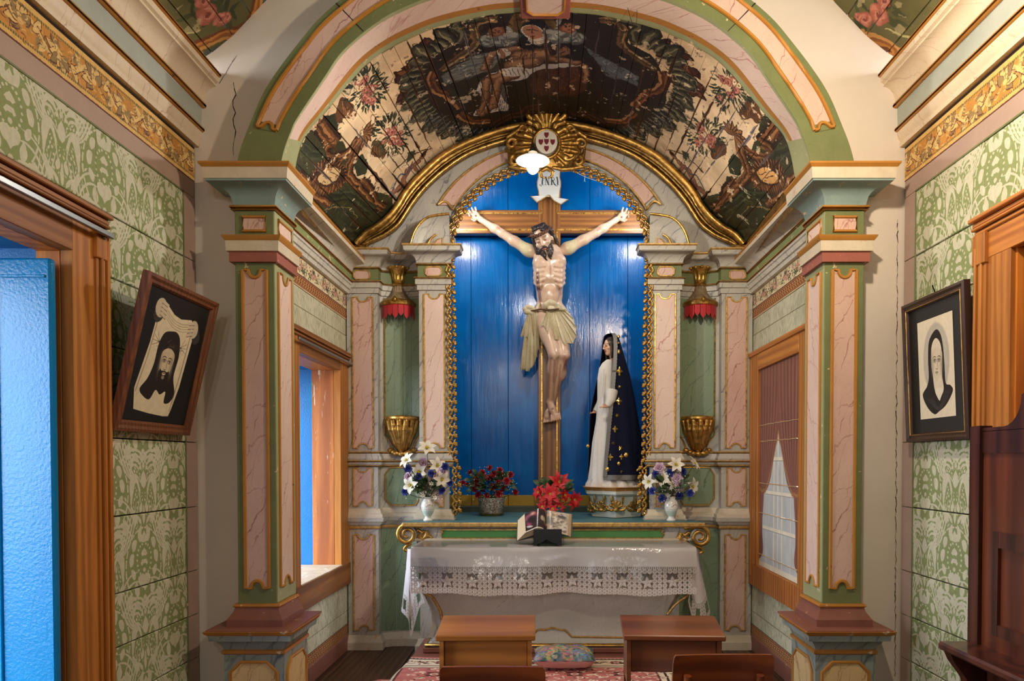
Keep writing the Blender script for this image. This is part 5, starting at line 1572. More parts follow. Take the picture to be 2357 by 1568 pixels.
# ------------------------------------------------------------------ the altarpiece
YO, YW, YI = 5.42, 5.50, 5.32       # outer pilaster, curved bay, inner pilaster
alt = thing('altarpiece', 'tall marbled altarpiece with gilt ogee arch around the blue niche', 'altarpiece', (0, 5.5, 0))
PXO = [(-1.575, YO), (-1.335, YO), (-1.335, YW), (-1.26, YW + .035), (-1.165, YW + .048), (-1.07, YW + .035), (-.995, YW), (-.995, YI), (-.768, YI), (-.768, 5.37)]
def wing(mb, nm, m, s, sm=None): return flip(mb, s).build(nm, m, alt, sm)
def fface(y, s): return (lambda a, b, t: (-a, y - t, b)) if s > 0 else (lambda a, b, t: (a, y - t, b))
for s in (-1, 1):
 # three storeys of plain marbled body
 for nm, z0, z1, e in (('plinth', 0, .96, .0), ('pedestal', 1.03, 1.44, .012), ('shaft_wall', 1.54, 2.79, 0)):
  pa = [(x, y - e) for x, y in PXO]
  wing(MB().sweep(pa, [(-.06, z0), (0, z0), (0, z1), (-.06, z1)]), nm, m_white, s, 30)
 wing(MB().sweep(PXO, [(-.06, 0), (.035, 0), (.035, .06), (.02, .085), (.014, .11), (-.06, .11)]), 'base_moulding', m_white_chip, s, 30)
 wing(MB().sweep(PXO, [(-.06, .945), (.01, .945), (.016, .955), (.014, .968), (-.06, .97)]), 'gilt_bead', m_goldpaint, s, 40)
 wing(MB().sweep(PXO, [(-.06, .97), (.012, .97), (.03, .99), (.035, 1.002), (.045, 1.005), (.05, 1.035), (-.06, 1.035)]), 'shelf_moulding', m_white, s, 30)
 wing(MB().sweep(PXO, [(-.06, 1.035), (.04, 1.035), (.04, 1.06), (.026, 1.07), (.02, 1.09), (.012, 1.105), (-.06, 1.105)]), 'base_moulding', m_white_chip, s, 30)
 wing(MB().sweep(PXO, rod_prof(.02, 1.438, .009)), 'gilt_bead', m_goldpaint, s, 60)
 wing(MB().sweep(PXO, [(-.06, 1.446), (.03, 1.446), (.04, 1.465), (-.06, 1.468)]), 'pedestal_cornice', m_white, s, 30)
 wing(MB().sweep(PXO, rod_prof(.036, 1.474, .008)), 'gilt_bead', m_goldpaint, s, 60)
 wing(MB().sweep(PXO, [(-.06, 1.48), (.03, 1.48), (.032, 1.495), (.016, 1.52), (.014, 1.535), (-.06, 1.535)]), 'shaft_base', m_white, s, 30)
 wing(MB().sweep(PXO, rod_prof(.012, 1.542, .009)), 'gilt_bead', m_goldpaint, s, 60)
 # entablature
 wing(MB().sweep(PXO, [(-.06, 2.775), (.012, 2.775), (.012, 2.812), (.024, 2.816), (.024, 2.858), (-.06, 2.858)]), 'architrave', m_white, s, 30)
 wing(MB().sweep(PXO, rod_prof(.024, 2.862, .010)), 'gilt_bead', m_goldpaint, s, 60)
 wing(MB().sweep(PXO, [(-.06, 2.865), (.008, 2.865), (.008, 2.965), (-.06, 2.965)]), 'green_frieze', m_green, s, 30)
 wing(MB().sweep(PXO, rod_prof(.012, 2.968, .010)), 'gilt_bead', m_goldpaint, s, 60)
 cy = [(.016 + .07 * (1 - math.cos(math.radians(a))), 2.978 + .07 * math.sin(math.radians(a))) for a in range(0, 91, 15)]
 wing(MB().sweep(PXO, [(-.06, 2.976)] + cy + [(.09, 3.052), (-.06, 3.052)]), 'cornice_cove', m_white, s, 35)
 wing(MB().sweep(PXO, [(-.06, 3.052), (.096, 3.052), (.10, 3.082), (-.06, 3.082)]), 'cornice_fascia', m_white, s, 30)
 wing(MB().sweep(PXO, [(-.06, 3.082), (.10, 3.082), (.108, 3.09), (.108, 3.098), (-.06, 3.098)]), 'cornice_edge', m_goldpaint, s, 30)
 # panels
 for y, a0, a1 in ((YO, -1.548, -1.36), (YI, -.975, -.79)):
  f = fface(y, s)
  fill = m_pink if y == YO else m_pinklight
  panel_on(alt, bite_panel(a0 + .018, a1 - .012, 1.575, 2.745, .042), f, fill, m_goldbright, .0065, name='shaft_panel', line='gilt_moulding')
  panel_on(alt, bite_panel(a0 + .022, a1 - .02, 1.125, 1.42, .038), fface(y - .012, s), m_pink, m_goldpaint, .007, name='pedestal_panel', line='gilt_moulding')
  if y == YO: panel_on(alt, bite_panel(a0 + .018, a1 - .012, .15, .90, .042), f, m_pink, m_goldpaint, .008, name='plinth_panel', line='gilt_moulding')
  cx = (a0 + a1) / 2
  o = [(cx + a, 2.915 + b) for a, b in scallop(.062, .034, .018)]
  panel_on(alt, o, fface(y - .008, s), m_pink, m_goldpaint, .006, name='frieze_panel', line='gilt_moulding')
 # curved bay: green boards
 bx = lambda t: PXO[2][0] + (PXO[6][0] - PXO[2][0]) * t
 def by(t): return YW + .048 * (1 - (2 * t - 1) ** 2) - .001
 def bays(nm, t0, t1, nb, zlo, zhi, m, lift):
  for k in range(nb):
   a, b = t0 + (t1 - t0) * k / nb + .004, t0 + (t1 - t0) * (k + 1) / nb - .004
   mb = MB(); pts = [(bx(a), by(a) - lift), (bx((a + b) / 2), by((a + b) / 2) - lift), (bx(b), by(b) - lift)]
   mb.sweep(pts, [(-.012, zlo), (0, zlo), (0, zhi), (-.012, zhi)])
   wing(mb, nm, m, s, 30)
 bays('green_board', .10, .90, 4, 1.66, 2.76, m_greenm, .004)
 bays('plinth_board', .0, .99, 3, .12, .94, m_greenm, .003)
 ln = lambda pts, r, m=m_goldbright: wing(MB().tube([(bx(t), by(t) - .006, z) for t, z in pts], r, 6), 'gilt_moulding', m, s, 60)
 ln([(.09, 2.76), (.09, 1.68), (.14, 1.66), (.20, 1.63), (.25, 1.59), (.27, 1.56)], .0065)
 ln([(.91, 2.76), (.91, 1.68), (.86, 1.66), (.80, 1.63), (.75, 1.59), (.73, 1.56)], .0065)
 o = [(.1, 1.37), (.18, 1.41), (.20, 1.425), (.8, 1.425), (.82, 1.41), (.9, 1.37), (.9, 1.18), (.82, 1.14), (.8, 1.125), (.2, 1.125), (.18, 1.14), (.1, 1.18)]
 mb = MB(); mb.prism(o, lambda a, b, t: (bx(a), by(a) - .012 - t, b), -.002, .004); wing(mb, 'pedestal_panel', m_greenm, s)
 wing(MB().tube([(bx(a), by(a) - .018, b) for a, b in o], .007, 6, closed=True), 'gilt_moulding', m_goldpaint, s, 60)
 # quarter arch over the inner pilaster, with its little panel
 yq = YI - .02
 q = lambda px, py, y=yq: P(px, py, y)
 for nm, pts, r, m in (('gilt_moulding', [(941, 583), (945, 560), (954, 533), (970, 511), (992, 498), (1034, 492)], .010, m_goldbright),
        ('gilt_moulding', [(980, 580), (986, 560), (994, 547), (1004, 540)], .0085, m_goldbright),):
  w3 = [tuple(q(*p_)) for p_ in spline(pts, 5)]
  wing(MB().tube(w3, r, 8), nm, m, s, 60)
 oq = spline([(942, 583), (946, 560), (955, 534), (971, 512), (993, 499), (1034, 493)], 5)
 iq = spline([(976, 583), (982, 562), (992, 545), (1004, 534), (1016, 528), (1034, 524)], 5)
 oq, iq = resample(oq, 24), resample(iq, 24)
 rows = []
 for a, b in zip(oq, iq):
  A_, B_ = q(*a), q(*b, yq + .05)
  rows.append([(A_.x, 5.47, A_.z), (A_.x, yq, A_.z)] + [(A_.x + (B_.x - A_.x) * t, yq + .05 * math.sin(t * PI / 2), A_.z + (B_.z - A_.z) * t) for t in (.15, .4, .7, 1)] + [(B_.x, 5.47, B_.z)])
 wing(MB().grid(rows), 'quarter_arch', m_white, s, 40)
 fl_ = [tuple(q(*p_, yq + .04)) for p_ in [(976, 583)] + [tuple(p_) for p_ in iq[1:]] + [(1034, 583)]]
 mb = MB(); mb.prism([(p_[0], p_[2]) for p_ in fl_], lambda a, b, t: (a, t, b), yq + .04, 5.48); wing(mb, 'quarter_field', m_white, s)
 o = [(p_.x, p_.z) for p_ in [q(*v_, yq + .035) for v_ in ((992, 577), (998, 561), (1006, 552), (1018, 548), (1018, 577))]]
 mb = MB(); mb.prism(o, lambda a, b, t: (a, t, b), yq + .034, yq + .042); wing(mb, 'quarter_panel', m_pink, s)
 wing(MB().tube([(a, yq + .033, b) for a, b in o], .006, 6, closed=True), 'gilt_moulding', m_goldpaint, s, 60)
# ---- the arched head: boards, pink archivolt, mouldings
CX0, CY0 = 1265, 588
def ellp(a, b, n=60, Y=5.44):
 return [tuple(P(CX0 + a * math.cos(PI - PI * i / n), CY0 - b * math.sin(PI - PI * i / n), Y)) for i in range(n + 1)]
GO = [(820, 566), (840, 541), (862, 528), (890, 506), (916, 476), (931, 450), (951, 424), (979, 396), (1011, 367), (1048, 344), (1090, 325), (1140, 307), (1194, 293), (1265, 286)]
GI = [(838, 566), (852, 558), (885, 543), (916, 520), (936, 491), (951, 468), (974, 439), (1002, 411), (1034, 385), (1060, 367), (1090, 351), (1140, 333), (1194, 320), (1265, 313)]
def full(l, Y):
 a = [P(x, y, Y) for x, y in l]
 a = [(p_.x, p_.z) for p_ in a]
 return a + [(-x, z) for x, z in a[::-1][1:]]
GOL, GIL = resample(spline(full(GO, 5.42), 6), 121), resample(spline(full(GI, 5.42), 6), 121)
inn = resample([(p_[0], p_[2]) for p_ in ellp(238, 214)], 121)
cuts = [0, 16, 27, 38, 52, 68, 82, 93, 104, 120]
icut = [0, 5, 22, 34, 52, 68, 86, 98, 115, 120]
for k in range(len(cuts) - 1):
 a = resample(GOL[cuts[k]:cuts[k + 1] + 1], 14); b = resample(inn[icut[k]:icut[k + 1] + 1], 14)
 rows = [[(p_[0], 5.47, p_[1]), (r_[0], 5.47, r_[1]), (r_[0], 5.50, r_[1]), (p_[0], 5.50, p_[1])] for p_, r_ in zip(a, b)]
 mb = MB().grid(rows, closed_u=True); mb.f += [(0, 1, 2, 3), (52, 53, 54, 55)]; mb.m += [0, 0]
 mb.build('arch_board', m_white, alt, 30)
for s in (-1, 1):                                   # corner boards behind the quarter arches
 mb = MB(); p0, p1 = P(822, 580, 5.475), P(1034, 590, 5.475)
 mb.box(-1.53, -.74, 5.475, 5.51, 3.07, 3.22); wing(mb, 'arch_board', m_white, s)
rows = [[(p_[0] * .995, 5.485, p_[1] - .01), (p_[0] * 1.12, 5.485, p_[1] + .16)] for p_ in GOL]
MB().grid(rows).build('arch_backing', m_darkvoid, alt)
e1, e2 = ellp(250, 234, 60, 5.44), ellp(288, 258, 60, 5.44)
i0 = 9
rows = [[(a[0], 5.468, a[2]), (a[0], 5.45, a[2]), (b[0], 5.45, b[2]), (b[0], 5.468, b[2])] for a, b in zip(e1[i0 + 1:60 - i0], e2[i0:61 - i0])]
mb = MB().grid(rows, closed_u=True); mb.build('archivolt', m_pink, alt, 30)
for e, r in ((e1, .008), (e2, .009)):
 MB().tube([(a[0], 5.448, a[2]) for a in e[i0:61 - i0]], r, 6).build('gilt_moulding', m_goldpaint, alt, 60)
for sgn in (-1, 1):
 a, b = (e1[i0], e2[i0]) if sgn < 0 else (e1[60 - i0], e2[60 - i0])
 m_ = ((a[0] + b[0]) / 2, 5.446, (a[2] + b[2]) / 2 + .045)
 MB().tube(spline([a, m_, b], 6), .009, 6).build('gilt_moulding', m_goldpaint, alt, 60)
e0 = ellp(243, 219, 60, 5.44)
MB().tube([(a[0], 5.46, a[2]) for a in e0], .022, 8, flat=(1, 1)).build('niche_moulding', m_white, alt, 60)
e00 = ellp(240, 216, 60, 5.44)
rows = [[(a[0], 5.46, a[2]), (a[0] * 1.02, 5.51, a[2] + .01)] for a in e00]
MB().grid(rows).build('niche_soffit', paint('cream_soffit', srgb(232, 208, 170), .6), alt, 60)
# gilt ogee: two ridges with a dark hollow between
def ridge(line, r, y, name, m):
 MB().tube([(a[0], y, a[1]) for a in line], r, 10).build(name, m, alt, 60)
ridge(GOL * .85 + GIL * .15, .026, 5.375, 'gilt_ridge', m_gold)
ridge(GIL, .013, 5.40, 'gilt_ridge', m_goldbright)
ridge(GOL * .45 + GIL * .55, .011, 5.42, 'gilt_ridge', m_golddark)
rows = [[(a[0], 5.47, a[1]), (a[0] * .98 + b[0] * .02, 5.39, a[1] * .98 + b[1] * .02), (a[0] * .6 + b[0] * .4, 5.425, a[1] * .6 + b[1] * .4), (a[0] * .3 + b[0] * .7, 5.43, a[1] * .3 + b[1] * .7), (b[0], 5.41, b[1]), (b[0], 5.475, b[1])] for a, b in zip(GOL, GIL)]
MB().grid(rows).build('ogee_hollow', m_golddark, alt, 50)
for s in (-1, 1):
 mb = MB(); mb.box(-1.53, -1.40, 5.38, 5.47, 3.10, 3.145, c=.01); wing(mb, 'ogee_foot', m_golddark, s)
# ---- carved cartouche with the five shields
KY = 5.33
def kp(px, py, dy=0.0): return tuple(P(px, py, KY + dy))
S = SDF((-.38, 5.20, 3.60), (.36, 5.42, 4.22), .0042)
u = KY / FPX
S.ell(kp(1258, 331, .03), (74 * u, .034, 58 * u), .01); S.ell(kp(1258, 352, .03), (80 * u, .03, 36 * u), .02)
for sgn in (-1, 1):
 K = lambda x, y, dy=0.0: kp(1258 + sgn * x, y, dy)
 for i in range(7):                             # fluted rays round the oval
  a = math.radians(62 - 20 * i)
  S.chain([K(30 * math.cos(a), 331 - 32 * math.sin(a), -.006), K(54 * math.cos(a), 331 - 50 * math.sin(a), -.012), K(74 * math.cos(a), 333 - 58 * math.sin(a), .0)], [.014, .021, .016], .006)
 def scr(cx, cy, r0, r1, a0, a1, w, n=14):
  pts = []
  for i in range(n + 1):
   t = i / n; a = math.radians(a0 + (a1 - a0) * t); r = r0 + (r1 - r0) * t
   pts.append(K(cx + r * math.cos(a), cy - r * math.sin(a), -.016))
  S.chain(pts, [w * (1 - .4 * i / n) for i in range(n + 1)], .004)
 scr(80, 332, 13, 3, 130, -190, .017); scr(72, 370, 12, 3, 60, -260, .018); scr(56, 297, 11, 3, 230, -120, .014)
 scr(26, 296, 15, 5, 60, 330, .014); scr(46, 352, 20, 6, -20, -230, .013)
 S.chain([K(90, 316, -.01), K(74, 306, -.012), K(60, 294, -.01)], [.014, .018, .012], .006)
 S.chain([K(84, 384, -.01), K(60, 388, -.012), K(38, 390, -.012), K(16, 386, -.01)], [.011, .019, .018, .013], .006)
 S.chain([K(88, 344, -.01), K(84, 358, -.012), K(86, 372, -.01)], [.012, .016, .012], .005)
 S.chain([K(2, 388, -.02), K(14, 396, -.026), K(12, 406, -.022), K(4, 410, -.02)], [.016, .014, .010, .006], .005)
 for i in range(4):                             # shell on top
  a = math.radians(90 - 13 - 21 * i); l = 46 if i < 3 else 38
  S.cone(K(3, 296, .0), K(4 + l * math.cos(a), 292 - 42 * math.sin(a), -.02), .010, .0205, .003)
  S.ell(K(4 + l * math.cos(a), 290 - 43 * math.sin(a), -.026), (.020, .016, .016), .004)
S.cone(kp(1258, 296), kp(1258, 250, -.02), .010, .020, .003)
S.chain([kp(1258 + 30 * math.cos(a), 331 - 33 * math.sin(a), -.026) for a in [PI * 2 * i / 28 for i in range(29)]], [.0135] * 29, .003)
S.cut(1, 5.41)
S.build('cartouche', m_gold, alt)
med = MB(); med.prism([(p_[0], p_[2]) for p_ in [kp(1258 + 25 * math.cos(PI * 2 * i / 32), 331 - 28 * math.sin(PI * 2 * i / 32)) for i in range(32)]], lambda a, b, t: (a, t, b), KY - .036, KY)
med = med.build('medallion', plain('medallion_white', srgb(226, 220, 206), .5), alt)
for x, y in ((1258, 316), (1245, 332), (1258, 331), (1272, 332), (1258, 347)):
 o = [kp(x + a, y + b) for a, b in ((-5, -5.5), (0, -4.8), (5, -5.5), (5.2, 0), (3, 4.5), (0, 7), (-3, 4.5), (-5.2, 0))]
 mb = MB(); mb.prism([(p_[0], p_[2]) for p_ in o], lambda a, b, t: (a, t, b), KY - .042, KY - .035); mb.build('shield', m_redshield, med)
# ---- carved gilt lace round the niche
L = SDF((-.045, -.03, -.042), (.045, .03, .046), .003)
for a in (-25, 40, 105): L.ell((.014 + .012 * math.cos(math.radians(a)), -.004, .012 * math.sin(math.radians(a))), (.013, .011, .013), .002)
L.ell((.016, -.01, 0), (.006, .008, .006), .001)
L.chain([(-.028, 0, -.034), (-.012, 0, -.026), (-.006, 0, -.012), (.004, 0, 0)], [.0085, .0095, .008, .0065], .003)
L.chain([(-.030, 0, .030), (-.02, 0, .020), (-.012, 0, .006), (.002, 0, .002)], [.0075, .009, .008, .0065], .003)
L.chain([(-.032, 0, -.038), (-.036, 0, -.02), (-.03, 0, -.004), (-.024, 0, .008)], [.007, .008, .0078, .006], .003)
L.cone((.006, 0, .022), (.018, -.003, .034), .006, .0085, .003)
V_, F_ = L.mesh()
lm = MB(); lm.v = V_.tolist(); lm.f = F_.tolist(); lm.m = [0] * len(lm.f)
YL = 5.31
path = [tuple(P(*p_, YL)) for p_ in [(1053, 1186), (1053, 1150), (1052, 1110), (1051, 1078)]] + [tuple(P(*p_, YL)) for p_ in [(1044, 1062), (1042, 960), (1041, 850), (1040, 740), (1038, 660), (1037, 610)]]
path += [tuple(P(CX0 + 232 * math.cos(a), CY0 - 207 * math.sin(a), 5.40)) for a in [math.radians(176 - 80 * i / 16) for i in range(17)]]
pp = np.array(path); d = np.r_[0, np.cumsum(np.linalg.norm(np.diff(pp, axis=0), axis=1))]
first = None
n = int(d[-1] / .064)
for s in (-1, 1):
 for k in range(n):
  t = (k + .5) * .064
  q0 = Vector([np.interp(t, d, pp[:, i]) for i in range(3)]); q1 = Vector([np.interp(t + .02, d, pp[:, i]) for i in range(3)])
  z = (q1 - q0).normalized(); y = Vector((0, 1, 0)); y = (y - z * y.dot(z)).normalized(); x = y.cross(z)
  if first is None:
   o = first = lm.build('gilt_lace', m_gold, None, 175, fixn=False); o.parent = alt
  else:
   o = first.copy(); COL.objects.link(o)
  R = Matrix((x, y, z)).transposed()
  if s > 0:
   R = Matrix(((-1, 0, 0), (0, 1, 0), (0, 0, 1))) @ R
   q0 = Vector((-q0.x, q0.y, q0.z))
  o.matrix_local = Matrix.Translation(q0 - alt.location) @ R.to_4x4()
# ------------------------------------------------------------------ blue niche behind
nb = thing('wall_niche', 'glossy blue boarded back of the niche with a yellow skirting', 'wall', kind='structure')
t = NT('glossy_blue_boards', .16, spec=.36)
nz = t.noise(t.pos(scale=(34, 34, 3.2)), 1.0, 5, .6)
n2 = t.noise(t.co(), 3.0, 3); n3 = t.noise(t.pos(scale=(120, 120, 20)), 1.0, 3)
t.color(t.mix(t.val(n2, .35, .7), srgb(0, 104, 182), srgb(0, 82, 156)))
t.rough(t.val(nz, .3, .7, .10, .24))
h = t.n('Bump', None, Strength=.3, Distance=.005, Height=nz); h2 = t.n('Bump', None, Strength=.3, Distance=.002, Height=n3, Normal=h.outputs[0])
t.t.links.new(h2.outputs[0], t.b.inputs['Normal'])
m_niche = t.mat
m_yellow = paint('yellow_skirting_paint', srgb(170, 134, 44), .4, None, 0, .2)
m_darkgreen = paint('dark_green_ledge_paint', srgb(66, 74, 58), .5, None, 0, .2)
YN = 6.20
zb0, zb1 = zat(1140, YN), zat(1164, YN)
xs = [-1.08] + [xat(p_, YN) for p_ in (1010, 1085, 1170, 1262, 1357, 1444, 1520)] + [1.08]
_rg = random.Random(6)
for a, b in zip(xs[:-1], xs[1:]):
 MB().box(a + .0015, b - .0015, YN + _rg.uniform(-.002, .002), YN + .03, zb0, 4.3, c=.002).build('plank', m_niche, nb)
 MB().box(a + .0015, b - .0015, YN - .006, YN + .03, zb1 - .05, zb0, c=.003).build('skirting_board', m_yellow, nb)
MB().box(-1.08, 1.08, YN - .10, YN, 1.0, zb1 + .0, c=.004).build('back_ledge', m_darkgreen, nb)
MB().box(-1.12, -1.08, 5.63, YN + .04, .9, 4.3).box(1.08, 1.12, 5.63, YN + .04, .9, 4.3).box(-1.12, 1.12, 5.63, YN + .04, 4.3, 4.34).build('niche_side', m_niche, nb)
MB().box(-1.12, 1.12, YN + .03, YN + .06, .9, 4.34).build('niche_backing', m_darkvoid, nb)
# dark masonry that closes the chancel above and beside the niche
MB().box(-2.0, -.87, 5.63, 5.68, 0, 4.6).box(.87, 2.0, 5.63, 5.68, 0, 4.6).box(-2.0, 2.0, 5.53, 5.68, 4.14, 4.8).build('wall_backing', m_darkvoid, nb)
# ------------------------------------------------------------------ canopies and brackets of the empty side niches
m_red = plain('red_valance', srgb(190, 34, 44), .7, sheen=.2)
m_cone = gilt('faded_gold', (.42, .32, .2, 1), (.22, .14, .07, 1), .5, .5, 30, .35)
bays_ = {-1: ((917, 5.53), (921, 5.53)), 1: ((1611, 5.53), (1610, 5.53))}
for s in (-1, 1):
 where = 'between the marbled pilasters above the lily vase ' + ('without' if s < 0 else 'with') + ' a mauve carnation'
 where = 'on the altarpiece bay beside the window recess' if s < 0 else 'on the altarpiece bay beside the painted curtain'
 pc = P(bays_[s][0][0], 700, 5.53)
 c = thing('canopy', 'small gilt crown canopy with red valance ' + where, 'canopy', pc, 'canopies of the side niches')
 z0 = pc.z
 def half(prof, nm, m, n=16, sm=40, flute=0.0, parent=c, ex=1.0):
  rows = []
  for r, z in prof:
   rows.append([(pc.x + r * (1 + flute * (1 if j % 2 else -1)) * math.cos(PI + PI * j / n), pc.y + .01 + ex * r * (1 + flute * (1 if j % 2 else -1)) * math.sin(PI + PI * j / n), z0 + z) for j in range(n + 1)])
  return MB().grid(rows).build(nm, m, parent, sm)
 half([(.0, .14), (.045, .135), (.05, .12), (.06, .08), (.085, .045), (.11, .022), (.118, .01), (.0, .01)], 'canopy_cone', m_cone, 18, 60, .05)
 half([(.0, .022), (.122, .02), (.14, .006), (.146, -.008), (.142, -.024), (.128, -.03), (.0, -.03)], 'canopy_rim', m_gold, 7, 20)
 half([(.052, .135), (.058, .148), (.052, .16), (.03, .165)], 'neck_ring', m_gold, 14)
 half([(.03, .155), (.044, .17), (.046, .195), (.05, .225), (.066, .255), (.085, .272), (.088, .282), (.07, .284), (.0, .27)], 'crown_cup', m_goldbright, 14, 70, .08)
 for j in range(5):
  a = PI + PI * (j + .5) / 5
  MB().sphere((pc.x + .078 * math.cos(a), pc.y + .01 + .078 * math.sin(a), z0 + .276), .016, 5, sc=(1.1, 1, .8)).build('crown_curl', m_goldbright, c, 175)
 MB().sphere((pc.x, pc.y - .135, z0 + .008), .016, 6, sc=(1, 1, 1.5)).build('rim_boss', m_gold, c, 175)
 nt = 9
 for j in range(nt):
  a0, a1 = PI + PI * (j + .04) / nt, PI + PI * (j + .96) / nt
  d_ = .115 if j % 2 == 0 else .095
  pts = []
  for aa, zz in ((a0, -.02), (a1, -.02), (a1, -.02 - d_ * .75), ((a0 + a1) / 2, -.02 - d_), (a0, -.02 - d_ * .75)):
   pts.append((pc.x + .126 * math.cos(aa), pc.y + .01 + .126 * math.sin(aa), z0 + zz))
  cc_ = Vector((math.cos((a0 + a1) / 2), math.sin((a0 + a1) / 2), 0)) * .004
  mb = MB(); mb.add(pts + [tuple(Vector(p_) + cc_) for p_ in pts], [(0, 1, 2, 3, 4), (9, 8, 7, 6, 5)] + [(i, (i + 1) % 5, 5 + (i + 1) % 5, 5 + i) for i in range(5)])
  mb.build('valance_tab', m_red, c)
 # bracket
 px_, zt_ = (921 if s < 0 else 1610), P(921, 960, 5.45).z
 bx_ = xat(px_, 5.45, 1000)
 b = thing('bracket', 'carved gilt shell bracket ' + where, 'bracket', (bx_, 5.53, zt_), 'brackets of the side niches')
 Bk = SDF((bx_ - .17, 5.34, zt_ - .33), (bx_ + .17, 5.56, zt_ + .02), .0045)
 for j in range(7):
  a = PI + PI * (j + .5) / 7
  dx, dy = math.cos(a), math.sin(a)
  Bk.chain([(bx_ + .118 * dx, 5.54 + .13 * dy, zt_ - .035), (bx_ + .10 * dx, 5.54 + .12 * dy, zt_ - .10), (bx_ + .06 * dx, 5.54 + .08 * dy, zt_ - .2), (bx_ + .03 * dx, 5.54 + .04 * dy, zt_ - .27)], [.022, .024, .018, .010], .006)
  Bk.ell((bx_ + .105 * dx, 5.54 + .13 * dy, zt_ - .065), (.02, .02, .014), .004)
  Bk.ell((bx_ + .082 * dx * (1 if j % 2 else 1.15), 5.53 + .05 * dy, zt_ - .26 - .03 * math.sin(PI * j / 6) * 1.0), (.024, .02, .02), .004)
 Bk.cone((bx_, 5.52, zt_ - .05), (bx_, 5.53, zt_ - .28), .085, .03, .01)
 Bk.cut(1, 5.555)
 Bk.build('carved_shell', m_gold, b)
 mb = MB(); rows = [[(bx_ + r * math.cos(PI + PI * j / 9) * 1.02, 5.545 + r * math.sin(PI + PI * j / 9) * 1.1, z) for j in range(10)] for r, z in ((.0, zt_ + .008), (.128, zt_ + .008), (.136, zt_), (.136, zt_ - .014), (.122, zt_ - .03), (.0, zt_ - .03))]
 mb.grid(rows).build('bracket_top', m_goldbright, b, 25)
# ------------------------------------------------------------------ cross
m_crosswood = wood('cross_wood', srgb(150, 98, 48), srgb(92, 56, 30), 'z', .7, .35, .08, 1.4, coat=.3)
m_crosswoodx = wood('cross_wood_level', srgb(160, 106, 52), srgb(104, 64, 34), 'x', .7, .35, .08, 1.4, coat=.3)
YX = 6.05
cr = thing('cross', 'large brown wooden cross with gilt inlaid lines and a white scroll', 'cross', (0, YX + .06, 1.1))
cz0, cz1 = zat(1176, YX), zat(420, YX)
cxl, cxr = xat(1239, YX), xat(1290, YX)
hz0, hz1 = zat(537, YX), zat(483, YX)
MB().box(cxl, cxr, YX, YX + .07, cz0, cz1, c=.004).build('upright_beam', m_crosswood, cr)
MB().box(xat(985, YX), xat(1545, YX), YX + .002, YX + .068, hz0, hz1, c=.004).build('cross_beam', m_crosswoodx, cr)
gl = MB(); i_ = .03
for x in (cxl + i_, cxr - i_):
 gl.box(x - .006, x + .006, YX - .0025, YX, cz0, hz0 + i_).box(x - .006, x + .006, YX - .0025, YX, hz1 - i_, cz1)
for z in (hz0 + i_, hz1 - i_):
 gl.box(xat(985, YX), cxl + i_, YX - .0025, YX + .002, z - .006, z + .006).box(cxr - i_, xat(1545, YX), YX - .0025, YX + .002, z - .006, z + .006)
gl.build('gilt_line', m_goldbright, cr)
# scroll with its letters
def scroll_art():
 im = Img(420, 520, 1.0, 1.24, (226, 226, 220))
 K = (52, 60, 62)
 tw, th = .052, .018
 y0, y1 = .50, .83
 def stem(x, thick=True): im.stroke([(x, y0 + .01), (x, y1 - .01)], tw if thick else th, K)
 def ser(x, y, w=.07): im.stroke([(x - w / 2, y), (x + w / 2, y)], .014, K)
 for x in (.22, .86):                              # J
  im.stroke([(x, y1 - .01), (x, y0 + .03)], tw, K); ser(x, y1)
  im.stroke(spline([(x, y0 + .04), (x - .02, y0 - .03), (x - .07, y0 - .04), (x - .1, y0 + .0)], 5), .018, K); im.ell(x - .095, y0 + .01, .02, .02, K)
  im.ell(x + .055, y0 - .0, .014, .014, K)
 im.stroke([(.36, y0 + .01), (.36, y1 - .01)], th, K); im.stroke([(.48, y0 - .01), (.48, y1 - .01)], th, K)   # N
 im.stroke([(.355, y1 - .01), (.48, y0)], tw * .9, K); ser(.35, y1); ser(.36, y0); ser(.48, y1); im.ell(.53, y0, .014, .014, K)
 stem(.61); ser(.61, y1); ser(.61, y0)             # R
 im.stroke(spline([(.61, y1 - .005), (.69, y1 - .01), (.72, y1 - .08), (.69, y1 - .15), (.62, y1 - .155)], 6), .026, K)
 im.stroke([(.65, y1 - .15), (.73, y0 + .005)], tw * .85, K); ser(.74, y0, .05); im.ell(.775, y0, .014, .014, K)
 for k in (0, 1): im.poly([(k, 0), (k, 1.24), (abs(k - .035), 1.24), (abs(k - .035), 0)], (190, 140, 84))
 return im.image('scroll_letters')
YT = YX - .022
ew = [(1238, 1290, 386), (1238, 1290, 396), (1238.5, 1289, 408), (1236, 1291.5, 418), (1236, 1291.5, 428), (1239, 1289, 440), (1240, 1288, 454)]
rows, uvs = [], []
for i, (a, b, y) in enumerate(ew):
 pa, pb = P(a, y, YT), P(b, y, YT)
 rows.append([tuple(pa.lerp(pb, t) + Vector((0, -.012 * math.sin(PI * t), 0))) for t in [j / 8 for j in range(9)]])
 uvs += [(j / 8, (454 - y) / 68) for j in range(9)]
m_scroll = pictured('white_scroll_lettered', scroll_art(), .5, .4, .05)
sc_ = MB().grid(rows); nfront = len(sc_.v)
back = [[(x, y + .008, z) for x, y, z in r] for r in rows]
sc_.grid(back); o = sc_.build('scroll', m_scroll, cr, 60, uv=uvs + uvs)
m_scrollback = paint('scroll_underside', srgb(222, 224, 220), .5)
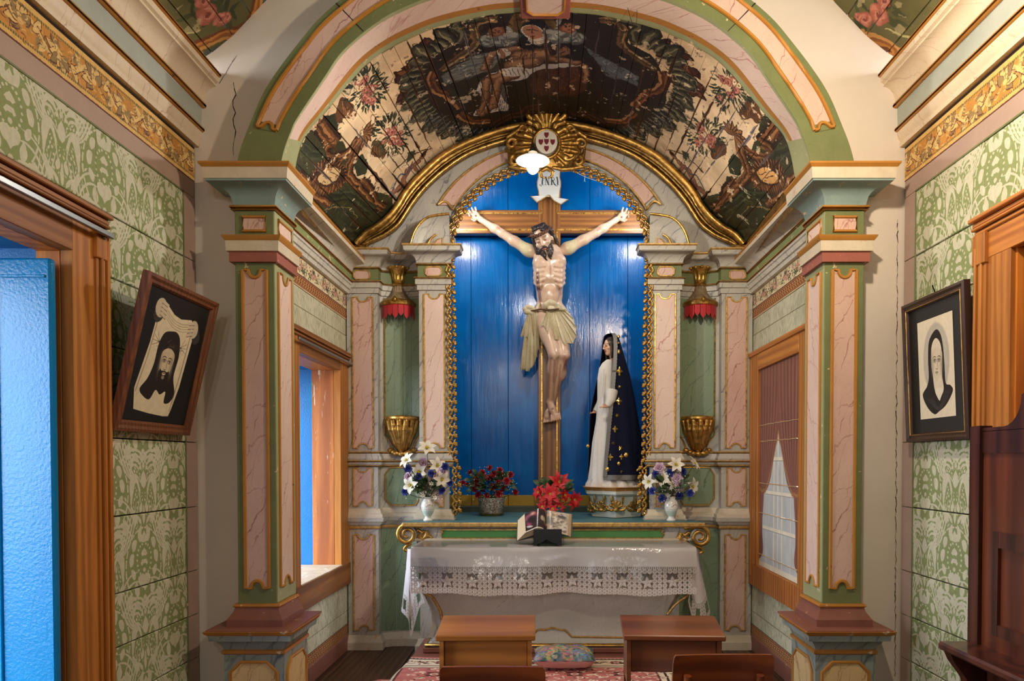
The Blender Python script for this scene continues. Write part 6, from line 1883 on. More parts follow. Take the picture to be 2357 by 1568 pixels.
for a in (((1240, 451), (1262, 449), (1251, 457), (1236, 466), (1222, 452)), ((1288, 456), (1264, 449), (1275, 462), (1291, 471), (1308, 459))):
 pts = [P(x, y, YT - .02 - .012 * (k in (3, 4))) for k, (x, y) in enumerate(a)]
 mb = MB(); mb.add([tuple(p_) for p_ in pts] + [tuple(p_ + Vector((0, .01, 0))) for p_ in pts], [(0, 1, 2, 3, 4), (9, 8, 7, 6, 5)] + [(i, (i + 1) % 5, 5 + (i + 1) % 5, 5 + i) for i in range(5)])
 mb.build('scroll_curl', m_scrollback, cr)
 MB().tube([pts[i] for i in (1, 2, 3, 4)], .0045, 6).build('scroll_edging', m_goldpaint, cr, 60)
# ------------------------------------------------------------------ carved crucified figure
def q(px, py, Y): return tuple(P(px, py, Y))
def head_frame(c, yaw, pitch, roll):
 R = Matrix.Rotation(roll, 3, 'Y') @ Matrix.Rotation(yaw, 3, 'Z') @ Matrix.Rotation(pitch, 3, 'X')
 C_ = Vector(c)
 return R, (lambda x, y, z: tuple(C_ + R @ Vector((x, y, z))))
def carve_head(S, R, H, k=1.0, female=False):
 e = lambda c, r, b=.012, sub=False: S.ell(H(*[v * k for v in c]), [v * k for v in r], b * k, sub, R)
 e((0, .012, .025), (.074, .093, .098), .01)
 e((0, -.022, -.035), (.058, .066, .075))
 e((0, -.052, -.088), (.028, .026, .026), .02)
 for s in (-1, 1):
  e((s * .042, -.055, -.02), (.024, .024, .022), .015)
  e((s * .031, -.094, .012), (.019, .016, .0125), .006, True)
  e((s * .031, -.076, .010), (.0165, .013, .0125), .003)
  e((s * .031, -.0875, .0055), (.0145, .004, .0035), .002)
  S.cone(H(s * .012 * k, -.087 * k, .03 * k), H(s * .048 * k, -.076 * k, .030 * k), .006 * k, .004 * k, .006)
  e((s * .0135, -.10, -.031), (.0085, .009, .007), .004)
  e((s * .074, .012, -.005), (.01, .018, .028), .006)
 S.cone(H(0, -.088 * k, .026 * k), H(0, -.109 * k, -.026 * k), .0075 * k, .0115 * k, .007)
 e((0, -.089, -.053), (.021, .0085, .0058), .003)
 e((0, -.086, -.065), (.018, .009, .0062), .003)
 e((0, -.095, -.059), (.017, .006, .0018), .002, True)
HC = q(1251, 553, 5.865)
HR, HH = head_frame(HC, math.radians(-16), math.radians(20), math.radians(-17))
S = SDF((-.74, 5.70, 1.62), (.68, 6.07, 3.66), .0048)
for c, r, k in ((q(1264, 606, 5.945), (.142, .098, .125), .03), (q(1264, 640, 5.94), (.134, .105, .14), .04), (q(1265, 680, 5.955), (.112, .078, .12), .05), (q(1264, 716, 5.955), (.128, .09, .09), .05),
    (q(1246, 602, 5.877), (.058, .034, .046), .05), (q(1286, 599, 5.877), (.058, .034, .046), .05), (q(1218, 577, 5.965), (.06, .05, .05), .03), (q(1307, 572, 5.965), (.06, .05, .05), .03)):
 S.ell(c, r, k)
for i in range(5):                                   # ribs
 for s in (-1, 1):
  S.chain([q(1265 + s * (12 + i), 612 + 11 * i, 5.838 + .003 * i), q(1265 + s * 26, 614 + 11.5 * i, 5.868), q(1265 + s * 35, 606 + 11.5 * i, 5.92)], [.0065, .007, .006], .026)
S.ell(q(1265, 668, 5.83), (.062, .05, .075), .025, True)   # hollow under the ribs
S.ell(q(1265, 676, 5.885), (.075, .04, .09), .03)
S.ell(q(1265, 690, 5.836), (.008, .01, .009), .006, True)
S.cone(q(1272, 578, 5.945), HH(0, .03, -.08), .062, .052, .03)
for sh, el, wr in (((1220, 579, 5.965), (1155, 537, 5.985), (1106, 505, 6.01)), ((1306, 573, 5.965), (1373, 536, 5.985), (1417, 507, 6.01))):
 S.cone(q(*sh), q(*el), .050, .035, .03)
 m_ = [(a * .45 + b * .55) for a, b in zip(sh, el)]; S.ell(q(*m_), (.05, .042, .042), .02)
 S.cone(q(*el), q(*wr), .037, .0215, .012)
 m_ = [(a * .68 + b * .32) for a, b in zip(el, wr)]; S.ell(q(*m_), (.045, .036, .038), .02)
def hand(wr, palm, tips, thumb):
 S.cone(q(*wr), q(*palm), .022, .026, .015, flat=(1, .62, 1))
 S.ell(q(*palm), (.036, .019, .036), .012)
 for kn, mid, tip in tips:
  S.chain([q(*palm), q(*kn), q(*mid), q(*tip)], [.014, .0098, .0086, .0072], .0035)
 S.chain([q(*t_) for t_ in thumb], [.013, .010, .008], .005)
hand((1106, 505, 6.01), (1094, 496, 6.005), [((1084, 494, 5.995), (1079, 492, 5.975), (1081, 497, 5.962)), ((1085, 489, 5.995), (1080, 485, 5.972), (1083, 489, 5.958)), ((1089, 485, 5.995), (1086, 479, 5.972), (1088, 484, 5.957)), ((1095, 484, 5.995), (1094, 478, 5.975), (1096, 483, 5.962))], [(1098, 503, 6.0), (1092, 508, 5.985), (1086, 505, 5.97)])
hand((1417, 507, 6.01), (1432, 498, 6.005), [((1443, 496, 5.995), (1449, 495, 5.975), (1447, 500, 5.962)), ((1443, 491, 5.995), (1448, 487, 5.972), (1446, 491, 5.958)), ((1439, 487, 5.995), (1443, 481, 5.972), (1441, 486, 5.957)), ((1432, 485, 5.995), (1434, 479, 5.975), (1432, 484, 5.962))], [(1428, 506, 6.0), (1436, 509, 5.985), (1442, 506, 5.97)])
for hip, kn, an, k_ in (((1249, 722, 5.945), (1275, 815, 5.815), (1266, 925, 5.955), 0), ((1284, 722, 5.955), (1299, 818, 5.84), (1268, 938, 6.0), 1)):
 S.cone(q(*hip), q(*kn), .082, .05, .03)
 S.ell(q(*[a * .5 + b * .5 for a, b in zip(hip, kn)]), (.068, .07, .10), .03)
 S.ell(q(kn[0] + 1, kn[1] + 2, kn[2] - .032), (.032, .024, .034), .012)
 S.cone(q(*kn), q(*an), .046, .0265, .014)
 m_ = [a * .7 + b * .3 for a, b in zip(kn, an)]; S.ell(q(m_[0] + (3 if k_ else -1), m_[1], m_[2] + .015), (.045, .048, .085), .02)
 S.cone(q(kn[0] + 1, kn[1] + 10, kn[2] - .03), q(an[0] + 1, an[1] - 8, an[2] - .022), .014, .008, .012)
def foot(an, arch_, ball, tips, r):
 S.chain([q(*an), q(*arch_), q(*ball)], [.03, .031, .027], .012, flat=(1, .8, 1))
 S.ell(q(an[0] - 3, an[1] + 2, an[2] + .03), (.026, .03, .03), .015)
 for a, b in tips: S.cone(q(*a), q(*b), r, r * .72, .004)
foot((1268, 938, 6.0), (1262, 952, 5.985), (1259, 960, 5.975), [((1253 + 4 * i, 962, 5.975), (1251 + 4.2 * i, 973 - .6 * i, 5.965)) for i in range(5)], .0095)
foot((1266, 925, 5.955), (1271, 942, 5.925), (1277, 955, 5.91), [((1269 + 4.6 * i, 957 - 1.2 * i, 5.90), (1270 + 5.0 * i, 970 - 1.2 * i, 5.885)) for i in range(5)], .0105)
carve_head(S, HR, HH, 1.0)
def seg_d(pts, path):
 d = np.full(len(pts), 9e9)
 for a, b in zip(path[:-1], path[1:]):
  a, b = np.array(a, float), np.array(b, float); ab = b - a
  t = np.clip(((pts - a) @ ab) / max(ab @ ab, 1e-9), 0, 1)
  d = np.minimum(d, np.linalg.norm(pts - a - t[:, None] * ab, axis=1))
 return d
_ = lambda *c: np.array([srgb(*c)[:3]])
def mixc(C_, m, col):
 m = np.clip(m, 0, 1)[:, None]; return C_ * (1 - m) + _(*col) * m
def flesh(V):
 x, y, z = V.T; zz = z - EYE; c = y * _cp - zz * _sp; u = y * _sp + zz * _cp
 pp = np.stack([PPX + FPX * x / c, PPY - FPX * u / c], 1)
 C_ = np.repeat(_(210, 182, 158), len(V), 0)
 g = np.sin(x * 90) * np.sin(z * 70 + 1) * .5 + .5
 C_ = mixc(C_, g * .25, (190, 142, 116))
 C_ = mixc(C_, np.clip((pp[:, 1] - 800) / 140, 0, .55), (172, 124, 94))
 for path, w, col, a in (([(1238, 628), (1239, 650), (1243, 690), (1246, 712)], 3.2, (110, 62, 52), .9), ([(1236, 630), (1237, 668)], 2, (96, 50, 46), .9),
       ([(1246, 668), (1250, 646), (1264, 637), (1278, 644), (1287, 662), (1291, 678)], 2.6, (140, 84, 66), .55), ([(1267, 605), (1267, 632)], 1.8, (140, 70, 60), .7),
       ([(1230, 705), (1236, 718)], 5, (176, 104, 92), .6), ([(1298, 692), (1300, 700)], 3, (170, 96, 86), .6), ([(1268, 825), (1264, 870), (1262, 915)], 2.4, (140, 78, 58), .6), ([(1276, 830), (1274, 880)], 2, (130, 66, 54), .6),
       ([(1300, 822), (1302, 850)], 5, (130, 60, 54), .7), ([(1290, 840), (1284, 900)], 2.2, (120, 66, 52), .6), ([(1145, 525), (1150, 528)], 3, (190, 110, 100), .7), ([(1381, 525), (1376, 530)], 3, (180, 90, 84), .7),
       ([(1253, 668), (1272, 672), (1280, 668)], 6, (168, 120, 100), .5)):
  C_ = mixc(C_, (1 - np.clip((seg_d(pp, path) - w * .5) / (w * .9), 0, 1)) * a * (.8 + .2 * np.sin(z * 70 + x * 400)), col)
 for hx, hy in ((1095, 497), (1431, 500), (1272, 941)):
  C_ = mixc(C_, 1 - np.clip((np.hypot(pp[:, 0] - hx, pp[:, 1] - hy) - 1.6) / 2, 0, 1), (90, 44, 38))
 for a, b in (((1214, 573), (1196, 562)), ((1310, 570), (1326, 562))):
  m = (np.hypot(pp[:, 0] - a[0], pp[:, 1] - a[1]) < 24) & (np.abs(pp[:, 0] - 1262) > 40) & (np.abs(pp[:, 0] - 1262) < 66)
  C_ = mixc(C_, m * .85, (204, 192, 152))
 L_ = (np.array(HR).T @ (V - np.array(HC)).T).T       # head-local
 near = np.linalg.norm(V - np.array(HC), axis=1) < .16
 lip = near & (np.abs(L_[:, 0]) < .021) & (np.abs(L_[:, 2] + .059) < .0115) & (L_[:, 1] < -.08)
 C_ = mixc(C_, lip * .8, (150, 84, 76))
 for s in (-1, 1):
  dl = np.hypot((L_[:, 0] - s * .031) / 1.6, L_[:, 2] - .0035)
  C_ = mixc(C_, near * (L_[:, 1] < -.06) * np.clip(1 - (dl - .0025) / .003, 0, 1) * (np.abs(L_[:, 2] - .0035) < .003) * .9, (64, 40, 30))
  C_ = mixc(C_, near * (L_[:, 1] < -.06) * (np.abs(L_[:, 2] - .0315 + .12 * np.abs(np.abs(L_[:, 0]) - .03)) < .0035) * (np.abs(L_[:, 0] - s * .031) < .02) * .85, (66, 44, 34))
  C_ = mixc(C_, near * (L_[:, 1] < -.05) * np.clip(1 - np.hypot(L_[:, 0] - s * .031, L_[:, 2] - .004) / .026, 0, 1) * .5, (150, 96, 78))
 return C_
m_flesh = tinted('polychrome_flesh', .28, .55, .2, .08)
fig = thing('crucified_statue', 'life-size carved painted man with outstretched arms, beard and loincloth on the cross', 'statue', (0, 6.0, 1.8))
S.build('body', m_flesh, fig, colfn=flesh)
m_hair = plain('dark_brown_hair', srgb(48, 36, 28), .35, bump=.3)
S = SDF((HC[0] - .24, 5.66, HC[2] - .32), (HC[0] + .22, 6.03, HC[2] + .2), .004)
S.ell(HH(0, .03, .045), (.086, .094, .088), .01, R=HR)
S.ell(HH(0, -.075, .0), (.062, .09, .105), .008, True, HR)
S.ell(HH(0, -.06, .03), (.062, .06, .07), .008, True, HR)
rg = random.Random(12)
def lock(pts, r, wob=.008, n=14):
 sp = resample(spline(pts, 6), n)
 ph = rg.uniform(0, 6)
 w = [HH(a + wob * math.sin(ph + i * .9), b + wob * .6 * math.cos(ph + i * .9), c) for i, (a, b, c) in enumerate(sp)]
 S.chain(w, [r * (1 - .55 * i / (n - 1)) for i in range(n)], .003)
for i in range(9):                                   # long locks on the viewer's left
 x = -.072 - .006 * (i % 3)
 lock([(x + .02, -.03 + .012 * i, .07), (x, -.035 + .012 * i, .0), (x + .004, -.05 + .012 * i, -.09), (x + .01 + .006 * (i % 4), -.075 + .01 * i, -.17), (x - .006 + .012 * (i % 3), -.08 + .008 * i, -.205)], .0135, .009)
for i in range(8):                                   # swept back on the other side
 lock([(.03 + .008 * i, -.062 + .014 * i, .085 - .004 * i), (.075, -.035 + .014 * i, .06 - .008 * i), (.09, .0 + .014 * i, .02 - .012 * i), (.082, .03 + .01 * i, -.05 - .008 * i)], .0135, .007)
for i in range(6): lock([(-.04 + .016 * i, -.05, .105), (-.05 + .02 * i, -.01, .125), (-.05 + .02 * i, .05, .115)], .012, .004)
S.build('hair', m_hair, fig)
S = SDF((HC[0] - .2, 5.66, HC[2] - .3), (HC[0] + .2, 6.0, HC[2] + .1), .0035)
for s in (-1, 1):
 for i in range(7):
  a = i / 6
  lock([(s * (.06 - .045 * a), -.04 - .04 * a, -.03 - .055 * a), (s * (.058 - .04 * a), -.055 - .035 * a, -.075 - .045 * a), (s * (.045 - .028 * a), -.066 - .026 * a, -.115 - .04 * a)], .0125, .005, 9)
 lock([(s * .003, -.103, -.045), (s * .02, -.096, -.05), (s * .034, -.08, -.068)], .0062, .002, 8)
S.build('beard', m_hair, fig)
crn = MB()
for ph in range(3):
 pts = []
 for i in range(49):
  a = 2 * PI * i / 48
  rr = 1 + .07 * math.cos(a * 7 + ph * 2.09)
  pts.append(HH(.083 * rr * math.cos(a), .012 + .099 * rr * math.sin(a), .068 + .010 * math.sin(a * 7 + ph * 2.09) + .012 * math.sin(a)))
 crn.tube(pts, .0055, 6, closed=True)
m_thorn = plain('thorn_brown', srgb(112, 74, 52), .6)
crn = crn.build('crown_of_thorns', m_thorn, fig, 60)
for i in range(16):
 a = 2 * PI * (i + .3) / 16 + rg.uniform(-.1, .1)
 p0 = HH(.088 * math.cos(a), .012 + .104 * math.sin(a), .07)
 el_ = rg.uniform(-.2, .9); l = rg.uniform(.035, .07)
 p1 = HH((.088 + l * math.cos(el_)) * math.cos(a), .012 + (.104 + l * math.cos(el_)) * math.sin(a), .07 + l * math.sin(el_))
 MB().tube([p0, p1], [.003, .0006], 5).build('thorn', m_thorn, crn, 60)
# loincloth
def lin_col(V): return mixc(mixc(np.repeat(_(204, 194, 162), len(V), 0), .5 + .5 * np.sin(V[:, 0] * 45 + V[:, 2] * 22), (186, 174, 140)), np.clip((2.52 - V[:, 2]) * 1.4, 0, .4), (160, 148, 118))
m_linen = tinted('painted_linen', .45, .4, .35, .15)
S = SDF((-.32, 5.70, 2.18), (.30, 6.06, 2.92), .0042)
S.ell(q(1266, 722, 5.955), (.136, .105, .07), .02)
S.ell(q(1286, 738, 5.95), (.105, .10, .09), .03)
S.cone(q(1284, 740, 5.94), q(1303, 768, 5.90), .088, .07, .03)
for i in range(6): S.chain([q(1262 + 4 * i, 706 + i, 5.83), q(1268 + 6 * i, 701 + 2.2 * i, 5.835), q(1286 + 4 * i, 704 + 3 * i, 5.86)], [.014, .014, .012], .006)
S.chain([q(1253, 712, 5.84), q(1256, 702, 5.825), q(1266, 696, 5.82), q(1276, 700, 5.825), q(1282, 708, 5.83)], [.018, .022, .024, .022, .016], .01)
S.ell(q(1268, 711, 5.815), (.03, .02, .024), .01)
S.chain([q(1230, 716, 5.90), q(1222, 720, 5.88), q(1212, 718, 5.875), q(1209, 712, 5.875), q(1214, 707, 5.875), q(1224, 709, 5.88), q(1232, 716, 5.885)], [.016, .022, .022, .02, .02, .018, .014], .008)
S.chain([q(1240, 700, 5.88), q(1236, 712, 5.87)], [.014, .014], .01)
S.build('loincloth', m_linen, fig, colfn=lambda V: lin_col(V))
def cloth(nm, top, bot, n, m, amp, ph, Yt, Yb, hemw, bulge=0.0):
 """pleated hanging cloth between two edges given in the photograph's pixels"""
 tp, bt = resample(spline(top, 6), n), resample(spline(bot, 6), n)
 f = [[], []]
 for i in range(m):
  v = i / (m - 1); r = [[], []]
  for j in range(n):
   u = j / (n - 1)
   w = math.sin(2 * PI * ph * u + .8 * math.sin(5 * u + 2 * v)) + .35 * math.sin(2 * PI * ph * 2.3 * u + 1)
   x = tp[j][0] + (bt[j][0] - tp[j][0]) * v + 1.2 * math.cos(2 * PI * ph * u) * v; y = tp[j][1] + (bt[j][1] - tp[j][1]) * v + hemw * v * v * w
   Y_ = Yt(u) + (Yb(u) - Yt(u)) * v - amp * (.25 + .75 * v) * w - bulge * math.sin(PI * v)
   p_ = P(x, y, Y_); r[0].append(tuple(p_)); r[1].append((p_.x, p_.y + .012, p_.z))
  f[0].append(r[0]); f[1].append(r[1])
 mb = MB(); mb.grid([a_ + b_[::-1] for a_, b_ in zip(*f)], closed_u=True)
 for o in (0, (m - 1) * 2 * n): mb.f += [(o + j, o + j + 1, o + 2 * n - 2 - j, o + 2 * n - 1 - j) for j in range(n - 1)]; mb.m += [0] * (n - 1)
 mb.build(nm, m_linen, fig, 60, cols=lin_col(np.array(mb.v)))
cloth('cloth_fall', [(1213, 716), (1222, 714), (1232, 716), (1240, 722)], [(1196, 846), (1206, 856), (1216, 852), (1226, 846), (1234, 828), (1241, 800)], 46, 22, .013, 4.2, lambda u: 5.875, lambda u: 5.95 - .03 * u, 3.5)
cloth('cloth_fall', [(1214, 722), (1220, 718), (1226, 720)], [(1197, 770), (1208, 778), (1222, 772), (1232, 764)], 30, 12, .012, 2.6, lambda u: 5.865, lambda u: 5.90, 3.0)
cloth('cloth_front', [(1262, 711), (1267, 709), (1273, 709), (1280, 708), (1288, 706)], [(1244, 742), (1253, 756), (1264, 768), (1276, 777), (1290, 786), (1304, 792), (1318, 790), (1327, 770), (1325, 748), (1314, 722)], 84, 20, .012, 7.5, lambda u: 5.83 + .03 * u, lambda u: 5.80 + .02 * u + .12 * max(0, u - .72), 2.5, .012)
MB().tube(spline([q(1221, 716, 5.865), q(1232, 714, 5.845), q(1243, 712, 5.83), q(1256, 713, 5.815), q(1270, 713, 5.795), q(1286, 711, 5.82)], 5), .0065, 7).build('rope', plain('brown_rope', srgb(92, 62, 42), .6), fig, 60)
# ------------------------------------------------------------------ robed statue on its white pedestal
YM = 5.66
rob = thing('robed_statue', 'statue of a woman in white dress and dark blue mantle with gold ornaments', 'statue', tuple(P(1420, 1120, YM)))
#        y, left, right, near edge
MS = [(768, 1399, 1412, 1406), (771, 1393, 1418, 1408), (777, 1389.5, 1423, 1410), (785, 1387.5, 1427, 1411), (800, 1386, 1431, 1411.5), (830, 1383, 1440, 1410), (870, 1375, 1451, 1407), (915, 1365, 1460, 1402), (955, 1358, 1466, 1398), (1000, 1356, 1474, 1393), (1050, 1354, 1481, 1388), (1098, 1352, 1487, 1385)]
def mant(y, th, off=0.0):
 l, r, e = [np.interp(y, [m_[0] for m_ in MS], [m_[i] for m_ in MS]) for i in (1, 2, 3)]
 c, z = P((l + r) / 2, y, YM).x, P(VPX, y, YM).z
 rx = (r - l) / 2 * YM / FPX
 ry = rx * (.86 if y > 860 else .92)
 amp = .035 * min(1, max(0, (y - 800) / 250))
 f = 1 + amp * math.cos(11 * th + .4 * math.sin(3 * th)) + off / max(rx, .02)
 return (c + rx * f * math.cos(th), YM + ry * f * math.sin(th), z)
def near_th(y):
 l, r, e = [np.interp(y, [m_[0] for m_ in MS], [m_[i] for m_ in MS]) for i in (1, 2, 3)]
 return -math.acos(max(-.98, min(.98, (e - (l + r) / 2) / ((r - l) / 2))))
ys = [768, 769.5, 771, 774, 777, 780, 786, 794, 805, 820, 840, 865, 890, 915, 940, 965, 990, 1015, 1040, 1065, 1085, 1098]
rows = []
for y in ys:
 a, b = near_th(y), math.radians(176)
 rows.append([mant(y, a + (b - a) * j / 64) for j in range(65)])
inn_ = [[mant(y, near_th(y) + (math.radians(176) - near_th(y)) * j / 64, -.006) for j in range(65)] for y in ys]
m_mantle = plain('dark_blue_velvet', srgb(14, 18, 42), .85, spec=.2, bump=.1)
mb = MB().grid(rows).grid(inn_)
n_ = len(ys) * 65
for i in range(len(ys) - 1):
 for j in (0, 64):
  a = i * 65 + j; mb.f.append((a, a + 65, n_ + a + 65, n_ + a)); mb.m.append(0)
mb.f.append(tuple(range(65))); mb.m.append(0)
mb.build('mantle', m_mantle, rob, 60)
m_trim = plain('silver_lace', srgb(112, 108, 104), .45, .5, bump=.6, bscale=160)
def strip(pts, w, nm, dirv):
 mb = MB(); r_ = []
 for i, p_ in enumerate(pts):
  p_ = Vector(p_); s_ = w * (1 + .14 * (i % 2))
  r_.append([p_ + Vector((-.004, -.010, 0)), p_ + Vector(dirv) * s_ + Vector((0, -.011, 0)), p_ + Vector(dirv) * s_ + Vector((0, .004, 0)), p_ + Vector((-.004, .004, 0))])
 return mb.grid(r_, closed_u=True).build(nm, m_trim, rob, 30)
strip([mant(y, near_th(y), .002) for y in np.linspace(769, 1097, 90)], .026, 'lace_trim', (.94, -.25, 0))
strip([mant(y, math.radians(178), .003) for y in np.linspace(776, 1097, 60)], .014, 'lace_trim', (-.2, -.9, 0))
hemr = [mant(1096, near_th(1098) + (math.radians(10) - near_th(1098)) * j / 70, .004) for j in range(71)]
mb = MB().grid([[Vector(p_) + Vector((0, -.003, .012)), Vector(p_) + Vector((0, -.006, -.026 - .004 * (j % 2))), Vector(p_) + Vector((0, .003, -.026)), Vector(p_) + Vector((0, .003, .012))] for j, p_ in enumerate(hemr)], closed_u=True)
mb.build('lace_trim', m_trim, rob, 30)
# dress
m_dress = plain('white_linen', srgb(222, 216, 208), .8, bump=.15, bscale=50, sheen=.2)
DS = [(828, 1396, 1408), (836, 1386, 1411), (848, 1379, 1412), (870, 1375, 1415), (900, 1375, 1418), (930, 1375, 1420), (970, 1372, 1425), (1020, 1364, 1440), (1070, 1360, 1452), (1100, 1356, 1466), (1112, 1352, 1478), (1122, 1350, 1483)]
rows = []
for y, l, r in DS:
 c, z = P((l + r) / 2, y, YM - .02).x, P(VPX, y, YM - .02).z
 rx = (r - l) / 2 * YM / FPX
 am = .05 * min(1, max(0, (y - 880) / 240)) + (.03 if y > 1105 else 0)
 rows.append([(c + rx * (1 + am * math.cos(14 * t_ + (y > 1105) * t_)) * math.cos(t_), YM - .02 + rx * .78 * (1 + am * math.cos(14 * t_)) * math.sin(t_), z) for t_ in [2 * PI * j / 84 for j in range(84)]])
MB().grid(rows, closed_u=True).build('dress', m_dress, rob, 60)
# head, veil, hands
KM = .62
MHC = q(1405, 798, YM - .02)
MR, MHf = head_frame(MHC, math.radians(-62), math.radians(6), 0)
S = SDF((MHC[0] - .14, YM - .24, MHC[2] - .25), (MHC[0] + .14, YM + .14, MHC[2] + .14), .003)
carve_head(S, MR, MHf, KM, True)
S.cone(MHf(0, .01, -.04), MHf(0, .03, -.13), .028, .036, .02)
def face_col(V):
 L_ = (np.array(MR).T @ (V - np.array(MHC)).T).T / KM
 C_ = np.repeat(_(216, 174, 144), len(V), 0)
 C_ = mixc(C_, (np.abs(L_[:, 0]) < .02) & (np.abs(L_[:, 2] + .059) < .011) & (L_[:, 1] < -.08), (168, 88, 80))
 for s in (-1, 1):
  C_ = mixc(C_, (L_[:, 1] < -.06) * np.clip(1 - (np.hypot((L_[:, 0] - s * .031) / 1.7, L_[:, 2] - .008) - .006) / .003, 0, 1), (60, 44, 36))
  C_ = mixc(C_, (L_[:, 1] < -.055) * (np.abs(L_[:, 2] - .034) < .003) * (np.abs(L_[:, 0] - s * .031) < .018), (92, 62, 46))
 return C_
S.build('head', m_flesh, rob, colfn=face_col)
S = SDF((MHC[0] - .16, YM - .24, MHC[2] - .3), (MHC[0] + .14, YM + .14, MHC[2] + .14), .004)
S.ell(MHf(0, .012, .014), (.05, .062, .066), .01, R=MR); S.ell(MHf(0, -.055, -.012), (.033, .05, .066), .006, True, MR)
for i in range(4):
 for s in (-1, 1): S.chain([MHf(s * .038, -.02 + .011 * i, .015), MHf(s * .043, -.02 + .011 * i, -.045), MHf(s * .038, -.026 + .011 * i, -.095)], [.009, .009, .005], .004)
S.build('hair', m_hair, rob)
S = SDF((P(1350, 900, YM).x, YM - .3, P(0, 985, YM).z), (P(1415, 900, YM).x, YM + .16, P(0, 900, YM).z), .003)
S2 = []
def small_hand(w, d):
 w, d = Vector(w), Vector(d); up = Vector((0, -.3, 1)).normalized(); sd = d.cross(up)
 S.cone(tuple(w), tuple(w + d * .035), .013, .015, .004, flat=(1, 1, .7))
 for i in range(4):
  a = w + d * .035 + sd * (.007 * (i - 1.5)); S.chain([tuple(a), tuple(a + d * .018), tuple(a + d * .032 - up * .006)], [.0048, .0045, .0036], .002)
 S.chain([tuple(w + d * .01 + up * .010), tuple(w + d * .03 + up * .02), tuple(w + d * .042 + up * .016)], [.005, .005, .004], .002)
small_hand(q(1377, 949, YM + .02), (-1, -.1, -.05)); small_hand(q(1399, 936, YM - .17), (-.95, -.15, -.05))
S.build('hand', m_flesh, rob, colfn=lambda V: np.repeat(_(206, 160, 130), len(V), 0))
mb = MB(); mb.tube([q(1392, 905, YM + .02), q(1384, 930, YM + .02), q(1371, 947, YM + .02)], [.05, .042, .026], 12).tube([q(1408, 900, YM - .14), q(1406, 920, YM - .16), q(1398, 935, YM - .168)], [.05, .04, .022], 12)
mb.build('sleeve', m_dress, rob, 60)
MB().tube(spline([q(1389, 850, YM - .12), q(1387, 880, YM - .13), q(1386, 915, YM - .12)], 5), .007, 6).build('ribbon', m_dress, rob, 60)
# gold ornaments pinned down the mantle
m_orn = plain('ornament_gold', (.72, .46, .12, 1), .3, .9)
for i, (x, y, r, kind_) in enumerate([(1422, 776, 4, 0), (1421, 792, 3.5, 1), (1421, 814, 4.5, 0), (1422, 859, 9, 2), (1422, 895, 5, 1), (1420, 927, 8, 2), (1416, 960, 5.5, 1), (1411, 990, 7, 2), (1407, 1022, 4.5, 1), (1401, 1053, 7, 2), (1423, 1033, 6, 1), (1425, 1052, 6, 2), (1435, 1048, 5, 0), (1419, 1067, 4, 0), (1394, 1080, 5, 0), (1425, 1085, 4, 1), (1461, 1082, 3.5, 1)]):
 l, rr, e = [np.interp(y, [m_[0] for m_ in MS], [m_[j] for m_ in MS]) for j in (1, 2, 3)]
 th = -math.acos(max(-.98, min(.98, (x - (l + rr) / 2) / ((rr - l) / 2))))
 c = Vector(mant(y, th, .004)); nrm = (c - Vector((P((l + rr) / 2, y, YM).x, YM, c.z))).normalized(); tx = Vector((0, 0, 1)).cross(nrm).normalized()
 mb = MB(); R_ = r * YM / FPX
 if kind_ == 0: mb.sphere(tuple(c), R_, 5, sc=(1, .5, 1.15))
 else:
  ptsn = [(6 if kind_ == 1 else 4)][0] * 2
  ring = [tuple(c + (tx * math.cos(PI * 2 * j / ptsn) + Vector((0, 0, 1.25 if kind_ == 2 else 1)) * math.sin(PI * 2 * j / ptsn)) * R_ * (1 if j % 2 == 0 else .5) + nrm * .002) for j in range(ptsn)]
  mb.add(ring + [tuple(c + nrm * .012), tuple(c - nrm * .004)], [(j, (j + 1) % ptsn, ptsn) for j in range(ptsn)] + [((j + 1) % ptsn, j, ptsn + 1) for j in range(ptsn)])
  if kind_ == 2:
   for dz in (-.9, -.3, .5): mb.sphere(tuple(c + Vector((0, 0, dz * R_)) + nrm * .004), R_ * .34, 4)
 mb.build('gold_ornament', m_orn, rob, 40)
MB().sphere(q(1353, 1027, YM - .02), .014, 5, sc=(1, .6, 1.2)).build('gold_ornament', m_orn, rob, 60)
# pedestal: half hexagon, white with gilt shells
zp0, zp1 = 1.03, P(1420, 1122, 5.44).z
ped = thing('pedestal', 'white angular pedestal with gilt shells under the robed statue', 'pedestal', tuple(P(1418, 1190, 5.5)[:2]) + (zp0,))
ctr = (P(1418, 1190, 5.43).x, 5.43)
PL = [(P(1364, 1180, 5.62).x, 5.80), (P(1364, 1185, 5.60).x, 5.60), (ctr[0], 5.44), (P(1474, 1185, 5.58).x, 5.575), (P(1474, 1185, 5.6).x, 5.80)]
PL = PL[::1]
mkw = paint('white_pedestal_paint', srgb(214, 216, 206), .5, srgb(190, 170, 140), -.04, .15)
H_ = zp1 - zp0
MB().sweep(PL, [(-.15, zp0), (.0, zp0), (.004, zp0 + .07), (.0, zp0 + .075), (.002, zp0 + .12), (.02, zp0 + .165), (.045, zp0 + H_ - .06), (.05, zp0 + H_ - .055), (.05, zp0 + H_ - .03), (-.15, zp0 + H_ - .03)]).build('pedestal_body', mkw, ped, 30)
MB().sweep(PL, [(-.16, zp0 + H_ - .03), (.05, zp0 + H_ - .03), (.058, zp0 + H_ - .02), (.06, zp0 + H_ - .012), (.075, zp0 + H_ - .004), (.075, zp0 + H_), (-.16, zp0 + H_)]).build('pedestal_rim', m_ochre_chip, ped, 30)
mb = MB(); mb.prism([(x, y + .02) for x, y in PL], lambda a, b, t: (a, b, t), zp0 + H_ - .02, zp0 + H_ - .001); mb.build('pedestal_top', mkw, ped)
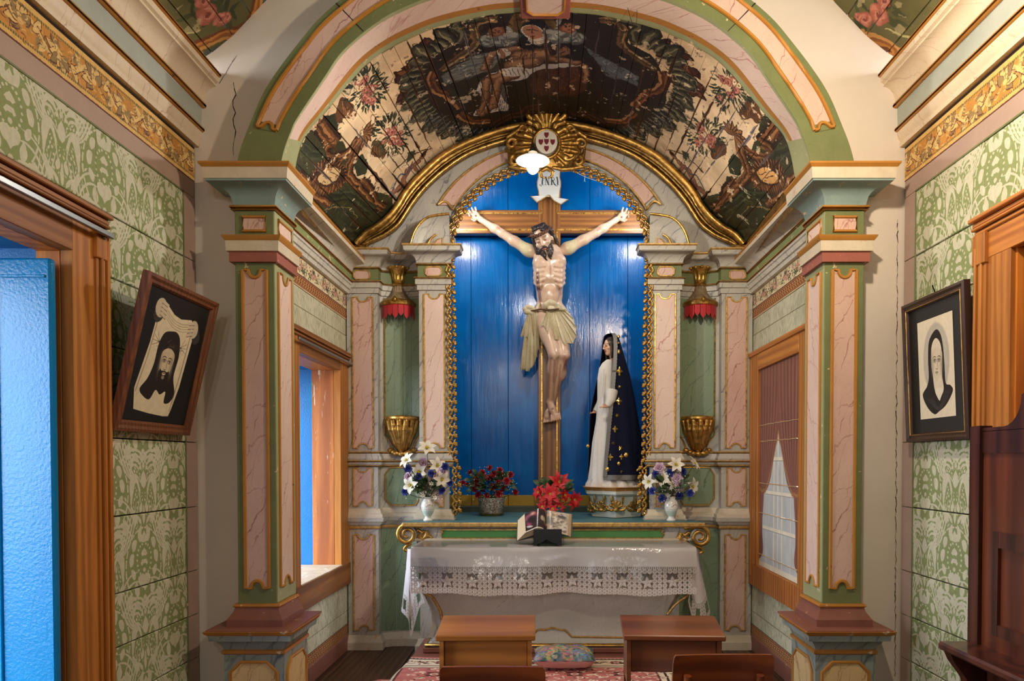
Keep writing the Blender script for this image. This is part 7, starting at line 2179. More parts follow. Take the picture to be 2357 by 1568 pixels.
def shell(c, sx, sz, nx):
 c = Vector(c); nx = Vector(nx).normalized(); tx = Vector((0, 0, 1)).cross(nx).normalized()
 w = lambda a, b, d=0.0: tuple(c + tx * a * sx + Vector((0, 0, b * sz)) + nx * d)
 Q = SDF(c - Vector((.1, .08, .08)), c + Vector((.1, .08, .08)), .0042)
 for i in range(5):
  a = math.radians(30 + 30 * i); Q.cone(w(0, -.02), w(.045 * math.cos(a), -.02 + .055 * math.sin(a), .008), .008, .0125, .003)
 for s in (-1, 1): Q.chain([w(.03 * s, -.03, .004), w(.055 * s, -.025, .006), w(.07 * s, -.01, .004), w(.06 * s, .004, .004)], [.012, .010, .008, .007], .003)
 Q.ell(w(0, -.028, .006), (.02, .014, .014), .004)
 Q.build('gilt_shell', m_gold, ped)
for (x, y, Y), s_, nx in (((1418, 1166, 5.43), 1.1, (0, -1, 0)), ((1384, 1166, 5.53), .9, (-.55, -.8, 0)), ((1362, 1168, 5.60), .7, (-.9, -.5, 0)), ((1457, 1166, 5.535), .95, (.55, -.8, 0)), ((1482, 1170, 5.60), .7, (.9, -.4, 0))):
 shell(P(x, y, Y), s_, 1.05, nx)
for x, Y in ((1369, 5.565), (1391, 5.50), (1408, 5.45), (1434, 5.47), (1462, 5.53)):
 MB().tube([q(x - 1, 1140, Y - .018), q(x, 1148, Y - .015), q(x, 1160, Y - .002)], [.006, .011, .006], 8).build('gilt_drop', m_goldbright, ped, 60)
# ------------------------------------------------------------------ altar shelf, altar table, platform
ZS, ZT = 1.026, .886
gr = thing('altar_shelf', 'long teal-topped shelf with green front panel and gilt scroll ends', 'shelf', (0, 5.2, ZT))
gx0, gx1 = xat(958, 5.12), xat(1584, 5.12)
MB().box(gx0, gx1, 5.12, 5.30, .70, ZS - .03, c=.004).build('shelf_body', m_white, gr)
MB().box(gx0 - .02, gx1 + .02, 5.105, 5.13, ZT, ZT + .02, c=.004).build('shelf_foot', m_white_chip, gr)
m_teal = wood('worn_teal_paint', srgb(88, 140, 146), srgb(60, 104, 114), 'x', .8, .45, .2)
for y0, y1, x0, x1 in ((5.085, 5.20, gx0 - .10, gx1 + .12), (5.20, 5.318, gx0 - .06, gx1 + .08), (5.318, 5.48, -.758, .758), (5.48, 5.70, -.758, .758), (5.70, 5.92, -1.07, 1.07), (5.92, 6.19, -1.07, 1.07)):
 MB().box(x0, x1, y0 + .001, y1 - .001, ZS - .03, ZS, c=.002).build('shelf_board', m_teal, gr)
MB().box(gx0 - .10, gx1 + .12, 5.066, 5.088, ZS - .036, ZS - .002, c=.008).build('gilt_edge', m_goldpaint, gr)
gp = [(xat(1018, 5.12), ZS - .122), (xat(1524, 5.12), ZS - .122), (xat(1528, 5.12), ZS - .09), (xat(1522, 5.12), ZS - .075), (xat(1528, 5.12), ZS - .06), (xat(1524, 5.12), ZS - .056), (xat(1018, 5.12), ZS - .056), (xat(1014, 5.12), ZS - .06), (xat(1020, 5.12), ZS - .075), (xat(1014, 5.12), ZS - .09)]
mb = MB(); mb.prism(gp, lambda a, b, t: (a, t, b), 5.113, 5.125); mb.build('green_panel', paint('bright_green_panel', srgb(86, 148, 84), .4, srgb(120, 110, 70), -.06, .15), gr)
MB().tube([(a, 5.112, b) for a, b in gp], .008, 6, closed=True).build('panel_moulding', m_goldpaint, gr, 60)
for s, cx, cy in ((-1, 937, 1231), (1, 1611, 1236)):
 Y_ = 5.09
 pts = []
 for i in range(40):
  t = i / 39; a = math.radians(100 + 560 * t); r = 23 * (1 - t) + 5 * t
  p_ = P(cx - s * 0 + (r * math.cos(a) if s < 0 else -r * math.cos(a)), cy - r * math.sin(a), Y_); pts.append(tuple(p_))
 lead = [tuple(P(cx - s * 36, cy - 20, Y_)), tuple(P(cx - s * 16, cy - 23, Y_))]
 MB().tube(lead + pts, [.016] * 2 + [.018 - .009 * i / 39 for i in range(40)], 8).build('gilt_volute', m_gold, gr, 60)
 mb = MB(); mb.lathe([(.0, 0), (.066, 0), (.07, .03), (.07, .06), (0, .07)], (0, 0, 0), 20); mb.v = [(x + P(cx, cy, Y_).x, Y_ + .005 + z, y + P(cx, cy, Y_).z) for x, y, z in mb.v]; mb.build('volute_block', m_white, gr, 40)
 low = [tuple(P(cx - s * a, cy + b, Y_ + .01)) for a, b in ((10, 20), (-1, 26), (-6, 33), (0, 38), (10, 36), (16, 30), (22, 28))]
 MB().tube(spline(low, 5), .012, 8).build('gilt_leaf', m_gold, gr, 60)
 Q = SDF(P(cx - s * 50 if s > 0 else cx + 12, cy + 20, 5.14) - Vector((.02, .06, .02)), P(cx + 62 if s < 0 else cx - 8, cy - 24, 5.14) + Vector((.04, .04, .03)), .0045)
 for k in range(2):
  Q.chain([tuple(P(cx - s * a, cy + b, 5.115)) for a, b in (((20, -4), (26, -10), (34, -4), (30, 4), (24, 2)) if k else ((24, 6), (36, 10), (46, 4), (44, -6), (38, -8)))], [.008, .013, .014, .011, .007], .003)
 for i in range(5): Q.cone(tuple(P(cx - s * (40 + 3 * i), cy + 4, 5.115)), tuple(P(cx - s * (48 + 3 * i), cy - 9 + 5 * i, 5.112)), .009, .006, .003)
 Q.build('gilt_leaf', m_gold, gr)
ax0, ax1, ay0 = -.925, .955, 4.74
at = thing('altar', 'grey marbled altar table with swelling sides under the lace cloth', 'altar', (0, 4.95, .15))
WZ_ = [(.885, 0, 0), (.84, 0, 0), (.80, .02, .01), (.68, .025, .01), (.58, .05, .02), (.48, .10, .05), (.38, .135, .08), (.30, .14, .09), (.245, .12, .08), (.215, .085, .06), (.205, .08, .055), (.15, .08, .055)]
rows = [[(ax0 + w, 5.10, z), (ax0 + w, ay0 + f + .02, z), (ax0 + w + .02, ay0 + f, z), (ax1 - w - .02, ay0 + f, z), (ax1 - w, ay0 + f + .02, z), (ax1 - w, 5.10, z)] for z, w, f in WZ_]
m_grey = marble('grey_marbling', srgb(184, 178, 168), srgb(104, 100, 98), 1.3, .03, .6)
mb = MB().grid(rows, closed_u=True); mb.f.append((0, 1, 2, 3, 4, 5)); mb.m.append(0)
mb.build('altar_body', m_grey, at, 30)
MB().sweep([(ax0 + .08, 5.1), (ax0 + .08, ay0 + .055), (ax1 - .08, ay0 + .055), (ax1 - .08, 5.1)][::1], rod_prof(.008, .198, .014)).build('gilt_base', m_gold, at, 60)
MB().box(ax0 + .05, ax1 - .05, ay0 + .03, 5.1, .148, .186, c=.006).build('altar_step', m_plinth_red, at)
def front_line(pts, r=.010):
 w = []
 for px, py in pts:
  z = P(px, py, ay0 + .05).z
  f = float(np.interp(z, [a[0] for a in WZ_][::-1], [a[2] for a in WZ_][::-1]))
  w.append(tuple(P(px, py, ay0 + f - .003)))
 MB().tube(w, r, 6).build('gilt_line', m_goldpaint, at, 60)
front_line(spline([(978, 1366), (992, 1372), (1004, 1388), (1014, 1408), (1017, 1426)], 5)); front_line(spline([(1592, 1364), (1576, 1376), (1556, 1390), (1544, 1404), (1536, 1414)], 5))
front_line([(1030, 1466), (1200, 1466)] + spline([(1226, 1464), (1238, 1450), (1256, 1450), (1266, 1446), (1276, 1446), (1290, 1450), (1302, 1452), (1316, 1466)], 4) + [(1440, 1468), (1560, 1468)], .008)
for s, x in ((-1, ax0), (1, ax1)):                   # small scrolled bracket at each lower corner
 o = [(x - s * .0, .60), (x - s * .05, .52), (x - s * .095, .42), (x - s * .10, .32), (x - s * .06, .24), (x - s * .15, .22), (x - s * .16, .6)]
 mb = MB(); mb.prism(o, lambda a, b, t: (a, t, b), 4.86, 4.98); mb.build('altar_bracket', m_white, at)
pf = thing('platform', 'low red-brown wooden step under the flowered rug', 'platform', (0, 4.2, 0))
MB().box(-.94, .96, 3.4, 5.2, 0, .146, c=.006).build('step_block', m_plinth_red, pf)
# ------------------------------------------------------------------ cloth, lace and clear cover
cx0, cx1, cy0, cy1 = xat(945, 4.70), xat(1603, 4.70), 4.70, 5.10
m_cloth = plain('white_satin', srgb(226, 220, 222), .32, bump=.03, bscale=300, sheen=.2)
tc = thing('tablecloth', 'white altar cloth with a deep crochet lace border', 'tablecloth', (0, 4.9, .887))
def wave(x): return .010 * math.sin(5.2 * x + .6) + .006 * math.sin(13 * x)
def fz(x): return -.012 * math.exp(-((x - cx0) / .12) ** 2) * -1
rows = [[(cx0 + (cx1 - cx0) * i / 60, y, .8895) for i in range(61)] for y in (cy1, 4.95, 4.80, cy0 + .012)]
xs_ = [cx0 + (cx1 - cx0) * i / 60 for i in range(61)]
for t in (0, .1, .3, .6, .85, 1.0):
 rows.append([(x, cy0 - .004 - .028 * t + wave(x) * t, .886 - (.886 - .765) * t) for x in xs_])
mb = MB().grid(rows)
mb.build('cloth_sheet', m_cloth, tc, 50)
hz_ = .765
# lace: net of small rosettes, holes cut through; star flowers added as pieces
def lace_art():
 im = Img(1536, 256, 6.0, 1.0, (0, 0, 0)); W = (255, 255, 255)
 im.poly([(0, .90), (6, .90), (6, 1), (0, 1)], W)
 for i in range(120): im.ell(.025 + i * .05, .945, .008, .03, (0, 0, 0))
 for y in (.83, .665, .5, .335, .17, .06):
  for c_ in range(51):
   x = c_ * .12
   if min(abs(x - (.3 + .6 * k)) for k in range(10)) < .17 and .28 < y < .7: continue
   im.ell(x, y, .056, .082, W)
   for k in range(8): im.ell(x + .05 * math.cos(k * .785), y + .072 * math.sin(k * .785), .016, .022, W)
   im.ell(x, y, .010, .014, (0, 0, 0))
   for k in range(6): im.ell(x + .03 * math.cos(k * 1.047), y + .042 * math.sin(k * 1.047), .0055, .008, (70, 70, 70))
 return im.image('lace_mask', True)
i_lace = lace_art()
t_ = NT('crochet_lace', .7)
im_ = t_.n('TexImage', {'image': i_lace, 'extension': 'REPEAT'}, Vector=t_.n('UVMap').outputs[0])
t_.color(srgb(216, 208, 206)); t_.t.links.new(im_.outputs['Color'], t_.b.inputs['Alpha']); t_.bump(im_.outputs['Color'], .6, .004)
m_lace = t_.mat
L0, L1 = hz_, .575
rows, uvs = [], []
RP = (cx1 - cx0) / 1.92                             # one mask width is six tenths of ten flowers
for t in (0, .5, 1.0):
 rows.append([(x, cy0 - .034 + wave(x) * (1 + .3 * t), hz_ - (L0 - L1) * t + wave(x * 1.3) * .8 * t) for x in xs_])
 uvs += [((x - cx0) / (cx1 - cx0) * 1.15, 1 - t) for x in xs_]
MB().grid(rows).build('lace_border', m_lace, tc, 50, uv=uvs)
mlw = plain('crochet_white', srgb(222, 214, 212), .75, bump=.5, bscale=400)
def star_mesh(c, r):
 mb = MB(); c = Vector(c)
 for k in range(5):
  a = PI / 2 + k * 2 * PI / 5 + .1
  o = leaf_shape(0, 0, r, r * .55, a, 6)
  n0 = len(o); mb.add([(c.x + x, c.y - .003 - .004 * math.hypot(x, y) / r, c.z + y) for x, y in o] + [(c.x + .5 * r * math.cos(a), c.y - .009, c.z + .5 * r * math.sin(a))], [(i, (i + 1) % n0, n0) for i in range(n0)])
 mb.sphere((c.x, c.y - .006, c.z), r * .16, 4)
 return mb
for k in range(11):
 x = cx0 + (cx1 - cx0) * (.3 + .6 * k) / 6 / 1.15
 z = hz_ - (L0 - L1) * .55 + wave(x * 1.3) * .4
 if x < cx1 - .03: star_mesh((x, cy0 - .037 + wave(x) * 1.15, z), .044).build('lace_flower', mlw, tc, 60)
# the corners hang lower, in folds
for s, cols_ in ((-1, [((946, 1264), (978, 1388), 4.70, 4.675), ((944, 1264), (965, 1400), 4.71, 4.70), ((942, 1264), (946, 1466), 4.72, 4.74), ((940, 1264), (940, 1428), 4.75, 4.72), ((938, 1263), (924, 1408), 4.80, 4.78), ((938, 1262), (928, 1400), 5.0, 4.98)]),
     (1, [((1601, 1264), (1584, 1384), 4.70, 4.675), ((1603, 1264), (1590, 1412), 4.71, 4.70), ((1605, 1265), (1602, 1440), 4.73, 4.73), ((1607, 1266), (1622, 1436), 4.76, 4.76), ((1608, 1266), (1634, 1414), 4.84, 4.84), ((1608, 1266), (1634, 1404), 5.0, 5.0)])):
 cs = spline([(a[0], a[1], b[0], b[1], y0, y1) for a, b, y0, y1 in cols_], 5)
 rows = [[tuple(P(c[0] + (c[2] - c[0]) * t ** 1.2, c[1] + (c[3] - c[1]) * t, c[4] + (c[5] - c[4]) * t)) for c in cs] for t in (0, .15, .3, .5, .7)]
 MB().grid(rows).build('cloth_fold', m_cloth, tc, 60)
 rows = [[tuple(P(c[0] + (c[2] - c[0]) * t ** 1.2, c[1] + (c[3] - c[1]) * t, c[4] + (c[5] - c[4]) * t)) for c in cs] for t in (.7, .85, 1)]
 uvs = [(j / len(cs) * .35, 1 - k * .5) for k in range(3) for j in range(len(cs))]
 MB().grid(rows).build('lace_border', m_lace if s > 0 else m_lace, tc, 60, uv=uvs)
t_ = NT('clear_plastic', .08)
tr = t_.t.nodes.new('ShaderNodeBsdfTransparent'); gl_ = t_.t.nodes.new('ShaderNodeBsdfGlossy'); gl_.inputs['Roughness'].default_value = .12
fr = t_.n('Fresnel', None, IOR=1.35); mx_ = t_.t.nodes.new('ShaderNodeMixShader')
nz_ = t_.noise(t_.co(), 14, 3); bp = t_.n('Bump', None, Strength=.35, Distance=.01, Height=nz_)
t_.t.links.new(bp.outputs[0], gl_.inputs['Normal']); t_.t.links.new(bp.outputs[0], fr.inputs['Normal'])
t_.t.links.new(fr.outputs[0], mx_.inputs[0]); t_.t.links.new(tr.outputs[0], mx_.inputs[1]); t_.t.links.new(gl_.outputs[0], mx_.inputs[2]); t_.t.links.new(mx_.outputs[0], t_.out.inputs['Surface'])
t_.t.nodes.remove(t_.b)
rows = [[(x, y, .8935) for x in xs_] for y in (5.09, 4.9, cy0 - .004)] + [[(x, cy0 - .012 - .032 * t + wave(x) * t, .8935 - .14 * t) for x in xs_] for t in (.1, .5, 1, 1.55)]
mb = MB().grid(rows)
mb.add([P(946, 1262, 4.69), P(926, 1346, 4.80), P(946, 1250, 5.05)], [(0, 1, 2)]).add([P(1606, 1264, 4.69), P(1648, 1372, 4.80), P(1626, 1300, 5.0), P(1600, 1250, 5.05)], [(0, 1, 2, 3)])
tag(mb.build('clear_cover', t_.mat, None, 50), 'clear plastic cover laid over the white altar cloth', 'cover')
# ------------------------------------------------------------------ book on its black stand
bs = thing('book_stand', 'black lacquered low stand holding the open book', 'stand', (-.005, 4.80, .8945))
m_black = plain('black_lacquer', srgb(9, 8, 8), .3, spec=.3)
o = [P(1228, 1262, 4.76), P(1236, 1262, 4.76), P(1238, 1258, 4.76), P(1246, 1256, 4.76), P(1252, 1252, 4.76), P(1259, 1247, 4.76), P(1265, 1252, 4.76), P(1272, 1256, 4.76), P(1281, 1258, 4.76), P(1283, 1262, 4.76), P(1293, 1262, 4.76), P(1293, 1225, 4.76), P(1227.5, 1225, 4.76)]
zb = .8945 - min(p_.z for p_ in o)
mb = MB(); mb.prism([(p_.x, p_.z + zb) for p_ in o], lambda a, b, t: (a, t + (b - .89) * .12, b), 4.76, 4.775); mb.build('front_board', m_black, bs)
MB().box(o[0].x + .01, o[10].x - .01, 4.775, 4.86, .905, .925, c=.003).build('shelf', m_black, bs)
mb = MB(); x0_, x1_ = o[0].x + .02, o[10].x - .02
mb.add([(x0_, 4.80, .92), (x1_, 4.80, .92), (x1_, 4.93, 1.10), (x0_, 4.93, 1.10), (x0_, 4.815, .91), (x1_, 4.815, .91), (x1_, 4.945, 1.09), (x0_, 4.945, 1.09)], [(0, 1, 2, 3), (7, 6, 5, 4), (0, 4, 5, 1), (1, 5, 6, 2), (2, 6, 7, 3), (3, 7, 4, 0)]).box(x0_, x0_ + .02, 4.90, 5.0, .8945, 1.0).box(x1_ - .02, x1_, 4.90, 5.0, .8945, 1.0)
mb.build('back_board', m_black, bs)
def page_art(k):
 im = Img(420, 420, 1, 1, (52, 42, 46) if k == 0 else (176, 164, 148))
 rg = random.Random(8 + k)
 f = im.fbm(5, 4, 3 + k)
 if k == 0:
  im.tone(np.clip((f - .45) * 3, 0, 1), (86, 70, 74), .7)
  for x, y, a, b, c in ((.12, .72, .1, .16, (150, 84, 104)), (.34, .76, .12, .2, (176, 116, 122)), (.32, .84, .06, .07, (206, 160, 140)), (.2, .42, .1, .14, (178, 66, 104)), (.2, .22, .14, .05, (214, 196, 200)), (.45, .7, .07, .16, (140, 60, 86)), (.3, .55, .18, .2, (42, 36, 42)), (.86, .72, .05, .07, (110, 66, 50)), (.76, .55, .12, .13, (206, 190, 160)), (.9, .5, .05, .2, (196, 176, 140)), (.93, .36, .05, .12, (120, 88, 60))): im.ell(x, y, a, b, c, .9, rot=rg.uniform(-.5, .5), soft=.5)
 else:
  im.tone(np.clip((f - .45) * 3, 0, 1), (214, 206, 196), .8)
  for x, y, a, b, c in ((.12, .6, .16, .34, (84, 82, 80)), (.25, .75, .12, .13, (190, 158, 128)), (.26, .78, .08, .08, (206, 178, 150)), (.3, .5, .13, .2, (120, 136, 128)), (.18, .26, .16, .08, (204, 150, 122)), (.1, .15, .1, .12, (70, 58, 52)), (.44, .36, .12, .22, (130, 118, 112)), (.7, .45, .1, .14, (120, 104, 96)), (.62, .62, .14, .1, (222, 216, 206)), (.82, .3, .16, .14, (226, 218, 208)), (.55, .86, .12, .05, (216, 180, 140)), (.75, .8, .14, .1, (90, 86, 92))): im.ell(x, y, a, b, c, .85, rot=rg.uniform(-.5, .5), soft=.6)
  for _i in range(60): im.ell(rg.uniform(.4, 1), rg.uniform(.08, .95), rg.uniform(.03, .09), rg.uniform(.015, .05), rg.choice([(232, 226, 216), (140, 128, 120), (206, 196, 186), (110, 100, 98)]), .6, rot=rg.uniform(0, 3), soft=.6)
 im.poly([(0, 0), (1, 0), (1, .045), (0, .045)], (226, 218, 206))
 return im.image('page_picture')
bk = thing('open_book', 'thick open book with two colour picture pages on the black stand', 'book', (-.01, 4.85, .95))
def pg(top, bot, Yt, Yb, nm, m, uvflip=False, th=0):
 n = len(top); rows, uvs = [], []
 for k in range(5):
  t = k / 4
  rows.append([tuple(P(a[0] + (b[0] - a[0]) * t, a[1] + (b[1] - a[1]) * t, (Yt + (Yb - Yt) * t) + a[2])) for a, b in zip(top, bot)])
  uvs += [(j / (n - 1), 1 - t) for j in range(n)]
 return MB().grid(rows).build(nm, m, bk, 60, uv=uvs)
lt = spline([(1207.5, 1183, -.03), (1222, 1177, -.035), (1238, 1171, -.035), (1249, 1172, -.025), (1255.5, 1178, 0)], 4); lb = spline([(1210, 1226, -.03), (1222, 1221, -.035), (1236, 1215, -.035), (1248, 1217, -.025), (1255, 1224, 0)], 4)
rt = spline([(1255.5, 1178, 0), (1261, 1175, -.02), (1275, 1177, -.025), (1292, 1180, -.02), (1310, 1183, -.01)], 4); rb = spline([(1255, 1224, 0), (1261, 1221, -.02), (1275, 1223, -.025), (1292, 1228, -.02), (1306, 1232, -.01)], 4)
pg(lt, lb, 4.93, 4.83, 'picture_page', pictured('page_print_dark', page_art(0), .2, .5, .0)); pg(rt, rb, 4.93, 4.83, 'picture_page', pictured('page_print_pale', page_art(1), .2, .5, .0))
t_ = NT('page_edges', .8); w_ = t_.n('TexWave', {'bands_direction': 'X'}, Vector=t_.co(), Scale=160.0, Distortion=1.0).outputs['Fac']
t_.color(t_.mix(w_, srgb(226, 204, 172), srgb(196, 168, 130))); m_edge = t_.mat
def quad(pts, nm, m):
 mb = MB(); mb.add([tuple(P(*p_)) for p_ in pts], [tuple(range(len(pts)))]); return mb.build(nm, m, bk)
quad([(1207.5, 1183, 4.90), (1192, 1198, 4.95), (1190.5, 1245, 4.87), (1210, 1226, 4.80)], 'fore_edge', m_edge)
quad([(1210, 1226, 4.80), (1190.5, 1245, 4.87), (1228, 1232, 4.84), (1255, 1224, 4.83), (1248, 1217, 4.805), (1236, 1215, 4.795), (1222, 1221, 4.795)], 'tail_edge', m_edge)
quad([(1310, 1183, 4.92), (1316, 1184, 4.95), (1313.5, 1236, 4.86), (1306, 1232, 4.82)], 'fore_edge', m_edge)
quad([(1306, 1232, 4.82), (1313.5, 1236, 4.86), (1290, 1231, 4.86), (1262, 1227, 4.84), (1255, 1224, 4.83), (1275, 1223, 4.805), (1292, 1228, 4.81)], 'tail_edge', m_edge)
for pts in ([(1191.5, 1197, 4.955), (1187.5, 1246, 4.875), (1255, 1230, 4.85), (1255, 1181, 4.97)], [(1317, 1184, 4.955), (1318.5, 1236, 4.865), (1255, 1230, 4.85), (1255, 1181, 4.97)]):
 a = [P(*p_) for p_ in pts]; mb = MB(); mb.add([tuple(v) for v in a] + [tuple(v + Vector((0, .006, -.003))) for v in a], [(0, 1, 2, 3), (7, 6, 5, 4)] + [(i, (i + 1) % 4, 4 + (i + 1) % 4, 4 + i) for i in range(4)])
 mb.build('cover', plain('grey_book_cloth_%d' % len(bpy.data.materials), srgb(70, 74, 76), .6), bk)
# ------------------------------------------------------------------ flowers
def petal(mb, c, d, n, L, W, curl=.3, m=0, k=5):
 """petal from c along d (unit), facing n, curling back"""
 c, d, n = Vector(c), Vector(d).normalized(), Vector(n).normalized()
 sd = d.cross(n).normalized(); rows = []
 for i in range(k + 1):
  t = i / k; w = W * .5 * math.sin(PI * min(.97, .12 + .85 * t) ** .9)
  p_ = c + d * L * t * (1 - .15 * curl * t) + n * L * (.22 * math.sin(t * 1.6) - curl * t * t)
  rows.append([p_ - sd * w + n * w * .25, p_, p_ + sd * w + n * w * .25])
 mb.grid(rows, m)
def face_dir(yaw, el): return Vector((math.sin(yaw) * math.cos(el), -math.cos(yaw) * math.cos(el), math.sin(el)))
def basis(n):
 n = Vector(n).normalized(); a = Vector((0, 0, 1)) if abs(n.z) < .9 else Vector((1, 0, 0)); u = a.cross(n).normalized(); return u, n.cross(u)
m_lily = plain('ivory_petal', srgb(236, 230, 214), .55); m_mauve_f = plain('mauve_petal', srgb(206, 176, 196), .6); m_bluef = plain('blue_petal', srgb(44, 58, 140), .6)
m_yel = plain('yellow_throat', srgb(206, 190, 60), .6); m_leaf = plain('dark_leaf', srgb(48, 72, 36), .5); m_redf = plain('red_rose_petal', srgb(150, 20, 34), .6); m_poin = plain('poinsettia_red', srgb(200, 28, 38), .5)
def lily(c, n, R, par, rg):
 mb = MB(); u, v = basis(n); a0 = rg.uniform(0, 1)
 for i in range(6):
  a = a0 + i * PI / 3; d = u * math.cos(a) + v * math.sin(a)
  petal(mb, Vector(c) - n * .012, d * .9 + n * .45, n, R, R * .46, .42)
 o = mb.build('lily', m_lily, par, 60)
 mb = MB()
 for i in range(6):
  a = a0 + .5 + i * PI / 3; d = u * math.cos(a) + v * math.sin(a); petal(mb, Vector(c) - n * .008, d * .5 + n * .6, n, R * .34, R * .12, .1, k=2)
 mb.sphere(tuple(Vector(c) + n * .012), R * .07, 4).build('lily_throat', m_yel, o, 60)
def rosette(c, n, R, mat, nm, par, rg, layers=3):
 mb = MB(); u, v = basis(n)
 for l in range(layers):
  k = 6 - l
  for i in range(k):
   a = i * 2 * PI / k + l * .5 + rg.uniform(-.15, .15); d = u * math.cos(a) + v * math.sin(a)
   petal(mb, Vector(c) + n * .003 * l, d * (1 - .28 * l) + n * (.25 + .4 * l), n, R * (1 - .2 * l), R * .9, .25, k=3)
 return mb.build(nm, mat, par, 70)
def leaves(c, rad, num, L, W, par, rg, nm='leaf', mat=None, base=None):
 for i in range(num):
  a, e = rg.uniform(0, 2 * PI), rg.uniform(-.4, .9)
  d = Vector((math.cos(a) * math.cos(e), math.sin(a) * math.cos(e), math.sin(e)))
  p_ = Vector(c) + Vector((d.x * rad[0], d.y * rad[1], d.z * rad[2])) * rg.uniform(.2, .75)
  mb = MB(); petal(mb, p_, d, Vector((rg.uniform(-.5, .5), -1, .6)), L * rg.uniform(.7, 1.2), W, .3, k=4); mb.build(nm, mat or m_leaf, par, 60)
def stems(pts, base, par, r=.0025):
 mb = MB()
 for p_ in pts:
  m_ = (Vector(p_) + Vector(base)) / 2 + Vector((0, .01, -.01)); mb.tube(spline([tuple(base), tuple(m_), tuple(p_)], 4), r, 5)
 mb.build('stem', m_leaf, par, 60)
def vase_art():
 im = Img(256, 256, 1, 1, (232, 230, 222)); rg = random.Random(3)
 im.poly([(0, .22), (1, .22), (1, .42), (0, .42)], (188, 206, 192), .8)
 for x in (.05, .3, .55, .8):
  for _i in range(9): im.ell(x + rg.gauss(0, .035), .68 + rg.gauss(0, .05), .012, .02, rg.choice([(190, 110, 120), (110, 120, 170), (120, 150, 110), (206, 150, 160)]))
 for y in (.47, .2): im.stroke([(i / 40, y + .012 * math.sin(i * 1.6)) for i in range(41)], .008, (150, 160, 150))
 return im.image('vase_print')
m_vase = pictured('flowered_porcelain', vase_art(), .15, .5, .0, 'REPEAT', coat=.5)
VP_ = [(.0, 0), (.034, 0), (.036, .006), (.028, .014), (.022, .026), (.024, .034), (.038, .055), (.048, .085), (.052, .11), (.048, .135), (.036, .155), (.028, .165), (.032, .176), (.036, .18), (.031, .178), (.026, .166), (.02, .14)]
def flower_vase(px, lab, lil, ros, mau, small, rg, Yv=5.225):
 b = P(px, 1199, Yv); b.z = ZS
 t = thing('flower_vase', lab, 'vase', tuple(b), 'porcelain vases of artificial flowers')
 mb = MB().lathe([(r * 1.0, z) for r, z in VP_], tuple(b), 28); uv = [((i % 28) / 28, VP_[i // 28][1] / .18) for i in range(len(mb.v))]
 mb.build('vase', m_vase, t, 50, uv=uv)
 base = b + Vector((0, 0, .165)); mid = b + Vector((0, 0, .25))
 ends = []
 def place(x, y, dy):
  c = P(x, y, Yv + dy); ends.append(c + Vector((0, .01, -.01))); return c
 for x, y, yaw, el, R in lil: lily(place(x, y, rg.uniform(-.07, .0)), face_dir(yaw, el), R, t, rg)
 for x, y in ros: rosette(place(x, y, rg.uniform(-.05, .02)), face_dir(rg.uniform(-.7, .7), rg.uniform(-.1, .4)), .038, m_bluef, 'blue_flower', t, rg)
 for x, y in mau: rosette(place(x, y, rg.uniform(-.04, .03)), face_dir(rg.uniform(-.6, .6), .2), .052, m_mauve_f, 'mauve_flower', t, rg)
 for x, y in small: lily(place(x, y, -.06), face_dir(rg.uniform(-.4, .4), 0), .024, t, rg)
 stems(ends, base, t)
 leaves(mid, (.13, .10, .13), 46, .085, .036, t, rg)
 mb = MB()
 for _i in range(46):
  p_ = mid + Vector((rg.gauss(0, .075), rg.gauss(-.05, .03), rg.gauss(-.02, .05))); mb.sphere(tuple(p_), .0042, 3)
 mb.build('white_sprig', m_lily, t, kind='stuff')
rg = random.Random(40)
flower_vase(985, 'porcelain vase of white lilies and blue roses by the window side pilaster', [(937, 1060, -.7, .5, .085), (983, 1032, .3, .7, .09), (965, 1086, -.2, .1, .085), (946, 1117, -.4, -.1, .085), (1006, 1072, .5, .3, .085), (1017, 1103, .4, -.1, .08)], [(939, 1080), (994, 1090), (1019, 1131), (1038, 1112), (934, 1132), (1024, 1075), (962, 1098)], [(975, 1067), (943, 1098), (1020, 1088)], [(993, 1114), (974, 1141), (1001, 1146)], rg)
flower_vase(1545, 'porcelain vase of cream lilies with mauve carnation beside the white pedestal', [(1494, 1109, -.8, 0, .08), (1524, 1100, -.3, .1, .09), (1556, 1070, .1, .4, .08), (1551, 1115, .2, .0, .07), (1597, 1068, 1.1, .6, .085), (1593, 1120, .7, -.1, .085)], [(1503, 1131), (1542, 1088), (1589, 1136), (1565, 1142), (1524, 1148), (1571, 1086), (1510, 1092)], [(1518, 1078), (1559, 1102), (1563, 1118)], [(1530, 1126), (1538, 1140)], rg)
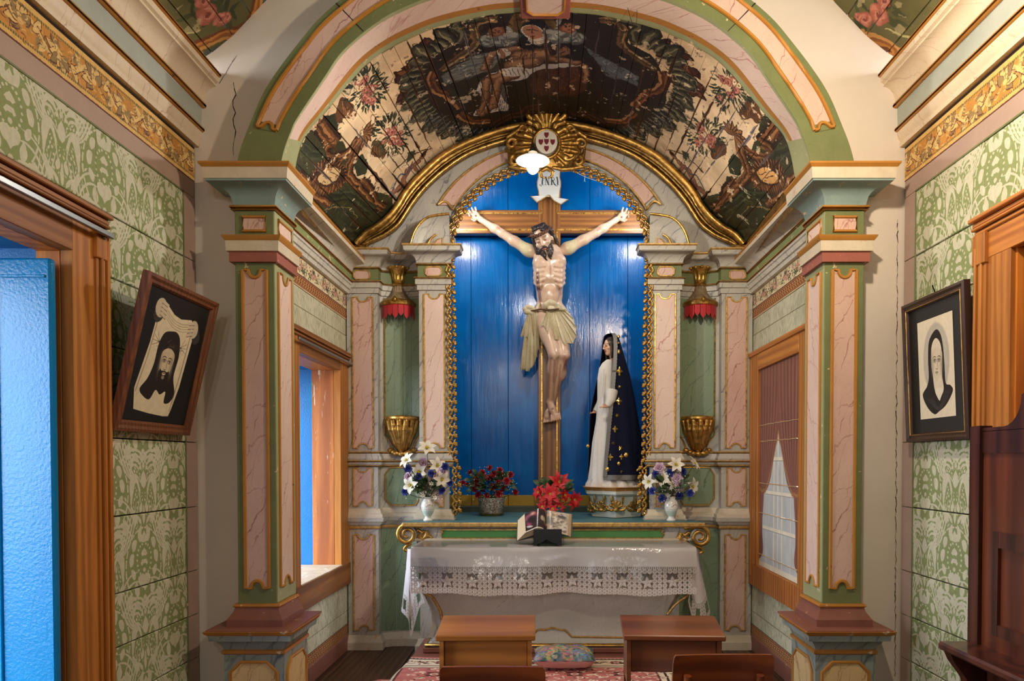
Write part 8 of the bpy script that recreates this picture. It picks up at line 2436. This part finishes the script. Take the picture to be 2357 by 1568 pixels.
# pot of small red roses
rp = P(1131, 1187, 5.73); rp.z = ZS
t = thing('potted_roses', 'speckled pot of small red roses in front of the yellow skirting', 'flower pot', tuple(rp))
sp = NT('speckled_pot', .6); vo = sp.n('TexVoronoi', None, Vector=sp.co(), Scale=160.0); sp.color(sp.mix(sp.val(vo.outputs['Color'], .3, .6), srgb(196, 188, 176), srgb(110, 92, 84)))
MB().lathe([(0, .012), (.085, .012), (.09, .02), (.112, .135), (.116, .15), (.108, .15), (.1, .13), (0, .125)], tuple(rp), 28).build('pot', sp.mat, t, 40)
MB().lathe([(0, 0), (.09, 0), (.105, .018), (.108, .022), (.10, .02), (.09, .012), (0, .012)], tuple(rp), 28).build('saucer', paint('olive_saucer', srgb(110, 96, 52), .4), t, 40)
cr_ = rp + Vector((-.01, -.02, .26))
rg = random.Random(50); ends = []
for x, y in ((1128, 1078), (1150, 1084), (1175, 1094), (1166, 1108), (1110, 1090), (1083, 1088), (1100, 1104), (1125, 1100), (1146, 1112), (1075, 1118), (1092, 1126), (1112, 1126), (1134, 1122), (1160, 1128), (1186, 1134), (1102, 1140), (1120, 1142), (1148, 1138), (1138, 1092), (1066, 1113), (1155, 1096), (1098, 1117)):
 c = P(x, y, 5.72 + rg.uniform(-.09, .05)); ends.append(c); rosette(c, face_dir(rg.uniform(-.8, .8), rg.uniform(0, .6)), rg.uniform(.028, .042), m_redf, 'red_rose', t, rg, 3)
stems(ends, rp + Vector((0, 0, .13)), t)
leaves(cr_, (.24, .15, .16), 170, .055, .032, t, rg)
mb = MB()
for _i in range(90):
 a = rg.uniform(0, 6.28); r = rg.random() ** .5; mb.sphere((cr_.x + .235 * r * math.cos(a), cr_.y - .06 + rg.uniform(-.05, .05), cr_.z + .16 * r * math.sin(a)), .0034, 3)
mb.build('white_sprig', m_lily, t, kind='stuff')
# poinsettia
pp_ = P(1272, 1192, 5.44); pp_.z = ZS
t = thing('poinsettia', 'teal pot of red poinsettia behind the open book', 'flower pot', tuple(pp_))
MB().lathe([(0, 0), (.06, 0), (.078, .085), (.082, .09), (.074, .09), (0, .08)], tuple(pp_), 24).build('pot', paint('teal_pot_paint', srgb(70, 130, 146), .4), t, 40)
ends = []
for x, y, R, yaw, el in ((1287, 1110, .095, .2, .2), (1267, 1138, .10, -.1, .15), (1321, 1150, .085, .5, -.2), (1241, 1134, .075, -.8, .2), (1264, 1160, .065, -.1, 0), (1286, 1166, .06, .2, 0), (1250, 1166, .055, -.4, -.1), (1298, 1140, .06, .8, .1), (1272, 1172, .05, 0, .2)):
 c = P(x, y, 5.40 + rg.uniform(-.05, .03)); ends.append(c); n = face_dir(yaw, el); u, v = basis(n); mb = MB()
 for l in range(2):
  k = 7 - l
  for i in range(k):
   a = i * 2 * PI / k + l * .4 + rg.uniform(-.2, .2); d = u * math.cos(a) + v * math.sin(a); petal(mb, c + n * .006 * l, d + n * (.1 + .25 * l), n, R * (1 - .35 * l) * rg.uniform(.85, 1.1), R * .42, .2)
 o = mb.build('red_bract', m_poin, t, 60)
 mb = MB()
 for i in range(5): mb.sphere(tuple(c + n * .014 + u * .007 * math.cos(i * 1.26) + v * .007 * math.sin(i * 1.26)), .0045, 3)
 mb.build('flower_eye', m_yel, o)
stems(ends, pp_ + Vector((0, 0, .08)), t, .0035)
leaves(pp_ + Vector((.02, .02, .2)), (.15, .10, .13), 26, .09, .045, t, rg)
# ------------------------------------------------------------------ pendant lamp
YLP = 4.28
e = NT('opal_glass', .3); e.color(srgb(240, 236, 226)); tl = e.t.nodes.new('ShaderNodeBsdfTranslucent'); tl.inputs['Color'].default_value = (.9, .86, .78, 1); ms = e.t.nodes.new('ShaderNodeMixShader'); ms.inputs[0].default_value = .6
e.t.links.new(e.b.outputs[0], ms.inputs[1]); e.t.links.new(tl.outputs[0], ms.inputs[2]); e.t.links.new(ms.outputs[0], e.out.inputs['Surface']); m_opal = e.mat
lc = P(1226.5, 362, YLP)
t = thing('pendant_lamp', 'lit bulb under a small white enamel shade on a black cord', 'lamp', tuple(lc))
zc = vault_pt(.497, (YLP - YV0) / (YV1 - YV0))[2]
MB().tube([(lc.x, YLP, zc), (lc.x, YLP, lc.z + .075)], .0032, 6).build('cord', m_darkvoid, t, 60)
MB().lathe([(0, .085), (.008, .085), (.012, .06), (.022, .045), (.024, .03), (.02, .025), (0, .025)], tuple(lc), 16).build('lamp_holder', plain('black_bakelite', srgb(24, 22, 22), .4), t, 40)
MB().lathe([(.022, .030), (.028, .028), (.03, .012), (.05, .004), (.085, -.010), (.10, -.02), (.102, -.024), (.098, -.023), (.08, -.014), (.05, -.002), (.026, .006), (.022, .02)], tuple(lc), 36).build('shade', m_opal, t, 50)
e = NT('lit_bulb'); em = e.n('Emission', None, Color=(1.0, .94, .85, 1), Strength=BULB_POWER); e.t.links.new(em.outputs[0], e.out.inputs['Surface']); e.t.nodes.remove(e.b)
MB().sphere((lc.x, lc.y, lc.z - .058), .038, 8, sc=(1, 1, 1.15)).build('bulb', e.mat, t, 175)
mb = MB(); mb.tube(spline([q(1318, 391, 5.6), q(1332, 400, 5.6), q(1352, 409, 5.6), q(1372, 416, 5.6), q(1392, 422, 5.6)], 5), .0022, 5).tube([q(1347, 406, 5.6), q(1345, 417, 5.6), q(1348, 418, 5.6)], .002, 5)
tag(mb.build('cable', m_lily, None, 60), 'thin white cable drooping behind the gilt lace', 'cable')
mb = MB(); ay = lambda x, y: tuple(P(x, y, 3.93)); mb.tube(spline([ay(1442, 6), ay(1448, 30), ay(1455, 52), ay(1461, 60), ay(1465, 50), ay(1467, 16)], 5), .0014, 5)
tag(mb.build('wire', m_darkvoid, None, 60), 'thin dark wire loop hanging from the arch soffit', 'wire')
# ------------------------------------------------------------------ framed pictures
def hung(name, label, o, a, b, W, H, fw, prints, m_fr, m_mat, mat_in, line=None, d=.03):
 """o lower left corner seen from the room, a and b unit axes; n faces the room"""
 o, a, b = Vector(o), Vector(a).normalized(), Vector(b).normalized(); n = a.cross(b).normalized()
 t = thing(name, label, 'picture', tuple(o))
 w = lambda x, y, z=0.0: tuple(o + a * x + b * y + n * z)
 prof = [(0, 0), (0, d), (fw * .3, d + .004), (fw * .55, d - .004), (fw * .8, d - .002), (fw, d - .014), (fw, 0)]
 mb = MB(); rows = []
 for cx, cy, sx, sy in ((0, 0, 1, 1), (W, 0, -1, 1), (W, H, -1, -1), (0, H, 1, -1)): rows.append([w(cx + sx * u, cy + sy * u, z) for u, z in prof])
 mb.grid(rows, closed_v=True).build('frame', m_fr, t, 30)
 if line: MB().tube([w(fw * .82, fw * .82, d - .004), w(W - fw * .82, fw * .82, d - .004), w(W - fw * .82, H - fw * .82, d - .004), w(fw * .82, H - fw * .82, d - .004)], .004, 5, closed=True).build('gilt_line', line, t)
 mb = MB(); mb.add([w(fw * .9, fw * .9, d - .018), w(W - fw * .9, fw * .9, d - .018), w(W - fw * .9, H - fw * .9, d - .018), w(fw * .9, H - fw * .9, d - .018)], [(0, 1, 2, 3)]); mb.build('mount', m_mat, t)
 x0, x1, y0, y1 = mat_in
 mb = MB(); mb.add([w(x0, y0, d - .016), w(x1, y0, d - .016), w(x1, y1, d - .016), w(x0, y1, d - .016)], [(0, 1, 2, 3)])
 mb.build('print', prints, t, uv=[(0, 0), (1, 0), (1, 1), (0, 1)])
 mb = MB(); mb.add([w(.004, .004, .001), w(W - .004, .004, .001), w(W - .004, H - .004, .001), w(.004, H - .004, .001)], [(0, 1, 2, 3)]); mb.build('backing', m_darkvoid, t)
 return t
def face_art(im, F, K, cx, cy, s, tilt, beard, skin, dark):
 g = lambda x, y: (cx + s * (x * math.cos(tilt) - y * math.sin(tilt)), cy + s * (x * math.sin(tilt) + y * math.cos(tilt)))
 Pq = lambda pts, c, a=1: im.poly([g(*p_) for p_ in spline(pts, 6, True)], c, a)
 Sq = lambda pts, w_, c, a=1, tp=True: im.stroke([g(*p_) for p_ in spline(pts, 6)], w_ * s, c, a, taper=tp, soft=1.5)
 Pq([(-.42, .5), (0, .72), (.42, .5), (.44, 0), (.32, -.5), (0, -.86), (-.32, -.5), (-.44, 0)], skin)
 sh = tuple(v * .72 for v in skin)
 for e in (-1, 1):
  im.ell(*g(e * .4, -.1), .12 * s, .5 * s, sh, .6, soft=1.2); im.ell(*g(e * .19, .12), .15 * s, .1 * s, sh, .8, soft=.8)
  im.ell(*g(e * .19, .1), .095 * s, .034 * s, (206, 196, 174)); im.ell(*g(e * .19, .1), .038 * s, .036 * s, dark)
  Sq([(e * .06, .12), (e * .18, .165), (e * .31, .1)], .03, dark); Sq([(e * .06, .25), (e * .2, .3), (e * .36, .22)], .04, dark, .85); Sq([(e * .08, .06), (e * .2, .03), (e * .3, .07)], .015, dark, .6)
 Sq([(.05, .2), (.04, -.05), (.09, -.22)], .04, sh); Sq([(-.09, -.25), (0, -.29), (.09, -.24)], .03, dark, .8)
 Sq([(-.15, -.45), (0, -.425), (.15, -.45)], .045, tuple(v * .5 for v in skin)); im.ell(*g(0, -.49), .09 * s, .03 * s, sh); Sq([(-.08, -.56), (.08, -.56)], .02, sh, .7)
 if beard:
  Pq([(-.32, -.3), (-.2, -.36), (0, -.33), (.2, -.36), (.32, -.3), (.36, -.62), (.16, -1.02), (0, -1.1), (-.16, -1.02), (-.36, -.62)], dark)
  im.ell(*g(0, -.46), .13 * s, .075 * s, skin); Sq([(-.11, -.45), (0, -.43), (.11, -.45)], .04, (70, 56, 48)); im.ell(*g(0, -.64), .1 * s, .09 * s, sh, soft=.5)
def veil_print():
 im = Img(420, 560, .75, 1.0, (26, 26, 28)); C_ = (222, 208, 176)
 cl = [(.10, .08), (.28, .06), (.45, .05), (.52, .055), (.54, .12), (.58, .30), (.60, .55), (.62, .80), (.55, .87), (.42, .845), (.33, .86), (.22, .92), (.17, .94), (.14, .88), (.12, .6), (.06, .24)]
 im.poly(cl, C_)
 for k in range(4): im.stroke(spline([(.2, .9 - .02 * k), (.33, .825 - .02 * k), (.45, .81 - .02 * k), (.57, .84 - .02 * k)], 6), .008, (168, 152, 124), .7)
 im.stroke([(.16, .86), (.13, .5), (.08, .22)], .012, (160, 146, 122), .8); im.stroke([(.585, .8), (.56, .45), (.52, .1)], .012, (150, 136, 112), .8)
 for m in (0, 1):
  hx, hy = (.16, .875) if m == 0 else (.60, .80)
  im.poly(leaf_shape(hx + (-.02 if m == 0 else .05), hy - .12, .14, .11, 1.5), (56, 54, 54)); im.ell(hx, hy, .062, .075, (200, 186, 158))
  for k in range(4): im.stroke([(hx + (.02 if m == 0 else -.02), hy + .05 - .03 * k), (hx + (.075 if m == 0 else -.07), hy + .035 - .032 * k)], .022, (206, 192, 164)); im.stroke([(hx, hy + .036 - .03 * k), (hx + (.07 if m == 0 else -.07), hy + .02 - .032 * k)], .005, (90, 80, 70))
 dk = (34, 30, 30)
 im.poly(spline([(.345, .73), (.26, .70), (.22, .6), (.215, .45), (.18, .33), (.12, .24), (.17, .19), (.25, .17), (.30, .25), (.36, .22), (.42, .25), (.43, .16), (.5, .17), (.535, .25), (.48, .38), (.49, .55), (.46, .68), (.41, .73)], 6, True), dk)
 face_art(im, 0, 0, .357, .47, .175, -.06, True, (206, 190, 160), dk)
 for m in range(24):
  a = rg.uniform(0, 6.28); x, y = .355 + rg.uniform(-.14, .14), .612 + rg.uniform(-.025, .03)
  im.stroke([(x, y), (x + .05 * math.cos(a), y + .035 * math.sin(a))], .01, rg.choice([(60, 54, 50), (120, 108, 92), (30, 28, 28)]), taper=True)
 for s in (-1, 1):
  for a in (-.4, .1, .6, 1.1): im.stroke([(.355 + s * .13, .62), (.355 + s * (.13 + .085 * math.cos(a)), .62 + .085 * math.sin(a))], .009, (44, 40, 38), taper=True)
 im.mul(.94 + .1 * im.fbm(30, 3, 2)); return im.image('veil_print')
def nun_print():
 im = Img(420, 640, .66, 1.0, (226, 214, 190))
 im.ell(.34, .58, .24, .36, (176, 170, 160)); im.ell(.34, .58, .225, .34, (200, 192, 176), .6, soft=.3)
 dk = (34, 32, 34)
 im.poly(spline([(.34, .87), (.22, .78), (.19, .6), (.19, .42), (.15, .33), (.06, .25), (.14, .12), (.27, .04), (.36, .06), (.5, .12), (.62, .24), (.58, .30), (.5, .33), (.49, .5), (.47, .72), (.42, .84)], 6, True), dk)
 im.poly(spline([(.345, .79), (.265, .72), (.25, .55), (.27, .42), (.30, .27), (.38, .2), (.46, .27), (.44, .42), (.45, .6), (.425, .73)], 6, True), (220, 208, 186))
 face_art(im, 0, 0, .352, .545, .215, -.05, False, (214, 200, 176), (52, 46, 44))
 im.poly(spline([(.30, .27), (.38, .3), (.45, .27), (.40, .19), (.37, .17)], 5, True), (226, 218, 200))
 for k in range(4): im.stroke(spline([(.16 + .03 * k, .2), (.26 + .02 * k, .12), (.36, .07 + .01 * k)], 5), .008, (84, 80, 80), .6); im.stroke(spline([(.58 - .03 * k, .26), (.48 - .02 * k, .15), (.38, .08 + .01 * k)], 5), .008, (84, 80, 80), .6)
 im.mul(.95 + .08 * im.fbm(30, 3, 4)); return im.image('nun_print')
m_frb = wood('brown_picture_frame', srgb(128, 76, 44), srgb(86, 48, 30), 'z', 2, .4, .1); m_frd = wood('dark_picture_frame', srgb(70, 44, 32), srgb(40, 26, 22), 'z', 2, .4, .1)
m_blackmat = plain('black_mount', srgb(30, 29, 30), .6)
hung('framed_picture', 'brown framed print of a veil with a bearded face, tipped forward from the wall', (-1.95, 3.07, 1.615), (0, 1, 0), (.165, 0, .70), .645, .72, .05, pictured('veil_engraving', veil_print(), .4, .4, 0), m_frb, m_blackmat, (.058, .587, .055, .665))
hung('framed_picture', 'dark framed black and white print of a veiled woman with a halo', (1.955, 3.755, 1.575), (0, -1, 0), (-.035, 0, .725), .565, .73, .045, pictured('nun_engraving', nun_print(), .4, .4, 0), m_frd, m_blackmat, (.125, .44, .115, .615), m_goldpaint)
MB().tube([(1.93, 3.50, 2.32), (1.90, 3.47, 2.345)], .003, 5).build('picture_nail', m_darkvoid, bpy.data.objects['framed_picture.001'])
# ------------------------------------------------------------------ harmonium
m_mahog = wood('dark_mahogany', srgb(92, 46, 32), srgb(44, 22, 18), 'z', .7, .28, .04, 1, coat=.3); m_mahogl = wood('mahogany_panel', srgb(122, 62, 38), srgb(74, 36, 24), 'z', .5, .28, .04, 1, coat=.3)
hx, hy = 1.57, 2.57
t = thing('harmonium', 'tall dark mahogany harmonium with projecting key shelf at the papered wall', 'harmonium', (1.75, 2.3, 0))
MB().box(hx + .02, 1.945, 1.40, hy, 0, 1.592, c=.006).build('case', m_mahog, t)
MB().box(hx - .015, hx + .03, hy - .055, hy + .004, 0, 1.60).build('corner_post', m_mahog, t)
MB().box(hx - .005, hx + .03, 1.40, hy - .055, 1.50, 1.578).build('top_rail', m_mahog, t)
MB().box(hx + .0, hx + .03, 1.40, hy - .05, .80, 1.50).build('front_panel', m_mahogl, t)
o = [(hy - .10, 1.30), (hy - .25, 1.30), (1.45, 1.30), (1.45, .90), (hy - .10, .90)]
MB().box(hx - .012, hx + .01, 1.45, hy - .161, 1.17, 1.225).box(hx - .012, hx + .01, 1.45, hy - .161, .86, .90).box(hx - .012, hx + .01, hy - .16, hy - .13, .86, 1.225).build('panel_moulding', m_mahog, t)
sc = [(hy - .03, 1.592), (hy - .16, 1.592)] + [(hy - .17 - .09 * math.sin(math.radians(a)), 1.592 + .10 * (1 - math.cos(math.radians(a)))) for a in range(0, 91, 15)] + [(hy - .275, 1.70), (1.40, 1.70), (1.40, 1.58), (hy - .03, 1.58)]
mb = MB(); mb.prism(sc, lambda a, b, t_: (t_, a, b), hx - .005, hx + .05); mb.build('scrolled_crest', m_mahog, t)
MB().box(1.44, hx + .02, 1.40, hy, .775, .805, c=.008).build('key_shelf', m_mahog, t)
br = [(1.455, .775), (hx + .01, .775), (hx + .01, .40), (hx - .01, .48), (hx - .025, .58), (hx - .055, .68), (hx - .10, .74)]
mb = MB(); mb.prism(br, lambda a, b, t_: (a, t_, b), hy - .06, hy - .015); mb.build('shelf_bracket', m_mahog, t)
# ------------------------------------------------------------------ kneelers, chairs, cushion, rug
m_kl = wood('honey_wood', srgb(180, 114, 52), srgb(138, 82, 36), 'x', .7, .3, .04, 1, coat=.3); m_kr = wood('red_brown_wood', srgb(134, 74, 40), srgb(94, 48, 28), 'x', .6, .3, .04, 1, coat=.3)
def kneeler(label, c, W, D, yaw, m, lean=0):
 t = thing('kneeler', label, 'kneeler', c, 'prayer desks before the altar')
 h = .75
 bx = lambda nm, *a, **k: MB().box(*[v + (c[0] if i < 2 else c[1] if i < 4 else c[2]) for i, v in enumerate(a)], c=k.get('c', .004)).build(nm, m, t)
 mb = MB(); mb.box(c[0] - W / 2, c[0] + W / 2, c[1], c[1] + D, h - .024, h, c=.004)
 mb.v = [(x, y, z - .03 * (c[1] + D - y) / D) for x, y, z in mb.v]
 mb.build('desk_top', m, t)
 for sx in (-1, 1):
  x = sx * (W / 2 - .025)
  o = [(.02, 0), (.055, 0), (.045, .45), (.05, h - .05), (D - .02, h - .028), (D - .03, .50), (D - .01, 0), (D + .06, 0), (D + .06, .02), (.0, .02)][:0] or [(.03, 0), (.075, 0), (.07, .5), (D - .02, .5), (D - .02, h - .026), (.012, h - .052)]
  mb = MB(); mb.prism(o, lambda a, b, t_: (c[0] + x + t_, c[1] + a, c[2] + b), -.009, .009); mb.build('side_panel', m, t)
  bx('leg', x - .009, x + .009, D - .06, D - .02, 0, .5)
 bx('front_panel', -W / 2 + .034, W / 2 - .034, .035, .05, h - .20, h - .045)
 bx('kneeling_board', -W / 2 + .03, W / 2 - .03, -.20, -.04, .18, .205); bx('foot_rail', -W / 2 + .03, W / 2 - .03, -.14, -.10, .0, .18)
 t.rotation_euler.z = yaw
 return t
z0 = 0.0
a = P(1117, 1450, 2.98); kneeler('honey brown wooden prayer desk in front of the crochet cloth', (a.x, a.y, 0), .43, .27, .02, m_kl)
a = P(1553, 1447, 2.98); kneeler('dark red-brown wooden prayer desk nearest the painted curtain', (a.x, a.y, 0), .44, .27, -.045, m_kr)
m_ch = wood('chair_red_wood', srgb(142, 70, 34), srgb(98, 44, 24), 'x', .6, .25, .03, 1, coat=.4)
def chair(label, c, W, yaw, htop, bend=.025):
 t = thing('chair', label, 'chair', (c[0], c[1], 0), 'bent plywood chairs')
 X, Y_ = c[0], c[1]
 rows = []
 for zz, dy in ((htop - .20, .03), (htop - .19, .03), (htop - .03, 0), (htop - .008, -.003), (htop, -.003)):
  r_ = []
  for i in range(17):
   u = i / 16 * 2 - 1
   w = W / 2 * (1 if zz < htop - .02 else (.985 if zz < htop - .003 else .95))
   r_.append((X + u * w, Y_ + dy - bend * u * u, zz - (.006 * (1 - u * u) if zz > htop - .02 else 0)))
  rows.append(r_)
 fr_ = rows; bk_ = [[(x, y + .014, z) for x, y, z in r] for r in rows]
 mb = MB(); n = 17
 mb.grid([f + b[::-1] for f, b in zip(fr_, bk_)], closed_u=True); mb.f.append(tuple(range(2 * n))); mb.m.append(0); k = len(rows) - 1; mb.f.append(tuple(range(k * 2 * n, (k + 1) * 2 * n))); mb.m.append(0)
 mb.build('backrest', m_ch, t, 40)
 for s in (-1, 1):
  x = X + s * W * .36
  mb = MB(); mb.tube([(x, Y_ + .05, 0), (x, Y_ + .035, .42), (x, Y_ - .012 - bend * .5 + .015, htop - .19), (x, Y_ - .017 - bend * .5, htop - .07)], [.017, .018, .016, .014], 8); mb.build('rear_leg', m_ch, t, 60)
  MB().sphere((x, Y_ - .031 - bend * .5, htop - .10), .006, 4).build('bolt', m_steel, t)
  MB().tube([(x, Y_ + .29, 0), (x, Y_ + .28, .43)], [.015, .018], 8).build('front_leg', m_ch, t, 60)
 MB().box(X - W * .5, X + W * .5, Y_ + .02, Y_ + .33, .425, .445, c=.008).build('seat', m_ch, t)
 t.rotation_euler.z = yaw
 return t
a = P(1135, 1535, 2.27); chair('red-brown plywood chair back in front of the honey brown prayer desk', (a.x, a.y), .345, 0, a.z + .006)
a = P(1661, 1507, 2.42); chair('red-brown plywood chair back in front of the darker prayer desk', (a.x, a.y), .352, .03, a.z + .006, .03)
def cushion_art():
 im = Img(512, 400, 1.28, 1, (92, 112, 112)); rg = random.Random(6)
 for _i in range(300):
  x, y = rg.uniform(0, 1.28), rg.uniform(0, 1); im.poly(leaf_shape(x, y, .12, .05, rg.uniform(0, 6.3)), rg.choice([(70, 96, 96), (110, 130, 120), (58, 74, 84), (140, 140, 110)]))
 for x, y, c in ((.35, .8, (214, 150, 140)), (.65, .86, (210, 160, 170)), (1.0, .75, (150, 150, 176)), (.2, .5, (200, 140, 130)), (.5, .45, (220, 180, 120)), (.8, .5, (206, 140, 140)), (1.1, .45, (220, 190, 140)), (.35, .18, (220, 170, 120)), (.7, .15, (206, 146, 136)), (1.0, .16, (150, 160, 190)), (.1, .2, (160, 150, 180)), (.12, .82, (220, 186, 130))):
  for k in range(70):
   a, r = rg.uniform(0, 6.3), rg.random() ** .6 * .17; im.ell(x + r * math.cos(a), y + r * math.sin(a), .036, .022, tuple((v * .75 + 42) * rg.uniform(.6, 1.05) for v in c), .85, rot=a + 1.2)
 return im.image('cushion_print')
cc = P(1300, 1556, 4.30)
t = thing('cushion', 'flower print cushion with pink underside lying on the rug', 'cushion', (cc.x, 4.45, .16))
rows, uvs, rows2 = [], [], []
for j in range(15):
 v = j / 14 * 2 - 1; r1, r2 = [], []
 for i in range(21):
  u = i / 20 * 2 - 1
  e = (1 - abs(u) ** 3) * (1 - abs(v) ** 3); pin = 1 - .06 * (abs(u * v))
  x, y = cc.x + u * .198 * (1 - .05 * (1 - v * v) * abs(u)) , 4.45 + v * .15 * (1 - .06 * (1 - u * u) * abs(v))
  r1.append((x, y, .225 + .055 * e ** .6 + .004 * math.sin(9 * u + 5 * v))); r2.append((x, y, .225 - .052 * min(1, e * 2.5) ** .6)); uvs.append(((u + 1) / 2, (v + 1) / 2))
 rows.append(r1); rows2.append(r2)
MB().grid(rows).build('cushion_top', pictured('cushion_fabric', cushion_art(), .85, .2, .4, nscale=200), t, 70, uv=uvs)
MB().grid(rows2).build('cushion_underside', plain('pink_fabric', srgb(206, 150, 140), .85, bump=.2), t, 70)
def rug_art():
 W, H = 1.9, 1.3
 im = Img(1140, 780, W, H, (192, 114, 108)); rg = random.Random(9)
 cr_, bn, dk = (226, 208, 182), (96, 56, 50), (60, 40, 40)
 def band(o, w, c): im.poly([(o, o), (W - o, o), (W - o, H - o), (o, H - o)], c); return o + w
 o = band(0, .03, (192, 114, 108)); o = band(o, .012, cr_); o = band(o, .02, dk); ob = o; o = band(o, .15, cr_); o2 = o; o = band(o, .012, dk); o = band(o, .03, cr_); o = band(o, .01, bn); band(o, .1, (192, 114, 108))
 def flower(x, y, r):
  for k in range(8): im.ell(x + r * .6 * math.cos(k * .785), y + r * .6 * math.sin(k * .785), r * .34, r * .26, bn if k % 2 else (150, 84, 78), rot=k * .785)
  im.ell(x, y, r * .4, r * .36, cr_); im.ell(x, y, r * .22, r * .2, (176, 92, 92))
 yb = ob + .075
 def vine(x, y, r, cols):
  for k in range(9): im.poly(leaf_shape(x + rg.uniform(-r, r), y + rg.uniform(-.6, .6) * r, .026, .014, rg.uniform(0, 6.3)), rg.choice(cols))
  a = rg.uniform(0, 6.3); im.stroke(spline([(x + r * .9 * math.cos(a + i * .9) * (1 - i * .13), y + r * .7 * math.sin(a + i * .9) * (1 - i * .13)) for i in range(6)], 4), .007, cols[0], taper=True)
 for i in range(21):
  x = .13 + i * .082
  for y in (yb, H - yb): (flower(x, y, .044) if i % 3 == 1 else vine(x, y, .045, [bn, dk, (150, 100, 90)]))
 for i in range(13):
  y = .13 + i * .084
  for x in (yb, W - yb): (flower(x, y, .044) if i % 3 == 1 else vine(x, y, .045, [bn, dk, (150, 100, 90)]))
 for i in range(26):
  for j in range(12): vine(o + .07 + i * .053, o + .06 + j * .062, .03, [cr_, cr_, (206, 150, 140), bn]) if (i + j) % 2 else None
 for x in (.45, .7, .95, 1.2, 1.45): flower(x, H - .40, .06)
 for i in range(80): im.poly([(ob + .02 + i * .022, H - .036), (ob + .031 + i * .022, H - .036), (ob + .031 + i * .022, H - .044), (ob + .02 + i * .022, H - .044)], dk)
 im.mul(.9 + .2 * im.fbm(60, 2, 3)); return im.image('rug_pattern')
t = thing('rug', 'pink and cream flowered rug over the altar step, fringed side folded to the floor', 'rug', (0, 4.0, .15))
sec = [(-1.17, .012), (-1.08, .014), (-1.02, .03), (-.975, .09), (-.952, .142), (-.93, .156), (-.8, .152), (-.4, .153), (0, .151), (.4, .153), (.8, .152), (.97, .152)]
d_ = np.r_[0, np.cumsum([math.dist(a, b) for a, b in zip(sec[:-1], sec[1:])])]
rows, uvs = [], []
for j in range(14):
 y = 3.45 + (4.655 - 3.45) * j / 13
 rows.append([(x + (.02 * math.sin(y * 7) if x < -.95 else 0), y - (.03 if x < -1 else 0), z + .002 * math.sin(x * 17 + y * 9)) for x, z in sec]); uvs += [(a / d_[-1], j / 13) for a in d_]
m_rug = pictured('woven_rug', rug_art(), .9, .15, .5, nscale=260)
MB().grid(rows).grid([[(x, y, z - .006) for x, y, z in r] for r in rows]).build('rug_pile', m_rug, t, 60, uv=uvs + uvs)
mb = MB(); rg = random.Random(77)
for i in range(170):
 y = 3.5 + 1.12 * i / 169; x = -1.17 + .02 * math.sin(y * 7); mb.tube([(x + .004, y - .03, .012), (x - .02, y - .03 + rg.uniform(-.006, .006), .01), (x - .045 - rg.uniform(0, .015), y - .03 + rg.uniform(-.012, .012), .006)], [.003, .0025, .0015], 4)
mb.build('fringe', plain('cream_fringe', srgb(206, 180, 150), .9), t, kind='stuff')
